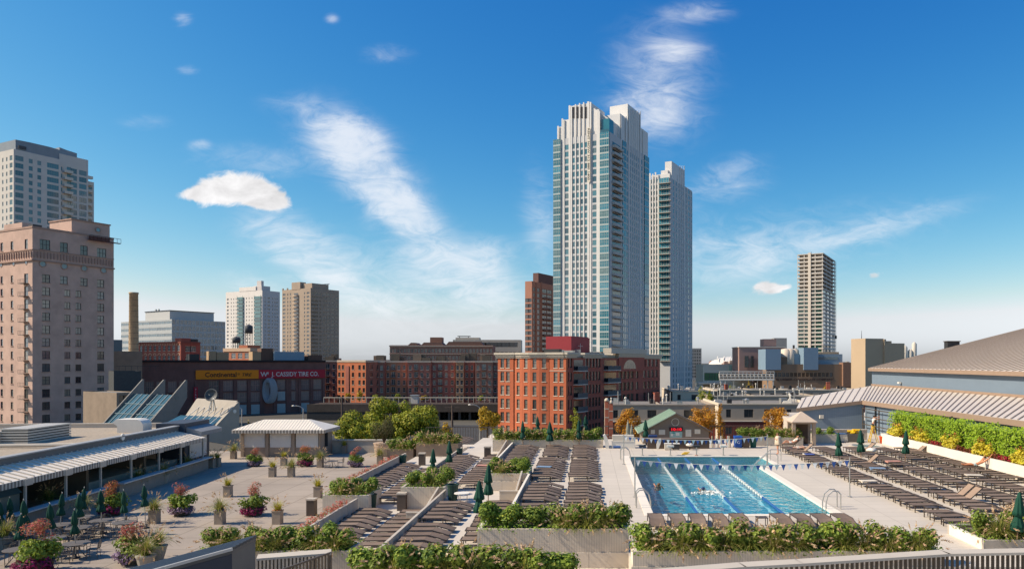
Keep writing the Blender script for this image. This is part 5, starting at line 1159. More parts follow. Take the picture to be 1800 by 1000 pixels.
def planter(lab, x0, x1, d0, d1, z0, z1, m=None, side=None, name='planter_box'):
    m = m or M_board
    t = thing(name, lab, 'planter', (x0, d0, z0), 0, 'concrete planter boxes'); w, l, h, k = x1 - x0, d1 - d0, z1 - z0, .16
    MB().box(0, w, 0, k, 0, h).build('front_wall', m, t); MB().box(0, w, l - k, l, 0, h).build('back_wall', m, t)
    MB().box(.002, k, k, l - k, .002, h - .002).build('side_wall', side or m, t); MB().box(w - k, w - .002, k, l - k, .002, h - .002).build('side_wall', side or m, t)
    MB().box(k, w - k, k, l - k, 0, h - .08).build('soil', M_soil, t)
    return (x0, x1, d0, d1, z1 - .08)
P_pool = planter('long low planter in front of the pool', 1.62, 12.95, 27.15, 28.6, S2, .55, side=M_whitew)  # white sides: the sun on the end face put into the colour
P_deck = planter('tall planter before the deck loungers left of the pool', -4.4, 1.58, 29.15, 30.9, S2 - .01, .92, side=M_whitew)  # sides painted white for the sunlight falling on them
P_front = planter('front planter at the bottom edge, middle terrace', -8.0, -.55, 24.2, 25.8, S2, .42)
P_left = planter('planter at the front of the patio edge', -16.2, -9.9, 30.6, 32.4, PAT, -.32)
P_j1 = planter('planter bridging the patio wall jog', -15.7, -13.0, 43.6, 46.4, S1 - .6, -.36)
P_j2 = planter('planter in the middle of the lower lounger terrace', -11.25, -8.62, 44.2, 47.4, S1, .02)
P_j3 = planter('planter in the middle of the middle terrace', -6.4, -3.8, 46.6, 49.6, S2, .47)
P_far = planter('long planter behind the deck loungers by the red building', -8.4, 1.25, 64.6, 66.4, DK - .3, .70)
P_fb1 = planter('small brown planter behind the lower terrace', -18.8, -16.4, 69, 71, PAT, -.62, m=mat('brown_conc', (.24, .19, .155), .88, .1, 1.))
P_fb2 = planter('stepped brown planter beside the green trash bin', -16.1, -12.2, 69.0, 71.5, PAT, -.1, m=mat('brown_conc', (.24, .19, .15)))
P_gz = planter('planter left of the gazebo', 13.6, 19.2, 66.2, 68, DK, .75)
P_gz2 = planter('short planter right of the gazebo', 21.0, 23.0, 68.5, 70.0, DK, .8)
P_rn = planter('white planter at the near right corner of the deck', 15.7, 19.5, 29.4, 32.4, S2 + .02, .42, m=mat('grey_planter', (.40, .37, .34), .85, .08), side=M_whitew)
# narrow trough walls beside two bridging planters
for lab, x, d0, d1, z0, z1 in (('sloping trough wall beside the lower terrace planter', -8.9, 40.2, 44.1, S1, -.35), ('sloping trough wall beside the middle terrace planter', -4.15, 42.8, 46.5, S2, .25), ('sloping trough wall near the far deck planter', -7.1, 56.5, 64.5, S2, .3)):
    t = thing('trough_wall', lab, 'low wall', (x, d0, z0), 0, 'sloping trough walls'); L_ = d1 - d0
    MB().slab([(-.1, 0, 0), (-.1, L_, 0), (-.1, L_, z1 - z0 + .35), (-.1, 0, z1 - z0 - .25)], (.08, 0, 0)).build('wall', M_wallc, t)
    MB().hexa([(-.11, 0, z1 - z0 - .25), (-.01, 0, z1 - z0 - .25), (-.01, L_, z1 - z0 + .35), (-.11, L_, z1 - z0 + .35)], [(-.11, 0, z1 - z0 - .18), (-.01, 0, z1 - z0 - .18), (-.01, L_, z1 - z0 + .42), (-.11, L_, z1 - z0 + .42)])  .build('cap', M_wallc, t)
    MB().box(-1.0, .1, -.16, -.003, 0, .62).build('front_curb', M_wallc, t); MB().box(-1.02, .12, -.18, .02, .62, .68).build('curb_cap', M_cap, t)

# back boundary of the terraces: parapet wall and railings
def railing(lab, p0, p1, z, h=1.0, sp=.14, m=None, cap=None):
    t = thing('railing', lab, 'railing', (p0[0], p0[1], z), math.atan2(p1[1] - p0[1], p1[0] - p0[0])); L_ = math.hypot(p1[0] - p0[0], p1[1] - p0[1]); m = m or M_bronze
    bm = MB().box(-.02, .02, -.02, .02, .06, h - .04).mesh('baluster', [m]); n = int(L_ / sp)
    for i in range(n + 1): place('baluster', bm, t, (i * L_ / n, 0, 0))
    MB().box(0, L_, -.035, .035, h - .04, h + .02).build('top_rail', cap or m, t); MB().box(0, L_, -.025, .025, .02, .06).build('bottom_rail', m, t)
    return t
w = thing('patio_back_wall', 'low parapet wall at the far edge of the patio right of the kiosk', 'wall', (-34, 77.5, PAT)); MB().box(0, 14.6, 0, .4, 0, 1.25).build('wall', M_wallc, w); MB().box(-.1, 14.7, -.08, .48, 1.25, 1.36).build('cap', M_cap, w)
railing('dark railing at the far edge of the middle terrace', (-17.5, 79.5), (-9.0, 79.5), -1.0, 1.5, .28)
railing('dark railing left of the pool house', (1.4, 72.0), (6.2, 72.0), 0, 1.3, .25)
railing('dark railing right of the pool house', (11.8, 72.0), (18.5, 72.0), 0, 1.3, .25)
w = thing('deck_back_wall', 'low wall at the back right corner of the deck', 'wall', (19.2, 71.2, 0)); MB().box(0, 7.6, 0, .3, 0, .95).build('wall', M_wallc, w); MB().box(-.05, 7.65, -.05, .35, .95, 1.02).build('cap', M_cap, w)

# foreground walkway with balustrade, lower right
def foreground():
    zc = 2.2; pts = [G(1120, 1003.5, zc), G(1300, 989, zc), G(1400, 983.5, zc), G(1655, 967, zc), G(1900, 962.5, zc)]
    for i in range(4):
        p, q = pts[i], pts[i + 1]; a = math.atan2(q[1] - p[1], q[0] - p[0]); L_ = math.hypot(q[0] - p[0], q[1] - p[1])
        t = thing('balustrade', 'balustrade with wide pale cap in the right foreground, ' + ordn(i + 1) + ' section from the left', 'balustrade', (p[0], p[1], zc - 1.15), a, 'foreground balustrade sections')
        MB().box(0, L_ + .02 * (i < 3), -.36, .1, 1.08, 1.15).build('cap', M_cap, t)
        bm = MB().box(-.025, .025, -.2, -.12, .05, 1.08).mesh('baluster', [M_bronze]); n = max(2, int(L_ / .145))
        for k in range(n): place('baluster', bm, t, ((k + .5) * L_ / n, 0, 0))
        MB().box(0, L_, -.24, -.08, 0, .05).build('bottom_rail', M_bronze, t)
    fl = MB().prism([(pts[0][0], pts[0][1] - .4)] + [(4.2, 9), (30, 9), (30, 20)] + [(x, y - .08) for x, y in pts[::-1]][:-1], zc - 1.35, zc - 1.2); struct(fl.build('walkway', M_cap))
foreground()

# dark metal-roofed stair shed at the lower left, ramp with balusters beside it
def stair_shed():
    z = 1.5; A = Vector((*G(450, 944, z), z)); B = Vector((*G(408, 966, z), z)); dv = Vector((-1.75, -4.0, 0)).normalized() * 9
    t = thing('stair_shed', 'dark blue-grey metal shed roof at the lower left corner', 'shed', (A.x, A.y, PAT))
    o = Vector((A.x, A.y, PAT)); P = [p - o for p in (A, B, B + dv, A + dv)]
    rf = mat('dark_metal_roof', (.045, .055, .075), .45, .1, 1, spec=.5); wl = mat('dark_blue_wall', (.028, .038, .065), .6, .08); el = mat('slate_wall', (.12, .125, .135), .7, .08)
    MB().slab([p + Vector((0, 0, -.12)) for p in P], (0, 0, .12)).build('roof', rf, t)
    n = 7
    for i in range(n + 1): k = i / n; s = P[0].lerp(P[1], k) + Vector((0, 0, .03)); e = P[3].lerp(P[2], k) + Vector((0, 0, .03)); MB().bar(s, e, .06, .09).build('roof_seam', rf if i not in (n,) else mat('edge_trim', (.45, .46, .48), .5, .05), t)
    b = [Vector((p.x, p.y, 0)) for p in P]
    MB().slab([b[0] + Vector((-.02, 0, 0)), b[1] + Vector((-.02, 0, 0)), P[1] + Vector((-.02, 0, -.13)), P[0] + Vector((-.02, 0, -.13))], (-.12, 0, 0)).build('end_wall', el, t)
    MB().slab([b[1], b[2], P[2] + Vector((0, 0, -.13)), P[1] + Vector((0, 0, -.13))], (-.05, .1, 0)).build('side_wall', wl, t)
    c = (b[0] + b[1]) / 2; MB().box(c.x - .01, c.x + .04, c.y - .35, c.y + .55, 0, 2.1).build('door', M_blackhole, t)
    MB().box(.02, .3, -.55, -.2, 2.0, 2.35).build('wall_lamp', M_dark, t)
    p = G(451, 980, .2); q = G(582, 970, .2)
    w = thing('ramp_wall', 'pale-capped ramp wall with balusters at the lower left', 'low wall', (p[0], p[1], PAT), math.atan2(q[1] - p[1], q[0] - p[0])); L_ = math.hypot(q[0] - p[0], q[1] - p[1])
    MB().box(0, L_, -.1, .55, 2.12, 2.2).build('cap', M_cap, w)
    bm = MB().box(-.025, .025, -.04, .04, 1.1, 2.12).mesh('baluster', [M_bronze])
    for i in range(20): place('baluster', bm, w, ((i + .5) * L_ / 20, 0, 0))
    MB().box(0, L_, -.12, .0, 0, 1.1).build('wall', M_wallc, w)
    r0 = (q[0], q[1]); railing('slanted handrail of the ramp at the lower left', r0, (q[0] - 1.0, q[1] - 2.6), -.85, 1.05, .16)
stair_shed()
# ---------------------------------------------------------------- restaurant with long awning, left
def restaurant():
    ang = math.atan2(24.3, -1.9) - math.pi / 2
    E0 = Vector((-31.4, 34.0)); t = thing('restaurant_building', 'low restaurant with gravel roof behind the long pale awning', 'building', (E0.x, E0.y, PAT), ang)
    # local x to the right, y along the front (away from camera); awning eave on x=0, wall at x=-2.1
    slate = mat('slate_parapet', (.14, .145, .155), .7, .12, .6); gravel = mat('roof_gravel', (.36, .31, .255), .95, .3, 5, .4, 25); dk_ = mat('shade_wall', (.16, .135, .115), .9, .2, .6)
    L_ = 31.0; H = 3.86
    MB().box(-2.5, -2.1, -4, L_, 2.9, H).build('parapet', slate, t); MB().box(-2.55, -2.0, -4, L_, H, H + .08).build('parapet_cap', mat('parapet_cap', (.32, .34, .37), .6, .08), t)
    MB().box(-30, -2.5, -4, L_ + 4, H - .55, H - .4).build('roof', gravel, t); MB().box(-30, -2.5, L_ + 4, L_ + 4.3, 0, H - .1).box(-30, -2.5, L_ + 3.96, L_ + 4.34, H - .1, H).build('rear_parapet', M_cap, t)
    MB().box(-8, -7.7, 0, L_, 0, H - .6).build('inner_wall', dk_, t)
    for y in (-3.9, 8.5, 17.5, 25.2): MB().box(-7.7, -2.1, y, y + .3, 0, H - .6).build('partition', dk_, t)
    MB().box(-7.6, -2.2, 17.8, L_, 0, 1.05).build('bar_front', mat('bar_panel', (.30, .29, .28), .8, .1), t)
    MB().box(-2.5, -2.12, 17.85, 25.1, 1.1, 2.2).build('half_wall', mat('grey_half_wall', (.33, .31, .285), .85, .1), t) if False else None
    for y, n in ((3, 'shelf'), (11, 'shelf'), (14, 'shelf')): MB().box(-7.6, -7.1, y, y + 2.6, .9, .98).box(-7.6, -7.1, y, y + 2.6, 1.7, 1.78).box(-7.6, -7.2, y + .3, y + 2.0, .98, 1.4).build(n, M_steel, t)
    MB().box(-4.3, -3.4, 10.2, 12.8, 0, 1.25).build('buffet_counter', mat('buffet_grey', (.32, .34, .36), .6, .08), t); MB().hexa([(-4.35, 10.1, 1.3), (-3.3, 10.1, 1.3), (-3.3, 12.9, 1.3), (-4.35, 12.9, 1.3)], [(-4.35, 10.1, 1.75), (-3.6, 10.1, 1.6), (-3.6, 12.9, 1.6), (-4.35, 12.9, 1.75)]).build('buffet_hood', mat('hood_blue', (.10, .20, .32), .5, .08), t)
    # rooftop units
    for (x, y, w, l, h) in ((-10.5, 21.5, 2.0, 5.2, 1.0),):
        for k in range(5): MB().box(x - .02 * k, x + w, y, y + l, H - .4 + k * .2, H - .28 + k * .2).build('vent_louvre', mat('unit_grey', (.50, .50, .49), .5, .06, metal=.2), t)
        MB().box(x + .1, x + w - .1, y + .1, y + l - .1, H - .4, H + .62).build('vent_core', M_dark, t); MB().box(x, x + w, y, y + l, H + .6, H + .7).build('vent_top', mat('unit_grey', (.5, .5, .5)), t)
        MB().hexa([(x - 1.4, y - .4, H - .3), (x, y - .4, H - .3), (x, y + 1.4, H - .3), (x - 1.4, y + 1.4, H - .3)], [(x - 1.4, y - .4, H + .35), (x, y - .4, H + .5), (x, y + 1.4, H + .5), (x - 1.4, y + 1.4, H + .35)]).build('vent_hood', M_white, t)
    hd = MB(); n = 8
    prof = [(math.cos(math.pi * i / n / 2 * 1.2), math.sin(math.pi * i / n / 2 * 1.2)) for i in range(n + 1)]
    pts = [(-6.5, 29.6, H - .4), (-4.4, 29.6, H - .4), (-4.4, 29.6, H + .2)] + [(-5.0 + .6 * math.cos(R(a)), 29.6, H + .2 + .55 * math.sin(R(a))) for a in (20, 50, 80)] + [(-6.6, 29.6, H + .75), (-6.9, 29.6, H + .45), (-6.5, 29.6, H + .2)]
    MB().slab(pts, (0, 1.5, 0)).build('exhaust_hood', M_white, t)
    for (x, y, w, l) in ((-15, 16, 1.2, 4), (-12, 13.5, 1.2, 4.4), (-18, 20, 1.2, 4), (-15.5, 24, 1.2, 4), (-13, 26, 1.0, 3.6)): MB().box(x - l / 2, x + l / 2, y, y + w, H - .38, H - .05).build('skylight_curb', M_cap, t)
    MB().tube((-28, 17.0, H - .2), (-3.0, 18.6, H - .2), .13, n=8).build('roof_pipe', M_cap, t)
    c = MB(); c.T = Matrix.Translation((-2.08, 22, 3.85)) @ Matrix.Rotation(R(90), 4, 'Y'); c.lathe([(.25, 0), (.25, .08)], 16); c.build('wall_clock', M_white, t)
    # end block with roll shutter
    MB().box(-4, -1.6, L_, L_ + 5, 0, H + .25).build('end_block', mat('navy_block', (.05, .062, .09), .6, .1), t)
    MB().box(-1.58, -1.5, L_ + .8, L_ + 4.2, .9, 2.9).build('roll_shutter', mat('shutter', (.60, .61, .64), .5, .04, wave=('Z', 4, .9)), t)
    MB().hexa([(-1.58, L_ + .3, 3.2), (-.3, L_ + .3, 3.0), (-.3, L_ + 4.7, 3.0), (-1.58, L_ + 4.7, 3.2)], [(-1.58, L_ + .3, 3.75), (-.3, L_ + .3, 3.35), (-.3, L_ + 4.7, 3.35), (-1.58, L_ + 4.7, 3.75)]).build('small_awning', mat('slate_awning', (.26, .28, .31), .7, .1, wave=('Y', 5, .55)), t)
    # the long awning with ribbed top, striped valance and posts
    a = thing('long_awning', 'long pale ribbed awning with striped valance along the restaurant front', 'awning', (E0.x, E0.y, PAT), ang)
    zt, ze = 3.42, 2.82; aw = mat('awning_cream', (.82, .77, .70), .75, .05, .8)
    MB().slab([(0, -2, ze), (0, L_ + .4, ze), (-2.15, L_ - .2, zt), (-2.15, -2, zt)], (0, 0, .05)).build('canopy', aw, a)
    n = 52
    rb = MB().bar((0, 0, ze + .09), (-2.15, 0, zt + .09), .05, .07).mesh('rib', [mat('awning_seam', (.66, .62, .56), .75, .05)])
    for i in range(n): place('rib', rb, a, (0, -1.9 + i * (L_ + 1.9) / n, 0))
    sa, sb = mat('stripe_dark', (.19, .175, .165), .8, .08), mat('stripe_pale', (.55, .52, .48), .8, .06)
    va, vb = MB(), MB(); k = 0; y = -2.0
    while y < L_ + .35: (va if k % 2 else vb).box(.0, .04, y, y + .135, ze - .3, ze + .03); y += .14; k += 1
    stuff(va.build('valance_dark_stripes', sa, a)); stuff(vb.build('valance_pale_stripes', sb, a))
    va, vb = MB(), MB(); x = -2.1; k = 0
    while x < -.05: z = ze + (zt - ze) * (-x / 2.15); (va if k % 2 else vb).box(x, x + .135, L_ + .22, L_ + .26, z - .35, z - .02); x += .14; k += 1
    stuff(va.build('valance_dark_stripes', sa, a)); stuff(vb.build('valance_pale_stripes', sb, a))
    pm = MB().box(-.06, .06, -.06, .06, 0, ze).mesh('post', [mat('post_grey', (.42, .40, .37), .7, .06)]); br = MB().box(-.01, .06, -.35, .35, ze - .34, ze + .02).mesh('bracket', [M_cap])
    for y in (4.5, 8.2, 11.9, 15.6, 19.4, 23.4, 27, L_ + .1): place('post', pm, a, (-.1, y, 0)); place('bracket', br, a, (.04, y, 0))
    # counter rail under the awning
    for i, (y0, y1) in enumerate(((-2, 16.0), (17.4, L_ + .8))):
        c = thing('patio_counter', 'long white-topped counter under the awning, ' + ('near' if i == 0 else 'far') + ' part', 'counter', (E0.x, E0.y, PAT), ang, 'counters under the awning')
        MB().box(-.15, .5, y0, y1, 1.02, 1.1).build('counter_top', mat('counter_white', (.55, .55, .56), .6, .05), c); MB().box(-.1, .12, y0 + .1, y1 - .1, 0, 1.02).build('counter_front', mat('counter_front', (.27, .25, .235), .85, .12, wave=('Y', 2.2, .85)), c)
restaurant()

# ---------------------------------------------------------------- kiosk on the patio
def kiosk():
    d = 74; t = thing('patio_kiosk', 'square kiosk with pale hipped ribbed roof and three white shutters', 'kiosk', (X(423, d), d, PAT)); W_ = X(563, d) - X(423, d); D_ = 3.4
    ta = mat('taupe_stucco', (.30, .245, .205), .88, .08, .6); H = 2.75
    MB().box(0, W_, .12, D_, 0, .95).box(0, W_, .12, D_, 2.45, H).build('wall', ta, t)
    MB().box(.3, W_ - .3, .3, D_ - .3, .95, 2.45).build('interior', ta, t)
    xs = [0, X(469, d) - X(423, d), X(515, d) - X(423, d), W_]
    for x in xs: MB().box(max(0, x - .16), min(W_, x + .16) if x else .3, 0, .12, 0, H).build('pilaster', ta, t)
    for i in range(3):
        s = MB().box(xs[i] + .25, xs[i + 1] - .25, .14, .2, .95, 2.45).build('roll_shutter', mat('shutter_white', (.66, .66, .68), .5, .04), t)
        for k in range(9): MB().box(xs[i] + .25, xs[i + 1] - .25, .115, .138, .97 + k * .165, .97 + k * .165 + .145).build('shutter_slat', mat('shutter_white', (.6, .6, .6)), s)
    MB().box(W_ + .012, W_ + .05, 1.2, 2.0, .9, 2.3).build('side_window', M_blackhole, t); MB().box(W_ - .01, W_ + .01, .12, D_, .95, 2.45).build('side_wall', ta, t)
    o = .6; z0, z1 = 2.75, 3.6; e = [(-o, -o, z0), (W_ + o, -o, z0), (W_ + o, D_ + o, z0), (-o, D_ + o, z0)]; k = [(1.6, D_ / 2 - .3, z1), (W_ - 1.6, D_ / 2 - .3, z1), (W_ - 1.6, D_ / 2 + .3, z1), (1.6, D_ / 2 + .3, z1)]
    rf = mat('kiosk_roof', (.78, .74, .68), .6, .05, 1); MB().hexa(e, k).build('roof', rf, t)
    n = 30
    for i in range(1, n):
        x = -o + (W_ + 2 * o) * i / n; s = (x + o) / (W_ + 2 * o)
        top = max(1.6, min(W_ - 1.6, x)); f = 1 if 1.6 <= x <= W_ - 1.6 else ((x + o) / (1.6 + o) if x < 1.6 else (W_ + o - x) / (1.6 + o))
        ye = -o + (D_ / 2 - .3 + o) * f; ze = z0 + (z1 - z0) * f
        MB().bar((x, -o, z0 + .02), (x, ye, ze + .02), .04, .03).build('roof_rib', rf, t)
    va, vb = MB(), MB(); q = 0; x = -o
    while x < W_ + o: (va if q % 2 else vb).box(x, x + .15, -o - .03, -o, z0 - .32, z0); x += .155; q += 1
    y = -o
    while y < D_ + o: (va if q % 2 else vb).box(W_ + o, W_ + o + .03, y, y + .15, z0 - .32, z0); y += .155; q += 1
    stuff(va.build('valance_dark_stripes', MATS['stripe_dark'], t)); stuff(vb.build('valance_pale_stripes', MATS['stripe_pale'], t))
kiosk()

# ---------------------------------------------------------------- sloped glasshouse with concrete fins and satellite dish
def glasshouse():
    d = 96; t = thing('sloped_glasshouse', 'sloped blue glass roof between triangular concrete fins', 'glasshouse', (X(262, d), d, GZ), R(64)); h0 = Z(741, d) - GZ
    x = lambda L: L
    gl = mat('sloped_blue_glass', (.035, .09, .12), .12, .35, .6, spec=.8); cf = mat('fin_concrete', (.22, .215, .21), .85, .12, 1., .1)
    S, Hh = 5.2, 5.3
    for i, y in enumerate((0, 4.6, 9.2)):
        MB().slab([(-1.6, y, h0 - 1.8), (S * .42, y, h0 - 1.8), (S, y, h0 + 2.9), (S, y, h0 + Hh), (S - .2, y, h0 + Hh)], (0, -.2, 0)).build('fin', cf, t)
        c = MB(); c.T = Matrix.Translation((S * .72, y - .21, h0 + Hh * .55)) @ Matrix.Rotation(R(90), 4, 'X'); c.lathe([(.3, 0), (.3, .04)], 16); c.build('port_hole', mat('port_glass', (.18, .19, .19), .5, .1), t)
    MB().slab([(-1.6, .02, h0 - 1.9), (S * .72, .02, h0 + Hh * .62), (S * .72, 9.5, h0 + Hh * .62), (-1.6, 9.5, h0 - 1.9)], (.1, 0, -.1)).build('sloped_glass', gl, t)
    for i in range(9): y = .5 + i * 1.1; MB().bar((-1.55, y, h0 - 1.8), (S * .72, y, h0 + Hh * .62 + .06), .08).build('glazing_bar', mat('bar_blue', (.20, .28, .33), .5, .08), t)
    for k in (.25, .5, .75): MB().bar((-1.6 + (S * .72 + 1.6) * k, .1, h0 - 1.8 + (Hh * .62 + 1.8) * k + .04), (-1.6 + (S * .72 + 1.6) * k, 9.4, h0 - 1.8 + (Hh * .62 + 1.8) * k + .04), .1).build('purlin', mat('bar_blue', (.2, .28, .33)), t)
    MB().slab([(S * .72, .05, h0), (S * .72, 9.5, h0), (S * .72, 9.5, h0 + Hh * .6), (S * .72, .05, h0 + Hh * .6)], (.2, 0, 0)).build('back_wall', cf, t)
    d2 = 90; x0 = X(372, d2); b = thing('concrete_roof_wedge', 'pale concrete wedge with open truss under the satellite dish', 'roof structure', (x0, d2, GZ), R(64)); z = lambda py: Z(py, d2) - GZ
    S = 3.6
    MB().slab([(-.6, 0, z(775)), (S, 0, z(790)), (S, 0, z(709)), (S - .2, 0, z(709)), (-.6, 0, z(760))], (0, -.4, 0)).build('fin', mat('sunny_concrete', (.38, .35, .31), .85, .1, 1., .1), b)
    MB().slab([(S - .1, .02, z(708)), (S - .1, 7.6, z(706)), (S - 1.6, 7.6, z(735)), (S - 1.6, .02, z(735))], (.2, 0, .1)).build('parapet_slope', mat('sunny_concrete', (.5, .5, .4)), b)
    MB().slab([(-2.0, .02, z(760)), (S - 1.6, .02, z(735)), (S - 1.6, 8.6, z(735)), (-2.0, 8.6, z(760))], (0, 0, -.1)).build('sloped_glass', gl, b)
    for i in range(6): y = .3 + i * 1.1; MB().tube((-1.2, y, z(757)), (S - .4, y + .3, z(716)), .05, n=6).tube((S - .4, y + .3, z(716)), (S - 1.2, y + 1.1, z(735)), .05, n=6).build('truss_bar', M_white, b)
    c = MB(); c.T = Matrix.Translation((S * .8, -.42, z(725))) @ Matrix.Rotation(R(90), 4, 'X'); c.lathe([(.24, 0), (.24, .05)], 16); c.build('port_hole', M_white, b)
    d3 = 92; s = thing('satellite_dish', 'large grey satellite dish on a lattice mount', 'satellite dish', (X(373, d3), d3, Z(722, d3)))
    r = .78; c = MB(); c.T = Matrix.Translation((0, 0, Z(695, d3) - Z(722, d3))) @ Matrix.Rotation(R(72), 4, 'X') @ Matrix.Rotation(R(0), 4, 'Z')
    prof = [(.02, .02), (.3, .05), (.6, .14), (r, .32), (r + .02, .30), (.6, .10), (.3, .01), (.02, 0)]; c.lathe(prof, 24); c.build('dish', mat('dish_grey', (.06, .066, .07), .5, .1, spec=.5), s, True)
    for a in (-.3, .3): MB().bar((a, .3, 0), (a * .3, .15, 1.6), .08).bar((a, -.3, 0), (a * .3, .1, 1.6), .08).build('mount', M_steel, s)
    MB().tube((0, -.1, 1.95), (0, -.7, 2.05), .03, n=6).lathe([(.06, 0), (.06, .12)], 8, (0, -.7, 1.98)).build('feed_arm', M_steel, s)
glasshouse()

# ---------------------------------------------------------------- big ribbed-roof hall, right
def hall():
    blue = mat('blue_metal_wall', (.165, .225, .305), .6, .06, .5, wave=('Y', 1.6, .9, .05)); bluex = mat('blue_metal_end', (.165, .225, .305), .6, .06, .5, wave=('X', 1.6, .9, .05)); rf = mat('tan_metal_roof', (.58, .535, .495), .55, .06, .4, spec=.4); rd = mat('shaded_seam_brown', (.34, .285, .25), .55, .06); tr = mat('brown_fascia', (.30, .22, .17), .6, .08)  # seam brown is the shading along the ribs, put into their colour
    t = thing('sports_hall', 'huge hall with ribbed tan metal roofs and blue metal walls', 'building', (30, 79, 0))
    o = Vector((30, 79, 0)); V = lambda x, y, z: Vector((x, y, z)) - o
    A, B, C, N1, N2 = V(22.2, 79, 2.58), V(29.3, 79, 3.4), V(37.5, 98, 4.36), V(30.6, 26, 3.5), V(38.3, 26, 4.42)
    A2 = V(26.5, 92, 3.06)
    MB().slab([A, B, C, A2], (0, 0, -.12)).build('lower_roof_wing', rf, t); MB().slab([B, N1, N2, C], (0, 0, -.12)).build('lower_roof', rf, t)
    n = 64
    for i in range(n):
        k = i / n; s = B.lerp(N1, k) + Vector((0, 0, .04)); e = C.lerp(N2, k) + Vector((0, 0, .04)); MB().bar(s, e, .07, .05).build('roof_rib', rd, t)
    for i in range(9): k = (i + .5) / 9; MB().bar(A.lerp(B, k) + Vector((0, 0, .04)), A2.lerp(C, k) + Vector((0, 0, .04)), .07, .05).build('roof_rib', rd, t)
    MB().bar(B + Vector((-.08, .1, -.22)), N1 + Vector((-.08, 0, -.22)), .12, .42).bar(A + Vector((0, -.08, -.2)), B + Vector((0, -.08, -.2)), .12, .36).build('eave_fascia', tr, t)
    MB().slab([V(29.5, 79, 0), V(30.8, 26, 0), V(30.8, 26, 3.3), V(29.5, 79, 3.2)], (.15, 0, 0)).build('lower_side_wall', blue, t)
    MB().slab([V(22.4, 79.02, 0), V(29.4, 79.02, 0), V(29.4, 79.02, 3.22), V(22.4, 79.02, 2.4)], (0, .15, 0)).build('lower_end_wall', bluex, t)
    MB().slab([V(37.6, 98, 4.3), V(38.4, 26, 4.36), V(38.4, 26, 6.6), V(37.6, 98, 6.66)], (.15, 0, 0)).build('upper_side_wall', blue, t)
    MB().slab([V(37.6, 98, 0), V(75, 98, 0), V(75, 98, 15), V(58, 98, 11.9), V(37.6, 98, 6.7)], (0, .2, 0)).build('far_end_wall', bluex, t)
    U0, U1, U2, U3 = V(37.2, 98.2, 6.7), V(38.0, 26, 6.62), V(75, 26, 16.3), V(75, 98.2, 16.3)
    MB().slab([U0, U1, U2, U3], (0, 0, -.15)).build('upper_roof', rf, t)
    n = 72
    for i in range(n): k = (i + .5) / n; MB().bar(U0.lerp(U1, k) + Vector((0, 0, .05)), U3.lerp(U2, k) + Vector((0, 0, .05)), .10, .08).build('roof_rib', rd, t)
    MB().bar(U0 + Vector((-.06, 0, -.2)), U1 + Vector((-.06, 0, -.2)), .14, .4).bar(C + Vector((0, 0, .12)), N2 + Vector((0, 0, .12)), .2, .25).build('eave_fascia', tr, t)
    MB().box(*[v for v in (V(24.6, 0, 0).x, V(25.0, 0, 0).x)], -.3, -.02, 1.5, 1.85).build('wall_light', M_concl, t); MB().box(7.3, 7.6, 10, 10.4, 4.9, 5.1).build('wall_light', M_white, t)
    for i, y in enumerate((76, 60)): MB().bar(V(29.45, y, 3.1), V(29.45, y, .2), .12).build('downpipe', M_dark, t)
    v = thing('roof_vent_box', 'small dark vent box on the edge of the upper ribbed roof', 'vent', (48.6, 99, 8.9)); MB().box(-.8, .8, -.5, .5, 0, 1.3).build('box', M_dark, v); MB().box(-.9, .9, -.6, .6, 1.3, 1.4).build('lid', M_bronze, v)
    # trellis of dark bars in front of the wall
    q = thing('wall_trellis', 'dark bar trellis fixed before the blue hall wall behind the ladder', 'trellis', (29.0, 78.5, 0), math.atan2(-12, .4))
    for z in (.95, 1.75, 2.6): MB().bar((0, 0, z), (11, 0, z), .08).build('rail', M_bronze, q)
    for x in (0, 4, 8, 10.8): MB().bar((x, .1, .2), (x, .1, 2.66), .1).build('upright', M_bronze, q)
hall()

# white raised planter wall along the right edge
WX = lambda d: 27.55 - .02 * (d - 46)
t = thing('white_planter_wall', 'long white curb wall holding the hedge along the hall', 'planter', (27.5, 30, 0))
MB().slab([(0.3, 0, 0), (-.55, 38, 0), (-.55, 38, .92), (.3, 0, .92)], (.25, 0, 0)).build('wall', M_whitew, t); MB().slab([(-.55, 38.002, 0), (2.0, 38.002, 0), (2.0, 38.002, .92), (-.55, 38.002, .92)], (0, .25, 0)).build('end_wall', M_whitew, t); MB().slab([(.56, 0, .78), (-.29, 38, .78), (2.6, 38, .78), (3.2, 0, .78)], (0, 0, -.1)).build('soil', M_soil, t)
# ================================================================ vegetation
def rvec(r): 
    while True:
        v = Vector((r.uniform(-1, 1), r.uniform(-1, 1), r.uniform(-1, 1)))
        if .05 < v.length < 1: return v
def leaf(mb, p, s, nrm, r, asp=.55, mi=0):
    nrm = nrm.normalized(); t = nrm.cross(rvec(r)); t = t.normalized() if t.length > .01 else Vector((1, 0, 0)); b = nrm.cross(t)
    mb.add([p - t * s / 2, p + b * s * asp / 2 + nrm * s * .08, p + t * s / 2 - nrm * s * .06, p - b * s * asp / 2 + nrm * s * .08], [(0, 1, 2, 3)], mi)
def cloud(mb, blobs, n, s, r, asp=.55, shell=.55, up=.35, mi=0):
    tot = sum(b[3] * b[4] * b[5] for b in blobs)
    for (cx, cy, cz, rx, ry, rz) in blobs:
        k = max(4, int(n * rx * ry * rz / tot))
        for _ in range(k):
            v = rvec(r).normalized() * (shell + (1 - shell) * r.random()) if r.random() < .8 else rvec(r)
            p = Vector((cx + v.x * rx, cy + v.y * ry, cz + v.z * rz))
            leaf(mb, p, s * r.uniform(.7, 1.3), Vector((v.x, v.y, v.z + up)) + rvec(r) * .55, r, asp, mi)
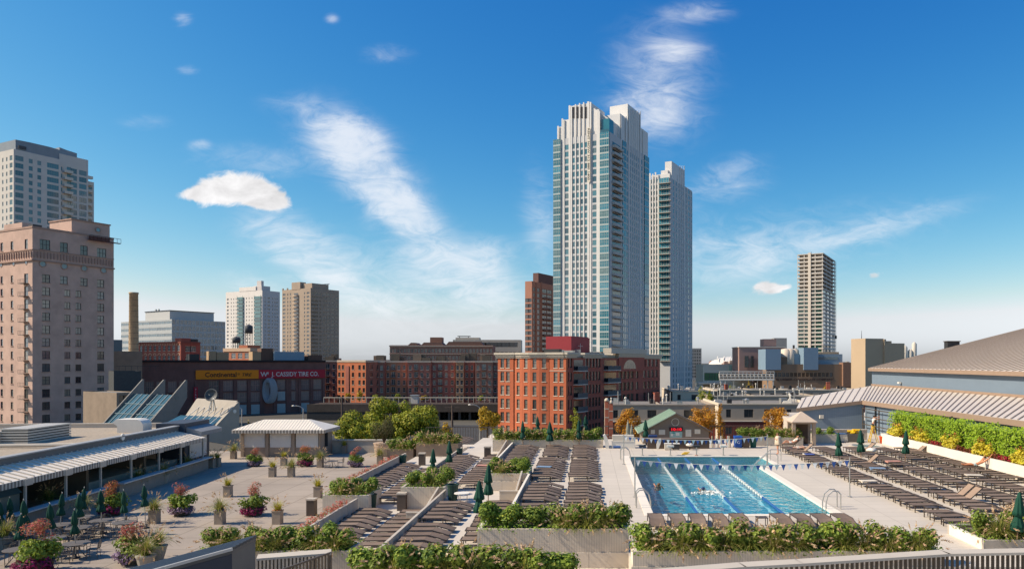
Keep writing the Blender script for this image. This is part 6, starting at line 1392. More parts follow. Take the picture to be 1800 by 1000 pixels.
L_shrub = [leafmat('shrub_leaf_a', [(0.096, 0.168, 0.029), (0.189, 0.294, 0.045), (0.293, 0.391, 0.053), (0.138, 0.223, 0.035), (0.394, 0.447, 0.073)]), leafmat('shrub_leaf_b', [(0.073, 0.136, 0.028), (0.166, 0.244, 0.038), (0.251, 0.326, 0.048), (0.100, 0.177, 0.031), (0.334, 0.380, 0.060)])]
L_lime = leafmat('lime_leaf', [(0.174, 0.310, 0.018), (0.278, 0.435, 0.028), (0.366, 0.528, 0.031), (0.122, 0.233, 0.018), (0.435, 0.559, 0.054)])
L_yel = leafmat('yellow_leaf', [(.60, .52, .03), (.72, .62, .05), (.48, .46, .04), (.78, .66, .12), (.34, .38, .04)])
L_cover = leafmat('ground_cover_leaf', [(0.097, 0.190, 0.021), (0.174, 0.293, 0.028), (0.251, 0.380, 0.034), (0.077, 0.138, 0.017)])
L_grass = leafmat('grass_blade', [(0.203, 0.246, 0.051), (0.319, 0.334, 0.072), (0.145, 0.203, 0.036), (0.435, 0.392, 0.131)])
L_ygrass = leafmat('yellow_grass_blade', [(0.375, 0.375, 0.037), (0.525, 0.475, 0.050), (0.275, 0.325, 0.037), (0.625, 0.525, 0.100)])
L_plume = leafmat('plume', [(.62, .52, .36), (0.483, 0.333, 0.196), (0.598, 0.437, 0.287), (0.414, 0.253, 0.149), (0.632, 0.483, 0.322)])
L_pink = leafmat('pink_blossom', [(0.540, 0.084, 0.084), (0.660, 0.192, 0.168), (0.480, 0.120, 0.108), (0.192, 0.204, 0.060), (0.576, 0.240, 0.192), (0.144, 0.180, 0.060)])
L_orange = leafmat('orange_blossom', [(0.552, 0.138, 0.046), (0.632, 0.230, 0.092), (0.230, 0.207, 0.057), (0.517, 0.092, 0.057)])
L_mag = leafmat('magenta_blossom', [(.26, .012, .10), (.34, .03, .16), (.18, .008, .06), (.05, .06, .02)])
L_lav = leafmat('lavender_blossom', [(.34, .24, .42), (.42, .32, .46), (.25, .16, .30), (.10, .12, .05)])
L_red = leafmat('dark_red_leaf', [(.16, .03, .02), (.24, .05, .03), (.10, .05, .02), (.30, .08, .05)])
M_bark = mat('bark', (.10, .075, .055), .95, .25, 3, .4)

def shrub_proto(k, m):
    r = random.Random(100 + k); t = thing('leafy_shrub', 'proto', 'shrub', (0, 0, -100), 0, 'shrubs')
    bl = [(r.uniform(-.22, .22), r.uniform(-.2, .2), r.uniform(.3, .62), r.uniform(.26, .36), r.uniform(.26, .34), r.uniform(.26, .38)) for _ in range(6)]
    mb = MB(); cloud(mb, bl, 950, .125, r, .66, .5); mb.build('foliage', m, t)
    st = MB()
    for i in range(4): st.tube((0, 0, -.15), (r.uniform(-.25, .25), r.uniform(-.2, .2), .5), .018, .008, 5)
    st.build('stem', M_bark, t)
    if k % 2:
        fb = MB()
        for _ in range(7):
            q = r.choice(bl); v = rvec(r).normalized(); v.z = abs(v.z); v.y = -abs(v.y)
            p = Vector((q[0] + v.x * q[3], q[1] + v.y * q[4], q[2] + v.z * q[5]))
            for a in range(4): leaf(fb, p + rvec(r) * .03, .09, v + rvec(r) * .6, r, .9)
        fb.build('blossom', leafmat('peach_blossom', [(.75, .6, .3), (.78, .7, .5), (.7, .45, .2)]), t)
    return t
SHR = [shrub_proto(k, L_shrub[k % 2]) for k in range(4)]
def arc(mb, base, az, L_, lean, w, n=4, mi=0):
    d = Vector((math.cos(az), math.sin(az), 0)); side = Vector((-d.y, d.x, 0)); vs = []; pts = []
    for i in range(n + 1):
        s = i / n; a = lean * s; p = base + d * (L_ * s * math.sin(a * .9 + .08)) + Vector((0, 0, L_ * s * math.cos(a * .95))); ww = w * (1 - .75 * s); vs += [p - side * ww / 2, p + side * ww / 2]; pts.append(p)
    mb.add(vs, [(2 * i, 2 * i + 1, 2 * i + 3, 2 * i + 2) for i in range(n)], mi); return pts
def grass_proto(k, m=None, plumes=30, L_=.82, nb=230, nm='fountain_grass', lean=1.7):
    r = random.Random(300 + k); t = thing(nm, 'proto', 'grass', (0, 0, -100), 0, 'grasses'); mb = MB(); pb = MB()
    for i in range(nb): arc(mb, Vector((r.uniform(-.1, .1), r.uniform(-.1, .1), -.05)), r.uniform(0, 6.283), L_ * r.uniform(.6, 1.05), r.uniform(.15, lean), .03)
    mb.build('blades', m or L_grass, t)
    for i in range(plumes):
        pts = arc(mb if False else pb, Vector((r.uniform(-.08, .08), r.uniform(-.08, .08), 0)), r.uniform(0, 6.283), L_ * r.uniform(.85, 1.12), r.uniform(.15, lean * .95), .012)
        a, b = pts[-2], pts[-1]; dv = (b - a).normalized(); q = b + dv * .22
        for j in range(7):
            c = b.lerp(q, j / 6); leaf(pb, c, .11 * (1.15 - abs(j - 2.5) / 5), rvec(r), r, .5)
    if plumes: pb.build('plumes', L_plume, t)
    return t
GRS = [grass_proto(k) for k in range(3)]; GRY = [grass_proto(10 + k, L_ygrass, 12, .62, 170, 'yellow_grass', 1.1) for k in range(2)]
PROTOS = SHR + GRS + GRY
def cover(lab, x0, x1, y0, y1, z, n, seed, m=L_cover, s=.10, ov=.14):
    r = random.Random(seed); mb = MB()
    for _ in range(n):
        x, y = r.uniform(x0 - .05, x1 + .05), r.uniform(y0 - ov, y1 + .05); zz = z + r.uniform(-.02, .16) - (max(0, y0 - y) * r.uniform(.2, 1.2)); leaf(mb, Vector((x, y, zz)), s * r.uniform(.6, 1.3), Vector((r.uniform(-.6, .6), r.uniform(-.9, .3), .8)), r, .7)
    o = mb.build('ground_cover', m); o['label'] = lab; o['category'] = 'ground cover'; stuff(o)
def plantbed(P, where, n, seed, rows=1, sc=1.0, gfrac=.5, hz=1.0, front=True):
    x0, x1, y0, y1, z = P; r = random.Random(seed); i = 0; ns = ng = 0
    step = (x1 - x0) / n
    for k in range(n):
        x = x0 + (k + .5) * step + r.uniform(-.08, .08)
        for q in range(rows):
            y = y0 + (y1 - y0) * (.38 if rows == 1 else (.3 + .45 * q / (rows - 1) if rows > 1 else 0)) + r.uniform(-.08, .08); ns += 1
            dup(r.choice(SHR), (x, y, z), r.uniform(0, 6.28), ('rear ' if q and rows > 1 else '') + 'green shrub, ' + ordn(k + 1) + ' from left ' + where, 'leafy shrubs ' + where, (sc * r.uniform(1.0, 1.3), sc * r.uniform(1.0, 1.2), sc * hz * r.uniform(.9, 1.2)))
        if r.random() < gfrac * 1.15 and k < n - 1:
            ng += 1; dup(r.choice(GRS), (x + step * .5, y0 + (y1 - y0) * r.uniform(.08, .3), z), r.uniform(0, 6.28), 'tan fountain grass, ' + ordn(ng) + ' from left ' + where, 'fountain grasses ' + where, sc * r.uniform(.85, 1.15))
    if front: cover('low green creeper spilling over the edge ' + where, x0, x1, y0, y1, z + .06, int((x1 - x0) * 240), seed)
plantbed(P_pool, 'in the planter before the pool', 13, 1, 1, 1.12, .75)
plantbed(P_deck, 'in the tall planter left of the pool planter', 7, 2, 1, 1.08, .6)
plantbed(P_front, 'in the front planter at the bottom edge', 9, 3, 1, 1.15, .6)
plantbed(P_left, 'in the planter at the patio front', 8, 4, 1, 1.1, .4)
plantbed(P_j1, 'in the patio wall planter', 3, 5, 2, 1.0, .3); plantbed(P_j2, 'in the lower terrace planter', 3, 6, 2, 1.0, .7); plantbed(P_j3, 'in the middle terrace planter', 3, 7, 2, .95, .4)
plantbed(P_far, 'in the long planter behind the deck loungers', 11, 8, 1, 1.1, .7); plantbed(P_fb1, 'in the small brown planter', 4, 9, 1, 1.1, .5); plantbed(P_fb2, 'in the stepped brown planter', 6, 10, 1, 1.15, .9)
plantbed(P_gz, 'in the planter left of the gazebo', 7, 11, 1, 1.05, .4); plantbed(P_gz2, 'in the short planter right of the gazebo', 2, 12, 1, .9, 0); plantbed(P_rn, 'in the white corner planter', 3, 13, 1, 1.05, .9)
for k, (x, y, z) in enumerate(((16.6, 30.0, .36), (17.6, 30.6, .36), (18.5, 31.4, .36))): dup(GRS[k], (x, y, z), k, 'large arching grass, ' + ordn(k + 1) + ' from the left in the white corner planter', 'arching grasses in the corner planter', 1.35)
# red blossoms spilling over the patio side of the panel walls
for k, (x, d0, d1, z) in enumerate(((-13.85, 34.5, 43, -.55), (-16.35, 49.5, 64, -.55))):
    r = random.Random(60 + k); mb = MB(); cloud(mb, [(0, y, r.uniform(-.1, .15), .28, .5, .3) for y in rng(0, int((d1 - d0) / .8), .8)], 900 if k == 0 else 1100, .12, r, .6)
    o = mb.build('blossom_border', L_pink, None, loc=(x, d0, z)); tag(o, 'strip of red blossoms along the patio wall, ' + ('near' if k == 0 else 'far') + ' half', 'flowers', None, 'stuff')

# tall hedge with yellow and red planting along the hall
def hall_hedge():
    r = random.Random(77); t = thing('tall_hedge', 'tall lime green clipped hedge along the blue hall wall', 'hedge', (29.2, 30, .8)); mb = MB()
    for _ in range(21000):
        y = r.uniform(0, 38.2); u = r.random(); bump = .22 * math.sin(y * 1.7) + .15 * math.sin(y * 4.1 + 1)
        if u < .55: x = -.55 - bump * .5 + r.uniform(-.18, .25); z = r.uniform(.0, 2.05 + bump * .4)
        elif u < .85: x = r.uniform(-.6, .7); z = 2.0 + bump * .5 + r.uniform(-.22, .2)
        else: x = r.uniform(-.5, .6); z = r.uniform(0, 2)
        x += -.022 * y
        leaf(mb, Vector((x, y, z)), r.uniform(.11, .21), Vector((-.6, -.15, .6)) + rvec(r) * .9, r, .6)
    mb.build('foliage', L_lime, t)
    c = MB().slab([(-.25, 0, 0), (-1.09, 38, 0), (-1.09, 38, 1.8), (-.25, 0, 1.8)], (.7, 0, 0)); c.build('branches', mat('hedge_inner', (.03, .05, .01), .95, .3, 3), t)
    yp = thing('croton_shrub', 'proto', 'shrub', (0, 0, -100)); mb = MB(); cloud(mb, [(r.uniform(-.2, .2), r.uniform(-.3, .3), r.uniform(.2, .75), .28, .32, .3) for _ in range(5)], 260, .22, r, .45); mb.build('foliage', L_yel, yp); mb = MB(); cloud(mb, [(0, 0, 1.0, .2, .22, .15)], 16, .14, r, .5); mb.build('orange_tips', L_orange, yp)
    rp = thing('red_bedding_plant', 'proto', 'shrub', (0, 0, -100)); mb = MB(); cloud(mb, [(r.uniform(-.15, .15), r.uniform(-.4, .4), r.uniform(.1, .3), .22, .35, .2) for _ in range(4)], 260, .1, r, .6); mb.build('foliage', L_red, rp)
    gp = thing('red_flowering_plant', 'proto', 'shrub', (0, 0, -100)); mb = MB(); cloud(mb, [(0, r.uniform(-.3, .3), .25, .22, .3, .2) for _ in range(3)], 160, .12, r, .7); mb.build('blossom', leafmat('bright_red_flower', [(.5, .03, .04), (.42, .02, .06), (.10, .12, .03)]), gp)
    PROTOS.extend([yp, rp, gp]); i = 0; y = 33.0; k = 0
    while y < 67.5:
        xw = 27.55 + .3 - .0224 * (y - 30) + .55
        if k % 2 == 0:
            for q in range(3): i += 1; dup(yp, (xw + r.uniform(-.1, .15), y, .76), r.uniform(0, 6), 'yellow-leaved shrub at the foot of the lime hedge, ' + ordn(i) + ' from the near end', 'yellow shrubs along the hedge', r.uniform(.95, 1.35)); y += .75
        else:
            for q in range(3):
                i += 1; pr = gp if r.random() < .3 else rp; dup(pr, (xw + r.uniform(-.2, .05), y, .76), r.uniform(0, .5), ('bright red flower' if pr is gp else 'dark red bedding plant') + ' clump before the lime hedge, ' + ordn(i) + ' plant from the near end', 'red bedding before the hedge', r.uniform(.9, 1.2)); y += .8
        k += 1
hall_hedge()

# trees
def tree(lab, px, d, ytop, wpx, n, cols, seed, leafs=.3, name='street_tree', base=GZ, dens=1., ry=None, low=.35, group=None):
    r = random.Random(seed); x = X(px, d); zt = Z(ytop, d) - base; W_ = wpx * d / F / 2
    t = thing(name, lab, 'tree', (x, d, base), 0, group); hc = zt * (1 - low) / 2; cz = zt - hc
    bl = []
    for _ in range(int(34 * dens)):
        v = rvec(r); q = v.normalized() * (.35 + .5 * r.random()); k = r.uniform(.2, .34)
        bl.append((q.x * W_, q.y * (ry or W_), cz + q.z * hc, W_ * k, (ry or W_) * k, hc * k * r.uniform(.8, 1.1)))
    mb = MB(); cloud(mb, bl, n, leafs, r, .7, .5, .4); mb.build('crown', leafmat('tree_leaf_' + name + str(seed), cols), t)
    tr = MB(); tr.tube((0, 0, 0), (0, 0, cz - hc * .4), W_ * .07 + .08, W_ * .045 + .05, 8)
    for b in bl[:9]: tr.tube((0, 0, cz - hc * .55), (b[0] * .8, b[1] * .8, b[2]), W_ * .03 + .03, .03, 6)
    tr.build('trunk', M_bark, t); return t
GREEN = [(.13, .18, .02), (.27, .31, .03), (.36, .38, .035), (.18, .23, .024), (.48, .42, .05)]
ORG = [(.46, .19, .02), (.56, .27, .025), (.36, .17, .02), (.62, .35, .04), (.24, .16, .025)]
YEL = [(.62, .42, .025), (.55, .36, .03), (.36, .26, .03), (.24, .22, .03)]
tree('broad yellow-green tree beyond the patio wall, left part of the clump', 648, 104, 713, 122, 13000, GREEN, 1, .34, 'broad_tree', low=.3); tree('broad yellow-green tree beyond the patio wall, tallest middle part', 687, 108, 697, 116, 13500, GREEN, 2, .34, 'broad_tree', low=.25); tree('broad yellow-green tree beyond the patio wall, right part of the clump', 735, 106, 708, 118, 13000, GREEN, 3, .34, 'broad_tree', low=.3)
tree('orange autumn tree left of the pool house', 1109, 100, 712, 60, 5200, ORG, 4, .22, 'autumn_tree', low=.52); tree('orange autumn tree right of the pool house', 1236, 104, 710, 64, 5200, ORG, 5, .22, 'autumn_tree', low=.52); tree('orange autumn tree left of the gazebo', 1364, 104, 711, 62, 5200, ORG, 6, .22, 'autumn_tree', low=.52)
tree('bright yellow tree left of the red corner building', 857, 150, 711, 46, 3600, YEL, 7, .34, 'yellow_tree'); tree('small yellow tree right of the broad green trees', 786, 118, 741, 34, 1500, YEL, 8, .3, 'yellow_tree'); tree('small sparse yellow-green tree before the red building side', 1012, 140, 714, 24, 900, GREEN, 9, .3, 'slender_tree')
tree('green conifer-like tree among the town-house roofs', 1232, 168, 677, 24, 1300, GREEN, 10, .35, 'roof_tree'); tree('second green tree among the town-house roofs', 1247, 170, 683, 18, 1000, GREEN, 11, .35, 'roof_tree'); tree('small orange tree on the town-house terrace', 1267, 128, 709, 20, 1100, ORG, 12, .25, 'roof_tree')
tree('small yellowing tree under the billboard frame', 1318, 240, 668, 18, 700, YEL, 13, .4, 'far_tree'); tree('small tree left under the billboard frame', 1288, 235, 670, 13, 600, GREEN, 14, .4, 'far_tree'); tree('small tree in front of the brown factory', 1454, 230, 672, 16, 600, YEL, 15, .4, 'far_tree'); tree('tiny tree at the right of the factory', 1513, 220, 676, 13, 500, GREEN, 16, .4, 'far_tree')
tree('thin climbing tree on the cream annex', 222, 146, 700, 12, 500, ORG, 17, .3, 'slender_tree'); tree('small yellow shrub tree behind the kiosk roof', 438, 95, 733, 12, 400, YEL, 18, .25, 'slender_tree'); tree('low green tree right of the kiosk', 600, 88, 760, 30, 1200, GREEN, 19, .28, 'slender_tree')
for k, (p, y) in enumerate(((632, 684), (700, 690), (745, 694), (845, 694), (612, 690), (660, 692))): tree('small bush on the railway embankment, ' + ordn(k + 1) + ' in the line', p, 238, y, 14, 420, GREEN if k % 2 else YEL, 30 + k, .45, 'embankment_bush', base=-5.2, low=.05, group='bushes on the railway')

# ---------------------------------------------------------------- potted plants on the patio
def pot_mesh(r, h, m, n=16): return MB().lathe([(r * .72, 0), (r * .95, h * .55), (r, h * .9), (r * 1.06, h * .92), (r * 1.06, h), (r * .9, h), (r * .88, h * .9)], n).mesh('pot', [m])
M_potd = mat('dark_pot', (.06, .065, .06), .6, .15); M_potm = mat('magenta_pot', (.22, .015, .07), .7, .2); M_potg = mat('grey_pot', (.33, .31, .28), .8, .12)
BIG = [(320, 905, 'pink', 'lav', 'orange and pink flowers, left of the row of pillar planters', 1), (446, 905, 'pink', 'mag', 'pink flowers and a magenta skirt, centre of the patio', 1), (448, 819, 'pink', 'lav', 'low pink flowers before the kiosk left shutter', .85), (536.5, 819, 'orange', 'mag', 'tall orange-red flowers before the kiosk right shutter', .95), (624.7, 820, 'pink', 'lav', 'lavender skirt near the patio back wall', .9), (197, 905, 'orange', 'mag', 'magenta skirt beside the restaurant counter', 1), (64, 1006, 'pink', 'mag', 'pink blossom in the lower left corner', 1.15), (232, 990, 'pink', 'lav', 'pink blossom above the dark shed roof', 1)]
FL = {'pink': L_pink, 'orange': L_orange, 'mag': L_mag, 'lav': L_lav}
for k, (px, py, top, skirt, lab, sc) in enumerate(BIG):
    x, d = G(px, py, PAT); r = random.Random(500 + k); t = thing('flower_pot', 'huge round pot with ' + lab, 'flower pot', (x, d, PAT), 0, 'huge flower pots on the patio'); t.scale = (sc, sc, sc)
    place('pot', pot_mesh(.6, .5, M_potd), t)
    mb = MB(); cloud(mb, [(r.uniform(-.5, .5), r.uniform(-.45, .45), r.uniform(.62, 1.1), .42, .42, .32) for _ in range(11)], 820, .18, r, .65); mb.build('foliage', L_shrub[k % 2], t)
    mb = MB(); cloud(mb, [(r.uniform(-.3, .3), r.uniform(-.3, .3), r.uniform(1.25, 1.9), .34, .34, .3) for _ in range(7)], 620, .10, r, .45); mb.build('blossom', FL[top], t)
    mb = MB(); cloud(mb, [(.6 * math.cos(a), .6 * math.sin(a), r.uniform(.25, .5), .26, .24, .24) for a in [-math.pi * q / 8 for q in range(9)]], 620, .10, r, .8); stuff(mb.build('trailing_flowers', FL[skirt], t))
    st = MB()
    for i in range(7): st.tube((0, 0, .4), (r.uniform(-.3, .3), r.uniform(-.3, .3), 1.7), .015, .008, 5)
    st.build('stem', M_bark, t)
M_pil = mat('pillar_concrete', (.30, .255, .215), .88, .12, 1.5, .15)
pil = MB().box(-.24, .24, -.24, .24, 0, .74).box(-.27, .27, -.27, .27, .74, .8).mesh('pillar', [M_pil]); urn = MB().lathe([(.22, 0), (.32, .35), (.38, .62), (.42, .66), (.42, .72), (.34, .72)], 14).mesh('urn', [M_potg])
PIL = [(400.8, 872.6, 'p', 'lone pillar at the left of the open patio'), (386.8, 920, 'p', 'front pillar left of the magenta pot'), (488, 920, 'p', 'front pillar right of the magenta pot'), (479, 837.6, 'p', 'left of the middle pair of pillars'), (512, 837.6, 'p', 'right of the middle pair of pillars'), (559, 874, 'p', 'pillar beside the patio wall planter'), (499, 818, 'p', 'pillar before the kiosk middle shutter'), (563, 821, 'p', 'wide pillar before the kiosk corner'), (372, 822, 'p', 'left of two pillars at the awning end'), (382, 820, 'p', 'right of two pillars at the awning end'), (410.6, 806, 'p', 'pillar at the kiosk left corner'), (668, 815, 'r', 'pillar by the far panel wall'), (605, 796, 'p', 'pillar against the patio back wall'), (271.5, 919, 'p', 'pillar beside the last patio umbrella'),
       (243.5, 860, 'u', 'urn at the counter gap'), (288, 849, 'u', 'urn under the third awning post'), (330, 832, 'u', 'urn under the last awning post'), (87, 899, 'u', 'urn at the near counter'), (146, 915, 'u', 'urn between the patio umbrellas'), (278, 984, 'u', 'urn above the dark shed roof'), (256, 1003, 'u', 'lowest urn above the dark shed roof'), (8, 968, 'u', 'urn at the left picture edge'), (478, 1004, 'u', 'urn before the ramp wall')]
for k, (px, py, ty, lab) in enumerate(PIL):
    x, d = G(px, py, PAT); t = thing('pillar_planter' if ty != 'u' else 'grass_urn', 'grass in a ' + ('square concrete planter, ' if ty != 'u' else 'round planter, ') + lab, 'planter', (x, d, PAT), 0, 'grass planters on the patio')
    place('pillar' if ty != 'u' else 'urn', pil if ty != 'u' else urn, t); g = GRY[k % 2] if (ty == 'p' and k % 3 != 1) else GRS[k % 3]
    for ch in g.children: c = ch.copy(); COL.objects.link(c); c.parent = t; c.location = (0, 0, .72); c.rotation_euler = (0, 0, k); c.scale = (1.2, 1.2, 1.2)
    if k in (1, 2, 8): mb = MB(); cloud(mb, [(0, 0, .78, .3, .3, .12)], 90, .1, random.Random(k), .8); stuff(mb.build('trailing_flowers', L_lav if k == 1 else L_orange, t))
# large shrub in round stone tub
x, d = G(675, 801, PAT); t = thing('tub_shrub', 'large round olive shrub in a big stone tub on the patio', 'shrub', (x, d, PAT)); place('tub', MB().lathe([(.85, 0), (.95, .7), (1.0, 1.2), (1.05, 1.25), (1.05, 1.35), (.9, 1.35)], 20).mesh('tub', [mat('tan_tub', (.42, .32, .25), .85, .1)]), t)
r = random.Random(9); mb = MB(); cloud(mb, [(r.uniform(-.9, .9), r.uniform(-.8, .8), r.uniform(2.0, 3.6), .6, .6, .55) for _ in range(14)], 2600, .15, r, .4); mb.build('foliage', leafmat('olive_leaf', [(.07, .09, .03), (.12, .13, .045), (.09, .07, .035), (.16, .15, .06)]), t); mb = MB()
for i in range(10): mb.tube((0, 0, 1.2), (r.uniform(-.8, .8), r.uniform(-.7, .7), 3.0), .04, .012, 5)
mb.build('stem', M_bark, t)
# ================================================================ furniture
M_sling = mat('taupe_sling', (.165, .118, .090), .75, .1, 2., .1, 60, objrand=[(.170, .125, .098), (.215, .162, .128), (.190, .140, .110), (.155, .114, .090), (.235, .178, .142)])
def lounger_proto(up=False, tan=False):
    t = thing('sun_lounger', 'proto', 'sun lounger', (0, 0, -100)); ms = M_sling if not tan else mat('tan_sling', (.30, .22, .17), .75, .08)
    H, Lf, Lb, w = .37, 1.16, .82, .31
    bx, bz = (Lf + Lb * math.cos(R(42)), H + Lb * math.sin(R(42))) if up else (Lf + Lb * .96, .15)
    def sheet(pts):
        mb = MB(); vs = []
        for x, z in pts:
            for y, s in ((-w, 0), (-w * .4, -.018), (w * .4, -.018), (w, 0)): vs.append((x, y, z + s))
        n = len(pts); fs = [(4 * i + j, 4 * i + 4 + j, 4 * i + 5 + j, 4 * i + 1 + j) for i in range(n - 1) for j in range(3)]
        mb.add(vs, fs); mb.add([(a, b, c - .012) for a, b, c in vs], [f[::-1] for f in fs]); return mb
    sheet([(0, H - .03), (.06, H), (.6, H - .005), (Lf, H)]).build('seat_sling', ms, t)
    sheet([(Lf + .01, H), ((Lf + bx) / 2, (H + bz) / 2 + (.02 if not up else 0)), (bx, bz)]).build('back_sling', ms, t)
    fr = MB()
    for s in (-1, 1): fr.bar((0, s * (w + .02), H - .03), (Lf, s * (w + .02), H - .01), .035, .05).bar((Lf, s * (w + .02), H - .01), (bx, s * (w + .02), bz - .01), .035, .045)
    fr.bar((0.01, -w, H - .03), (.01, w, H - .03), .035, .045).bar((bx, -w, bz), (bx, w, bz), .035, .04); fr.build('frame', M_bronze, t)
    lg = MB().box(-.02, .02, -.02, .02, 0, H - .05).mesh('leg', [M_bronze])
    for x in (.07, Lf + .05):
        for s in (-1, 1): place('leg', lg, t, (x, s * (w + .015), 0))
    return t
LO, LU, LT = lounger_proto(), lounger_proto(True), lounger_proto(True, True); PROTOS += [LO, LU, LT]
tabm = MB().box(-.25, .25, -.22, .22, .4, .43).mesh('table_top', [M_bronze]); tlg = MB().box(-.015, .015, -.015, .015, 0, .4).mesh('leg', [M_bronze])
NT = [0]
def sidetable(x, d, z, lab):
    t = thing('side_table', lab, 'side table', (x, d, z), 0, 'small side tables between loungers'); place('table_top', tabm, t)
    for a in (-.22, .22):
        for b in (-.19, .19): place('leg', tlg, t, (a, b, 0))
def lrow(x, d0, d1, z, where, ups=(), tans=(), gaps=(), step=.95, tables=True, rz=0.):
    i = 0; d = d0; r = random.Random(int(x * 10 + d0)); k = 0; gi = 0
    while d <= d1 + .01:
        i += 1; p = LT if i in tans else (LU if i in ups else LO)
        dup(p, (x + r.uniform(-.08, .08), d, z), rz + r.uniform(-.045, .045), ('raised lounger' if p is not LO else 'flat brown lounger') + ', ' + ordn(i) + ' from near end ' + where, 'sun loungers ' + where)
        d += step * r.uniform(.97, 1.03)
        if i in gaps:
            gi += 1
            if tables: sidetable(x + .5, d - .3, z, 'side table, ' + ordn(gi) + ' from near end ' + where)
            d += .75
lrow(16.2, 31.6, 62.8, DK, 'of the row along the right pool edge', tans=(27,), gaps=(5, 12, 19, 25)); lrow(18.85, 36.2, 62.5, DK, 'of the second row right of the pool', tans=(4, 5, 17), gaps=(6, 13, 20))
lrow(21.4, 37.0, 62.8, DK, 'in the third row right of the pool', tans=(23,), gaps=(7, 14, 20)); lrow(23.75, 41.2, 62, DK, 'in the fourth row right of the pool', gaps=(5, 11, 17)); lrow(25.6, 46.0, 62, DK, 'in the row against the white planter wall', gaps=(4, 9), tans=(14,))
lrow(-6.25, 53, 63.6, DK, 'in the far left deck column'); lrow(-3.65, 46.6, 63.9, DK, 'in the middle far deck column', gaps=(10,), tables=False); lrow(-1.3, 46.6, 63.9, DK, 'in the far deck column nearest the pool', gaps=(9,), tables=False)
lrow(-3.5, 32.4, 44.2, DK, 'in the near left deck column', gaps=(6,), tables=False); lrow(-1.25, 32.4, 44.2, DK, 'in the near deck column nearest the pool')
lrow(-13.3, 34.8, 42.8, S1, 'of the near left lower row'); lrow(-10.75, 34.4, 42.8, S1, 'in the near right lower-terrace row'); lrow(-16.0, 49, 62, S1, 'in the far left lower-terrace row'); lrow(-13.3, 46.2, 59, S1, 'in the far right lower-terrace row')
lrow(-8.35, 31.5, 41.6, S2, 'along the near panel wall of the middle terrace', gaps=(5,), tables=False); lrow(-5.65, 32.5, 41.5, S2, 'on the near right of the middle terrace'); lrow(-11.1, 50, 62, S2, 'in the far left middle-terrace row'); lrow(-8.5, 47.5, 62.6, S2, 'in the far right middle-terrace row')
lrow(-13.8, 69 + 3.5, 77, S2, 'at the far end of the middle terrace')
for i in range(10):
    if i == 5: sidetable(3.1 + i * .96, 33.8, DK, 'small dark side table among the loungers behind the pool planter'); continue
    dup(LO, (3.1 + i * .96, 35.0, DK), -math.pi / 2 + rnd.uniform(-.03, .03), 'brown sling lounger end-on behind the pool planter, ' + ordn(i + 1) + ' from the left', 'sun loungers before the pool')

tw_ = [mat('towel_cream', (.62, .57, .5), .9, .08), mat('towel_stripe', (.20, .30, .45), .9, .1), mat('towel_rose', (.50, .26, .22), .9, .1)]
for i, (x, d, z, lab) in enumerate(((16.9, 44.4, DK, 'cream towel spread on the row along the pool'), (19.5, 49.6, DK, 'blue towel spread in the second row right of the pool'), (22.0, 53.1, DK, 'rose towel spread in the third row right of the pool'), (24.4, 46.6, DK, 'cream towel in the fourth row right of the pool'), (-2.9, 50.3, DK, 'blue towel in the middle far deck column'), (-7.7, 55.2, S2, 'cream towel in the far right middle-terrace row'))):
    t = thing('beach_towel', lab, 'towel', (x, d, z + .385), rnd.uniform(-.2, .2)); MB().box(-.5, .35, -.3, .3, 0, .02).build('cloth', tw_[i % 3], t); MB().box(-.62, -.505, -.31, .28, -.09, .025).build('hanging_end', tw_[i % 3], t)

# ---------------------------------------------------------------- folded umbrellas
GRN = mat('green_canvas', (.006, .055, .036), .75, .18, 2.5, .15, 30); M_pole = mat('umbrella_pole', (.32, .20, .13), .6, .1)
def umb_proto(prof, nm, pole=M_pole, h=2.4, cm=GRN):
    t = thing(nm, 'proto', 'umbrella', (0, 0, -100)); rf = lambda a, z: 1 + .34 * abs(math.sin(4 * a + z * .9)) - .2 + .06 * math.sin(3 * a + z * 5)
    MB().lathe(prof, 32, rf=rf).build('canopy', cm, t, True); MB().tube((0, 0, 0), (0, 0, prof[0][1] + .1), .028, n=8).build('pole', pole, t); MB().lathe([(.26, 0), (.26, .05), (.07, .09), (.05, .22)], 16).build('base', M_dark, t, True)
    MB().lathe([(.02, 0), (.035, .03), (.01, .09)], 8, (0, 0, h)).build('finial', pole, t, True); MB().lathe([(prof[len(prof) // 2][0] * .9, -.03), (prof[len(prof) // 2][0] * .92, .03)], 12, (0, 0, prof[len(prof) // 2][1])).build('tie_strap', cm, t); return t
UA = umb_proto([(.20, .78), (.27, .82), (.24, 1.05), (.15, 1.32), (.13, 1.42), (.24, 1.46), (.22, 1.6), (.15, 1.9), (.13, 2.05), (.07, 2.32), (.02, 2.4)], 'folded_umbrella'); UB = umb_proto([(.16, 1.22), (.25, 1.26), (.21, 1.42), (.12, 1.62), (.11, 1.7), (.17, 1.76), (.16, 1.95), (.11, 2.2), (.05, 2.36), (.02, 2.4)], 'folded_umbrella', M_steel)
UG = umb_proto([(.12, .7), (.2, .74), (.2, 1.0), (.13, 1.2), (.18, 1.3), (.14, 1.6), (.06, 2.1), (.02, 2.2)], 'grey_umbrella', M_steel, 2.2, mat('grey_canvas', (.24, .26, .23), .8, .15)); PROTOS += [UA, UB, UG]
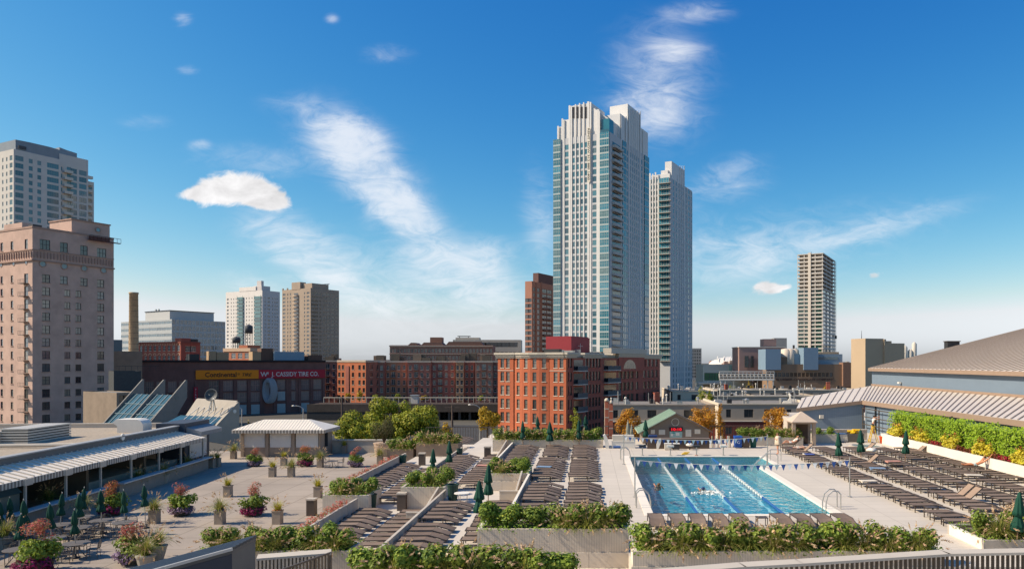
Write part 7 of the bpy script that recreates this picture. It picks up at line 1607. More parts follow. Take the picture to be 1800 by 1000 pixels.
UMB = [(1475, 820, DK, 'first from the gazebo among the right loungers'), (1514, 813, DK, 'second from the gazebo among the right loungers'), (1591, 816, DK, 'nearest the hedge on the right deck'), (1787, 966, DK, 'large one at the right picture edge'), (919, 787, DK, 'left of three before the far planter'), (967, 791, DK, 'middle of three before the far planter'), (1018, 787, DK, 'right of three before the far planter'), (1136, 782, DK, 'at the left of the pool house'),
       (789, 830, S2, 'farther one behind the lower terrace planter'), (760, 849, S2, 'nearer one behind the lower terrace planter'), (842, 928, S2, 'front one of the pair on the middle terrace'), (858, 895, S2, 'rear one of the pair on the middle terrace'), (945.5, 770, DK - .6, 'tip showing behind the far planter, left'), (1030, 768, DK - .6, 'tip showing behind the far planter, right')]
for i, (px, py, z, lab) in enumerate(UMB): x, d = G(px, py, z); dup(UA, (x, d, z), i * .5, 'folded dark green umbrella, ' + lab, 'folded green umbrellas on the decks', (rnd.uniform(.85, 1.15), rnd.uniform(.85, 1.15), rnd.uniform(.95, 1.04))).rotation_euler = (rnd.uniform(-.04, .04), rnd.uniform(-.04, .04), i * .5)
for i, (px, py) in enumerate(((1105.5, 786), (1112, 785))): x, d = G(px, py); dup(UG, (x, d + 1.5, 0), i, 'folded grey umbrella, ' + ('taller left' if i == 0 else 'shorter right') + ' of two by the white lockers', 'folded grey umbrellas', 1.0 if i == 0 else .82)

# patio tables with umbrellas and wire chairs
M_mesh = mat('patio_metal', (.15, .137, .13), .6, .1, 3, metal=.3); M_mesh2 = mat('patio_chair_metal', (.15, .137, .13), .55, .1, 3, metal=.3)
def table_proto():
    t = thing('patio_table', 'proto', 'table', (0, 0, -100)); MB().lathe([(.6, .70), (.62, .71), (.62, .735), (.6, .74)], 22).build('table_top', M_mesh, t)
    for k in range(4): a = k * math.pi / 2 + .4; MB().path([(.12 * math.cos(a), .12 * math.sin(a), .7), (.2 * math.cos(a), .2 * math.sin(a), .35), (.48 * math.cos(a), .48 * math.sin(a), 0)], .02, 6).build('leg', M_mesh2, t)
    return t
def chair_proto():
    t = thing('wire_chair', 'proto', 'chair', (0, 0, -100)); s = MB().box(-.23, .23, -.22, .22, .43, .45); s.build('seat', M_mesh2, t)
    b = MB(); n = 8; top = [(-.24, .24, .45)] + [(-.25 * math.cos(math.pi * i / n), .27 + .03 * math.sin(math.pi * i / n), .68 + .2 * math.sin(math.pi * i / n)) for i in range(n + 1)] + [(.24, .24, .45)]
    b.path(top, .014, 5)
    for i in range(1, 8): x = -.25 + i * .0625; b.tube((x, .24, .45), (x, .28, .68 + .2 * math.sqrt(max(0, 1 - (x / .25) ** 2))), .007, n=4)
    for z in (.55, .65, .75): b.tube((-.22, .255, z), (.22, .255, z), .006, n=4)
    b.build('backrest', M_mesh2, t)
    for x in (-1, 1): MB().path([(x * .25, .25, .68), (x * .29, 0, .66), (x * .27, -.2, .62), (x * .24, -.2, .45)], .013, 5).build('armrest', M_mesh2, t)
    for x in (-.21, .21):
        for y in (-.2, .22): MB().tube((x, y, .44), (x * 1.12, y * 1.12, 0), .014, n=5).build('leg', M_mesh2, t)
    return t
TP, CP = table_proto(), chair_proto(); PROTOS += [TP, CP]
PU = [(19.6, 871), (32, 902), (45, 880), (91, 887), (105, 867), (133, 893.5), (138.6, 871), (144, 856), (179, 861), (219.7, 864), (256, 854), (1, 880)]
r = random.Random(44); nc = 0
for i, (px, yt) in enumerate(PU):
    d = F * (CZ - (PAT + 2.4)) / (yt - HY); x = X(px, d); w_ = ['at the awning corner', 'lowest at the left edge', 'third from the left edge', 'fourth from the left edge', 'nearest the counter', 'front middle of the patio seating', 'behind the front middle one', 'rearmost of the middle cluster', 'tall one before the magenta pot', 'second from the right of the seating', 'standing alone at the right of the seating', 'cut by the left picture edge'][i]
    dup(UB, (x, d, PAT), i * .4, 'folded green patio umbrella, ' + w_, 'folded patio umbrellas', (rnd.uniform(.7, .95), rnd.uniform(.7, .95), rnd.uniform(.96, 1.03))).rotation_euler = (rnd.uniform(-.05, .05), rnd.uniform(-.05, .05), i * .4)
    if i == 10: continue
    dup(TP, (x, d, PAT), i * .3, 'round metal patio table under the umbrella ' + w_, 'round patio tables')
    a0 = r.uniform(0, 1.5)
    for q in range(4 if i not in (1, 11) else 3):
        a = a0 + q * math.pi / 2 + r.uniform(-.25, .25); rr = r.uniform(.72, .95); nc += 1
        dup(CP, (x + rr * math.cos(a), d + rr * math.sin(a), PAT), a - math.pi / 2 + r.uniform(-.3, .3), ('left', 'back', 'right', 'front')[q] + ' wire chair at the umbrella table ' + w_, 'wire patio chairs')
x, d = G(575, 821, PAT); dup(TP, (x + .5, d, PAT), 0, 'small patio table by the kiosk corner', 'round patio tables', .8); dup(CP, (x - .1, d - .1, PAT), 1, 'wire chair left of the table by the kiosk corner', 'wire patio chairs'); dup(CP, (x + 1.2, d, PAT), -1, 'wire chair right of the table by the kiosk corner', 'wire patio chairs')

# ---------------------------------------------------------------- bins, carts and equipment
def bin_(lab, px, py, z, c, s=1., name='trash_bin', rnd_=True):
    x, d = G(px, py, z); t = thing(name, lab, 'bin', (x, d, z)); t.scale = (s, s, s); m = mat('bin_' + name + str(c), c, .6, .12)
    if rnd_: MB().lathe([(.26, 0), (.30, .5), (.33, .85), (.35, .86), (.35, .92), (.30, .92), (.29, .6)], 16).build('body', m, t); MB().lathe([(.29, .55), (.02, .56)], 16).build('liner', M_dark, t)
    else: MB().hexa([(-.28, -.28, .08), (.28, -.28, .08), (.28, .28, .08), (-.28, .28, .08)], [(-.32, -.34, .95), (.32, -.34, .95), (.32, .34, .95), (-.32, .34, .95)]).build('body', m, t); MB().hexa([(-.35, -.38, .95), (.35, -.38, .95), (.35, .38, .95), (-.35, .38, .95)], [(-.33, -.34, 1.02), (.33, -.34, 1.02), (.33, .36, 1.06), (-.33, .36, 1.06)]).build('lid', m, t)
    if not rnd_:
        for sx_ in (-.3, .3): c_ = MB(); c_.T = Matrix.Translation((sx_, .3, .1)) @ Matrix.Rotation(R(90), 4, 'Y'); c_.lathe([(.1, -.03), (.1, .03)], 12); c_.build('wheel', M_dark, t)
    return t
bin_('dark green round trash bin on the lower terrace', 653, 893, S1, (.02, .05, .04), .95); bin_('dark green round trash bin on the middle terrace', 796, 878, S2, (.02, .05, .04)); bin_('green trash bin beside the far panel wall', 708, 818, S1, (.015, .06, .05), .95); bin_('small green bin at the end of the far panel wall', 808, 803, S2, (.02, .05, .045), .8)
bt = bin_('blue recycling bin behind the far right of the pool', 1297, 787, DK, (.015, .07, .32), 1.0, 'recycling_bin', False); bin_('brown wheeled bin between the blue and green bins', 1311, 787, DK, (.09, .065, .05), .95, 'wheeled_bin', False); bin_('green round bin right of the blue recycling bin', 1324, 786, DK, (.02, .12, .09), .98)
em = MB(); em.T = Matrix.Translation((0, -.345, .55)) @ Matrix.Rotation(R(84), 4, 'X')
for k in range(3): a = k * 2.094 + .5; b2 = a + 1.5; em.bar((.13 * math.cos(a), .13 * math.sin(a), 0), (.13 * math.cos(b2), .13 * math.sin(b2), 0), .05, .01)
em.build('recycling_mark', mat('mark_white', (.5, .55, .7), .6, .05), bt)
# square waste receptacles
for i, (px, py, z, lab) in enumerate(((707, 896, S1, 'dark square waste box beside the lower terrace planter'), (742, 817, S2 - .7, 'dark square waste box by the stepped planter'), (548, 905, PAT, 'dark square post at the patio wall planter'), (857, 806, S2, 'dark square waste box at the middle terrace wall end'))):
    x, d = G(px, py, z); t = thing('waste_box', lab, 'bin', (x, d, z)); MB().box(-.25, .25, -.25, .25, 0, .95).build('body', mat('waste_brown', (.085, .068, .06), .7, .12), t); MB().box(-.28, .28, -.28, .28, .95, 1.05).build('lid', M_wallc, t)
t = thing('towel_table', 'small white table on the middle terrace beside the trash bin', 'table', (*G(812, 882, S2), S2)); MB().lathe([(.45, .5), (.45, .54)], 18).build('table_top', M_white, t)
for a in range(3): MB().tube((.3 * math.cos(a * 2.1), .3 * math.sin(a * 2.1), 0), (.3 * math.cos(a * 2.1), .3 * math.sin(a * 2.1), .5), .02, n=6).build('leg', M_steel, t)
# white lockers, slide board, pool house
t = thing('white_lockers', 'white stacked storage lockers left of the pool house', 'lockers', (X(1076, 64), 64.3, 0)); W_ = X(1117, 64) - X(1076, 64); MB().box(0, W_, 0, .8, 0, .62).build('lower_chest', M_white, t); MB().box(.05, W_ - .1, .05, .75, .64, 1.12).build('upper_chest', mat('off_white', (.58, .55, .5), .7, .06), t); MB().box(-.03, W_ + .03, -.03, .83, .6, .64).build('lid', M_white, t)
t = thing('white_slide_board', 'white curved board leaning at the end of the far planter', 'board', (X(1066, 64), 64.2, 0)); MB().slab([(-.3, 0, 1.15), (-.1, 0, 1.2), (.1, 0, .9), (.25, 0, 0), (-.05, 0, 0), (-.15, 0, .6)], (0, .5, 0)).build('board', M_white, t)
def pool_house():
    d = 68; t = thing('pool_house', 'small taupe gabled pool house with green roof and red clock display', 'pool house', (X(1130, d), d, 0)); W_ = X(1246, d) - X(1130, d); ta = mat('taupe_siding', (.215, .175, .15), .85, .06, 1., wave=('X', 3.0, .86)); H, A = 1.15, 2.75; ax = X(1187, d) - X(1130, d); D_ = 5
    MB().slab([(0, 0, 0), (W_, 0, 0), (W_, 0, H), (ax, 0, A), (0, 0, H)], (0, .15, 0)).build('gable_wall', ta, t); MB().box(0, .15, .15, D_, 0, H).box(W_ - .15, W_, .15, D_, 0, H).build('side_wall', ta, t)
    gr = mat('verdigris_roof', (.36, .48, .40), .6, .06, 1); gd = mat('roof_trim', (.13, .11, .10), .7, .1)
    MB().slab([(-.45, -.35, H - .22), (ax, -.35, A + .02), (ax, D_, A + .02), (-.45, D_, H - .22)], (0, 0, .1)).build('roof_slope', gr, t); MB().slab([(ax, -.35, A + .02), (W_ + .3, -.35, H - .12), (W_ + .3, D_, H - .12), (ax, D_, A + .02)], (0, 0, .1)).build('roof_slope', gd, t)
    for k in range(9): y = -.2 + k * .62; MB().bar((-.45, y, H - .09), (ax, y, A + .15), .05, .06).build('roof_rib', gr, t)
    xx = lambda p: X(p, d) - X(1130, d); zz = lambda y: Z(y, d)
    rg = MB(); rg.T = Matrix.Translation((xx(1187), -.02, zz(741.5))) @ Matrix.Rotation(R(90), 4, 'X')
    n = 24
    for i in range(n): a, b = 2 * math.pi * i / n, 2 * math.pi * (i + 1) / n; rg.bar((.33 * math.cos(a), .33 * math.sin(a), 0), (.33 * math.cos(b), .33 * math.sin(b), 0), .04, .04)
    rg.build('round_vent_ring', M_concl, t)
    bd = MB().box(xx(1176.5), xx(1200), -.1, -.005, zz(757), zz(750.5)).build('clock_display', mat('display_black', (.05, .008, .01), .5, .05), t)
    em = bpy.data.materials.new('led_red'); em.use_nodes = True; p = em.node_tree.nodes['Principled BSDF']; p.inputs['Base Color'].default_value = (.6, .01, .02, 1); p.inputs['Emission Color'].default_value = (1, .02, .03, 1); p.inputs['Emission Strength'].default_value = .9; MATS['led_red'] = em
    tx = text('digits', '10:10', .34, em, bd, (xx(1188.3), -.108, zz(756.3)), align='CENTER', sx=1.35)
    for (a, b, ya, yb, nm, m) in ((1144, 1151, 762, 755, 'notice_board', M_concl), (1158, 1169, 763.5, 755, 'notice_board', M_concl), (1205, 1215, 767, 754.5, 'notice_board', M_concl), (1221, 1231, 762, 754, 'notice_board', M_concl), (1177, 1199, 768.5, 758, 'service_window', mat('aqua_glass', (.30, .46, .47), .2, .25, 3))):
        o = MB().box(xx(a), xx(b), -.06, -.004, zz(ya), zz(yb)).build(nm, m, t)
        if nm == 'service_window':
            for (pa, pb, y0, y1) in ((1179, 1183, 766, 762), (1188, 1194, 765, 760), (1182, 1186, 761.5, 759.5)): MB().box(xx(pa), xx(pb), -.075, -.062, zz(y0), zz(y1)).build('notice', M_white if pa != 1182 else mat('notice_teal', (.05, .3, .28), .7, .1), o)
    w = thing('bar_counter_wall', 'low dark brown counter wall before the pool house', 'counter', (X(1138, 64), 64.0, 0)); Wc = X(1247, 64) - X(1138, 64); MB().box(0, Wc, 0, .25, 0, .85).build('front', mat('brown_front', (.10, .075, .062), .8, .12, 1), w); MB().box(-.05, Wc + .05, -.08, .5, .85, .9).build('top', mat('counter_brown', (.2, .16, .14), .7, .1), w)
    t = thing('blue_tarp_roll', 'blue covered bench at the left of the bar counter', 'bench', (X(1140, 65), 64.9, .9)); MB().box(0, .75, 0, .4, 0, .18).build('cover', mat('blue_cover', (.03, .07, .22), .7, .1), t); MB().box(.05, .7, .05, .35, -.4, 0).build('base', M_dark, t)
pool_house()
for i, (pa, pb, y0, y1, m, lab) in enumerate(((1168, 1181, 787.5, 779, M_concl, 'pale towel cart before the bar counter, left'), (1182, 1195, 787, 779, M_dark, 'dark towel cart with white top before the bar counter'))):
    d = 63; x0 = X(pa, d); w_ = X(pb, d) - x0; h = Z(y1, d); t = thing('towel_cart', lab, 'cart', (x0, d, 0)); MB().box(.04, w_ - .04, 0, .45, .08, h - .06).build('body', m, t); MB().box(0, w_, -.03, .48, h - .06, h).build('top', M_white, t)
    for q in (.08, w_ - .08): c_ = MB(); c_.T = Matrix.Translation((q, .05, .06)) @ Matrix.Rotation(R(90), 4, 'Y'); c_.lathe([(.05, -.02), (.05, .02)], 8); c_.build('wheel', M_dark, t)
t = thing('white_paddle_board', 'white rounded board leaning against the bar counter', 'board', (X(1152, 63.3), 63.2, 0), 0); mb = MB(); pts = [(.1, .0), (.28, .12), (.42, .5), (.5, .85), (.42, 1.02), (.22, .9), (.08, .45)]; mb.slab([(x, 0, z * .58 / .6) for x, z in pts], (0, .06, 0)); mb.build('board', M_white, t)
t = thing('white_duck_float', 'white pool float resting on the bar counter front', 'pool float', (X(1206, 63.4), 63.3, 0)); MB().lathe([(.02, .0), (.3, .06), (.34, .16), (.2, .26), (.02, .28)], 14, (.3, 0, .28)).build('float', M_white, t, True); MB().box(.25, .35, -.05, .05, 0, .3).build('stand', M_dark, t)
t = thing('yellow_toy_pile', 'small yellow kickboards lying at the far pool edge', 'kickboards', (X(1203, 60.2), 60.0, 0))
for k in range(3): MB().box(-.25 + k * .1, .2 + k * .1, -.15 + k * .05, .2, .02 + k * .06, .07 + k * .06).build('kickboard', mat('toy_yellow', (.68, .48, .06), .6, .08), t)
for i, (px, py) in enumerate(((1078, 787.6), (1123, 787.6))): x, d = G(px, py); t = thing('blue_mat_roll', 'blue rolled mat on the deck ' + ('before the white lockers' if i == 0 else 'left of the bar counter'), 'mat', (x, d, 0)); c_ = MB(); c_.T = Matrix.Rotation(R(90), 4, 'Y'); c_.lathe([(.09, 0), (.11, .03), (.11, .6), (.09, .63)], 12, (-.11, 0, 0)); c_.build('roll', mat('mat_blue', (.04, .10, .30), .7, .1), t)
for i, px in enumerate((1255, 1266, 1281)):
    x, d = G(px, 786.5); t = thing('folded_chair_stack', ('left', 'middle', 'right')[i] + ' bundle of folded striped chairs right of the pool house', 'folded chairs', (x, d, 0))
    for k in range(4): MB().slab([(-.22 + k * .11, k * .02, 0), (-.16 + k * .11, k * .02, 0), (-.1 + k * .11, .3, 1.0), (-.16 + k * .11, .3, 1.0)], (0, .04, 0)).build('chair', [mat('stripe_cream', (.6, .52, .36), .7, .1), M_dark, mat('rust_canvas', (.35, .11, .07), .8, .1), M_white][(k + i) % 4], t)
# gazebo
def gazebo():
    d = 66.3; t = thing('gazebo', 'small taupe gazebo with pyramid roof at the back of the deck', 'gazebo', (X(1414, d), d + 1, 0)); h = 2.05; ta = mat('gazebo_tan', (.36, .29, .24), .85, .08)
    for sx_ in (-1, 1):
        for sy_ in (-1, 1): MB().box(sx_ * .9 - .15, sx_ * .9 + .15, sy_ * .8 - .15, sy_ * .8 + .15, 0, h).build('post', ta, t)
    MB().box(-.75, .75, .5, .65, 0, h).build('back_panel', mat('gazebo_dark', (.10, .07, .055), .85, .1), t); MB().box(-.45, -.25, .47, .498, 1.1, 1.35).build('notice', M_white, t)
    MB().lathe([(1.6, h), (1.62, h + .08), (.06, h + .95)], 4, rf=None).build('roof', mat('gazebo_roof', (.52, .43, .36), .8, .06), t).rotation_euler = (0, 0, R(45))
    MB().box(-1.02, 1.02, -.9, .9, h - .12, h).build('beam', ta, t)
gazebo()
# right back corner: cart, chest, bin of yellow floats, ladder, tub
d = 69.2
t = thing('blue_towel_rack', 'blue-framed towel rack in the back right corner', 'rack', (X(1461, d), d, 0))
for x in (-.4, .4): MB().bar((x, 0, 0), (x, 0, 1.05), .08).bar((x, .5, 0), (x, .5, 1.05), .08).build('post', mat('rack_blue', (.22, .32, .42), .5, .08), t)
for z in (.25, .6, .95): MB().box(-.4, .4, 0, .5, z, z + .05).build('shelf', mat('rack_blue', (.2, .3, .4)), t)
MB().box(-.35, .35, .05, .45, .3, .5).build('towels', mat('towel_navy', (.05, .08, .13), .9, .1), t)
t = thing('white_cooler_chest', 'white chest with blue lid behind the first green umbrella', 'cooler', (X(1482, d), d, 0)); MB().box(-.6, .6, 0, .6, .08, .72).build('body', mat('off_white', (.58, .55, .5)), t); MB().box(-.63, .63, -.03, .63, .72, .8).build('lid', mat('cooler_blue', (.08, .16, .34), .5, .08), t)
t = thing('float_bin', 'dark bin heaped with yellow pool floats', 'bin', (X(1504, d), d, 0)); MB().hexa([(-.7, 0, 0), (.7, 0, 0), (.7, .7, 0), (-.7, .7, 0)], [(-.8, -.05, .8), (.8, -.05, .8), (.8, .75, .8), (-.8, .75, .8)]).build('body', mat('bin_grey', (.12, .115, .11), .7, .1), t)
r = random.Random(8); mb = MB()
for k in range(9): a = Vector((r.uniform(-.7, .5), r.uniform(.1, .5), .85 + .12 * (k % 3))); mb.tube(a, a + Vector((r.uniform(.3, .6), r.uniform(-.2, .2), r.uniform(-.05, .05))), .12, .1, 10)
mb.build('floats', mat('float_yellow', (.72, .47, .015), .5, .06), t)
lx, ld = 26.45, 69.0
t = thing('step_ladder', 'yellow step ladder at the end of the hedge', 'ladder', (lx, ld, 0)); ym = mat('ladder_yellow', (.70, .50, .03), .5, .06)
for y in (-.22, .22): MB().bar((-.3, y, 0), (.05, y * .7, 1.55), .07, .05).build('rail', ym, t); MB().bar((.5, y, 0), (.08, y * .7, 1.55), .05, .04).build('rear_rail', ym, t)
for k in range(5): z = .25 + k * .28; MB().box(-.3 + .226 * z - .06, -.3 + .226 * z + .06, -.2, .2, z - .02, z + .02).build('step', ym, t)
MB().box(-.08, .2, -.18, .18, 1.52, 1.58).build('top_cap', ym, t)
x_, d_ = G(1552, 779); t = thing('orange_tub', 'orange garden tub before the end of the white planter wall', 'tub', (x_, d_, 0)); MB().lathe([(.25, 0), (.32, .6), (.34, .62), (.34, .68), (.28, .68), (.27, .5)], 16).build('body', mat('tub_orange', (.62, .09, .02), .5, .06), t, True)
t = thing('hot_tub', 'round hot tub behind the right lounger rows', 'hot tub', (24.6, 65.5, 0)); MB().lathe([(1.5, 0), (1.5, .12), (1.25, .13), (1.2, .06), (.01, .06)], 28).build('rim', M_cap, t); MB().lathe([(1.2, .07), (1.2, .075), (.01, .078)], 28).build('water', mat('tub_water', (.16, .28, .32), .1, .3, 4, spec=.8), t)
t = thing('white_towel_heap', 'crumpled white towels on a lounger of the third row', 'towels', (X(1530, 59.5), 59.2, .36)); mb = MB(); mb.lathe([(.02, 0), (.4, .02), (.36, .16), (.2, .26), (.02, .28)], 16, rf=lambda a, z: 1 + .25 * math.sin(3 * a + z * 9)); mb.build('cloth', M_white, t, True)
t = thing('blue_towel', 'blue and white towel on the pool-side lounger row', 'towel', (X(1421, 57.2), 57.0, .385)); MB().box(-.35, .35, -.28, .28, 0, .04).build('cloth', mat('towel_blue', (.10, .14, .42), .9, .1), t); MB().box(-.45, -.355, -.2, .26, 0, .05).build('fold', M_white, t)
# ================================================================ people
M_skin = mat('skin', (.52, .27, .18), .6, .06, 3); M_hair = mat('dark_hair', (.03, .02, .015), .7, .1); M_hair2 = mat('brown_hair', (.16, .09, .045), .7, .1)
def skinmesh(name, pts, edges, m, parent, root=0, sub=1):
    me = bpy.data.meshes.new(name); me.from_pydata([p[:3] for p in pts], edges, []); me.materials.append(m)
    o = place(name, me, parent); o.modifiers.new('skin', 'SKIN').use_smooth_shade = True
    sv = me.skin_vertices[0].data
    for i, p in enumerate(pts): rr = p[3]; sv[i].radius = (rr, p[4] if len(p) > 4 else rr); sv[i].use_root = (i == root)
    s = o.modifiers.new('sub', 'SUBSURF'); s.levels = sub; s.render_levels = sub; return o
def hand(P, E, w, dirn, side):
    """palm with five fingers of unequal length continuing from wrist vertex w"""
    d = Vector(dirn).normalized(); s = Vector(side).normalized(); c = Vector(P[w][:3]); pi = len(P); pm = c + d * .07; P.append((*pm, .03, .018)); E.append((w, pi))
    for k, (off, L_) in enumerate(((-.026, .075), (-.009, .085), (.009, .08), (.025, .062))):
        a = pm + d * .03 + s * off; b = a + d * L_ * .55 - Vector((0, 0, .006)); e = a + d * L_ - Vector((0, 0, .02)); i = len(P); P += [(*a, .009), (*b, .0085), (*e, .007)]; E += [(pi, i), (i, i + 1), (i + 1, i + 2)]
    a = c + d * .03 - s * .035; e = a + d * .05 - s * .025; i = len(P); P += [(*a, .011), (*e, .008)]; E += [(w, i), (i, i + 1)]
def person(label, loc, rz, J, skin=M_skin, hair=M_hair, shorts=None, top=None, facing=(-1, 0, 0)):
    t = thing('person', label, 'person', loc, rz); v = {k: Vector(p) for k, p in J.items()}
    P, E, I = [], [], {}
    def add(k, p, r, r2=None, link=None): I[k] = len(P); P.append((*p, r) if r2 is None else (*p, r, r2)); (E.append((I[link], I[k])) if link else None)
    add('pel', v['pel'], .135, .10); add('waist', v['pel'].lerp(v['chest'], .5), .12, .09, 'pel'); add('chest', v['chest'], .15, .105, 'waist'); add('neckb', v['chest'].lerp(v['head'], .42), .075, None, 'chest'); add('neck', v['chest'].lerp(v['head'], .62), .052, None, 'neckb')
    hd = v['head']; up = (hd - v['chest']).normalized(); add('jaw', hd - up * .06 + Vector(facing) * .015, .075, None, 'neck'); add('head', hd + up * .02, .098, None, 'jaw'); add('crown', hd + up * .095, .065, None, 'head')
    for s in 'LR':
        add('sh' + s, v['sh' + s], .066, None, 'chest'); add('el' + s, v['el' + s], .044, None, 'sh' + s); add('wr' + s, v['wr' + s], .03, None, 'el' + s)
        hand(P, E, I['wr' + s], v['wr' + s] - v['el' + s], Vector((0, 1, .2)))
        add('hip' + s, v['hip' + s], .098, None, 'pel'); add('kn' + s, v['kn' + s], .062, None, 'hip' + s); add('an' + s, v['an' + s], .042, None, 'kn' + s); add('toe' + s, v['toe' + s], .034, None, 'an' + s)
    skinmesh('body', P, E, skin, t)
    h = MB(); f = Vector(facing); c = hd + up * .035 - f * .018
    h.lathe([(.02, .085), (.07, .07), (.103, .03), (.108, -.01), (.1, -.05), (.08, -.07)][::-1], 14, c); h.build('hair', hair, t, True)
    fc = hd + f * .095; side = up.cross(f).normalized(); q = MB()
    for s in (-1, 1): q.box(*[x for a, b in zip(fc + side * s * .032 - Vector((.008,) * 3) + up * .012, fc + side * s * .032 + Vector((.008,) * 3) + up * .012) for x in (a, b)])
    q.build('eyes', M_hair, t); q = MB().tube(fc + up * .012, fc + f * .022 - up * .025, .008, .014, 6); q.build('nose', skin, t); q = MB().tube(fc - up * .05 - side * .02, fc - up * .05 + side * .02, .006, n=5); q.build('mouth', mat('lips', (.35, .12, .10), .6, .05), t)
    q = MB()
    for s in (-1, 1): e = hd + side * s * .1; q.tube(e - f * .012, e + f * .012, .03, .026, 8)
    q.build('ears', skin, t)
    if shorts: skinmesh('shorts', [(*(v['pel'] + (v['chest'] - v['pel']) * .18), .14, .108), (*v['pel'], .145, .112), (*v['hipL'], .112), (*v['hipL'].lerp(v['knL'], .55), .09), (*v['hipR'], .112), (*v['hipR'].lerp(v['knR'], .55), .09)], [(0, 1), (1, 2), (2, 3), (1, 4), (4, 5)], shorts, t, 1)
    if top: skinmesh('shirt', [(*(v['pel'] + (v['chest'] - v['pel']) * .12), .14, .11), (*v['pel'].lerp(v['chest'], .5), .13, .10), (*v['chest'], .158, .115), (*v['shL'], .078), (*v['shL'].lerp(v['elL'], .6), .06), (*v['shR'], .078), (*v['shR'].lerp(v['elR'], .6), .06)], [(0, 1), (1, 2), (2, 3), (3, 4), (2, 5), (5, 6)], top, t, 2)
    return t
def std(**k):
    J = dict(pel=(0, 0, .96), chest=(0, 0, 1.32), head=(-.02, 0, 1.63), shL=(0, -.19, 1.42), elL=(.02, -.24, 1.14), wrL=(-.03, -.23, .9), shR=(0, .19, 1.42), elR=(.02, .24, 1.14), wrR=(-.03, .23, .9), hipL=(0, -.1, .88), knL=(-.02, -.11, .5), anL=(.03, -.11, .09), toeL=(-.12, -.12, .035), hipR=(0, .1, .88), knR=(.0, .11, .5), anR=(.06, .12, .09), toeR=(-.09, .13, .035)); J.update(k); return J
# woman standing in a pale towel beside the pool
x, d = G(1367, 798)
t = person('person standing by the pool wrapped in a pale towel', (x, d, 0), 0, std(elL=(-.12, -.2, 1.15), wrL=(-.2, -.06, 1.28), elR=(-.12, .2, 1.13), wrR=(-.2, .06, 1.24)), hair=M_hair2, shorts=mat('swim_dark', (.03, .03, .04), .7, .05))
tw = MB(); tw.lathe([(.30, .78), (.315, .80), (.30, 1.0), (.27, 1.2), (.26, 1.36), (.2, 1.46), (.1, 1.5)], 22, (.03, 0, 0), rf=lambda a, z: (1 + .09 * math.sin(5 * a + z * 3) + .05 * math.sin(9 * a)) * (1.0 if math.cos(a) > -.5 else .9)); tw.build('towel', mat('pale_towel', (.58, .50, .40), .9, .08), t, True)
# reclining by the gazebo
def recline(bx, z=.37):   # on a raised lounger, feet towards -x
    return dict(pel=(1.0, 0, z + .12), chest=(1.36, 0, z + .42), head=(1.56, 0, z + .68), shL=(1.44, -.18, z + .46), elL=(1.28, -.26, z + .26), wrL=(1.08, -.2, z + .2), shR=(1.44, .18, z + .46), elR=(1.26, .26, z + .28), wrR=(1.06, .16, z + .24), hipL=(.92, -.09, z + .11), knL=(.5, -.1, z + .17), anL=(.1, -.1, z + .06), toeL=(.02, -.1, z + .16), hipR=(.92, .09, z + .11), knR=(.5, .1, z + .3), anR=(.22, .1, z + .06), toeR=(.1, .1, z + .08))
xg, dg = 16.7, 64.4
dup(LU, (xg, dg, 0), 0, 'lounger with raised back carrying a person beside the gazebo', 'sun loungers by the gazebo')
person('person in white reclining on a lounger beside the gazebo', (xg, dg, 0), 0, recline(0), hair=M_hair, top=M_white, shorts=mat('swim_white', (.7, .68, .66), .8, .05))
person('person sunbathing on the pool-side lounger row near the gazebo', (16.2, 60.35, 0), 0, recline(0, .37) | dict(chest=(1.42, 0, .52), head=(1.7, 0, .5), shL=(1.5, -.18, .5), shR=(1.5, .18, .5), knR=(.5, .1, .52)), skin=mat('pale_skin', (.62, .40, .31), .6, .05), shorts=mat('swim_pale', (.6, .5, .45), .8, .05))
# sunbather stretching against the white wall
px_, pd = 25.6, 50.7
person('person in pale swim shorts stretched on a lounger, arms behind the head', (px_, pd, .0), 0, dict(pel=(1.0, 0, .48), chest=(1.34, 0, .66), head=(1.52, 0, .92), shL=(1.42, -.19, .72), elL=(1.72, -.22, .93), wrL=(1.92, -.12, 1.12), shR=(1.42, .19, .72), elR=(1.7, .3, 1.0), wrR=(1.64, .14, 1.1), hipL=(.9, -.09, .47), knL=(.48, -.1, .5), anL=(.06, -.1, .46), toeL=(.0, -.1, .58), hipR=(.9, .09, .47), knR=(.48, .1, .52), anR=(.06, .1, .46), toeR=(.0, .12, .58)), skin=mat('tanned_skin', (.55, .24, .13), .55, .05), shorts=mat('swim_aqua', (.50, .60, .60), .8, .06))
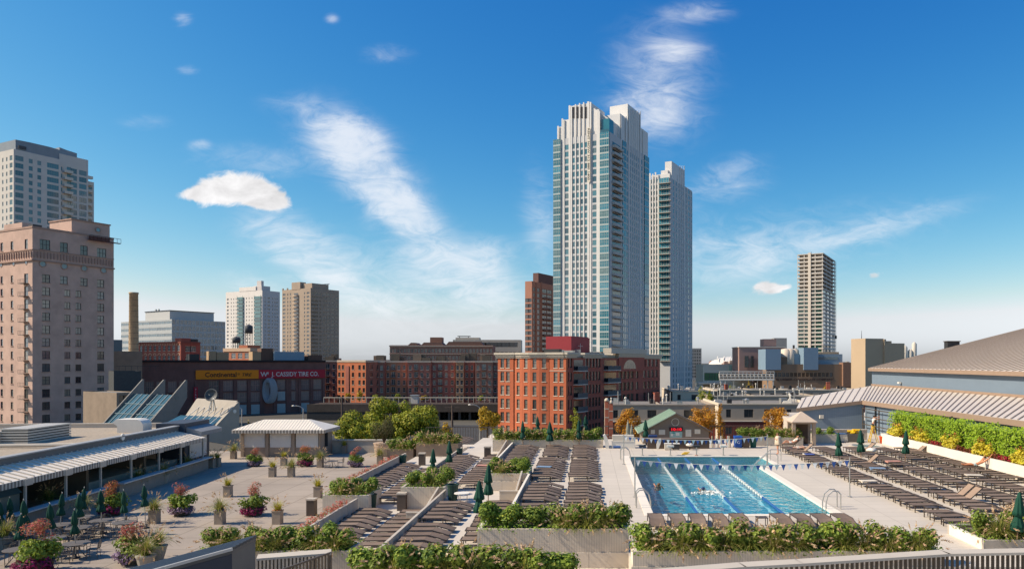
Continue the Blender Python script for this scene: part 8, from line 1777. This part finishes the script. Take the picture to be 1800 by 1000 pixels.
# gardener on the ladder
person('person in white shirt and dark trousers clipping the hedge from the ladder', (lx + .05, ld, .78), 0, std(head=(.12, 0, 1.63), chest=(.08, 0, 1.32), shL=(.1, -.19, 1.42), elL=(.3, -.22, 1.36), wrL=(.52, -.12, 1.48), shR=(.1, .19, 1.42), elR=(.32, .22, 1.5), wrR=(.54, .12, 1.6), toeL=(.14, -.12, .035), toeR=(.16, .13, .035)), top=M_white, shorts=mat('dark_trousers', (.03, .03, .035), .8, .05), facing=(1, 0, 0))
# swimmers
def swimmer(lab, px, py, cap, armup):
    x, d = G(px, py, -.1); J = dict(pel=(.1, .75, -.32), chest=(.0, .32, -.14), head=(0, 0, .06), shL=(-.18, .26, -.06), elL=(-.3, -.02, .12 if armup else -.12), wrL=(-.24, -.3, .02 if armup else -.2), shR=(.18, .26, -.08), elR=(.3, .3, -.2), wrR=(.34, .5, -.3), hipL=(-.08, .8, -.36), knL=(-.1, 1.2, -.42), anL=(-.1, 1.6, -.4), toeL=(-.1, 1.72, -.38), hipR=(.1, .8, -.36), knR=(.12, 1.2, -.4), anR=(.12, 1.6, -.44), toeR=(.12, 1.72, -.46))
    return person(lab, (x, d, -.10), 0, J, hair=cap, shorts=mat('swim_dark', (.03, .03, .04)), facing=(0, -1, 0))
swimmer('swimmer with bare head in the left lane', 1158, 853, M_hair2, True)
t = swimmer('swimmer with dark blue cap in the second lane', 1236, 860, mat('cap_blue', (.03, .05, .16), .5, .05), True)
x, d = G(1246, 866, -.1); sp = thing('water_splash', 'white splash of foam behind the capped swimmer', 'splash', (x + .05, d, -.1)); r = random.Random(4); mb = MB()
for _ in range(420):
    a, q = r.uniform(0, 6.28), abs(r.gauss(0, .45)); leaf(mb, Vector((q * math.cos(a) * 1.1, q * math.sin(a) * .8, abs(r.gauss(.02, .06)) * (1 - min(.9, q)))), r.uniform(.05, .14), Vector((0, 0, 1)) + rvec(r) * .8, r, .9)
mb.build('foam', mat('foam_white', (.82, .86, .88), .6, .04), stuff(sp) if False else sp)
# ---------------------------------------------------------------- remove the prototypes
for p in PROTOS:
    for ch in list(p.children):
        for g in list(ch.children): bpy.data.objects.remove(g)
        bpy.data.objects.remove(ch)
    bpy.data.objects.remove(p)
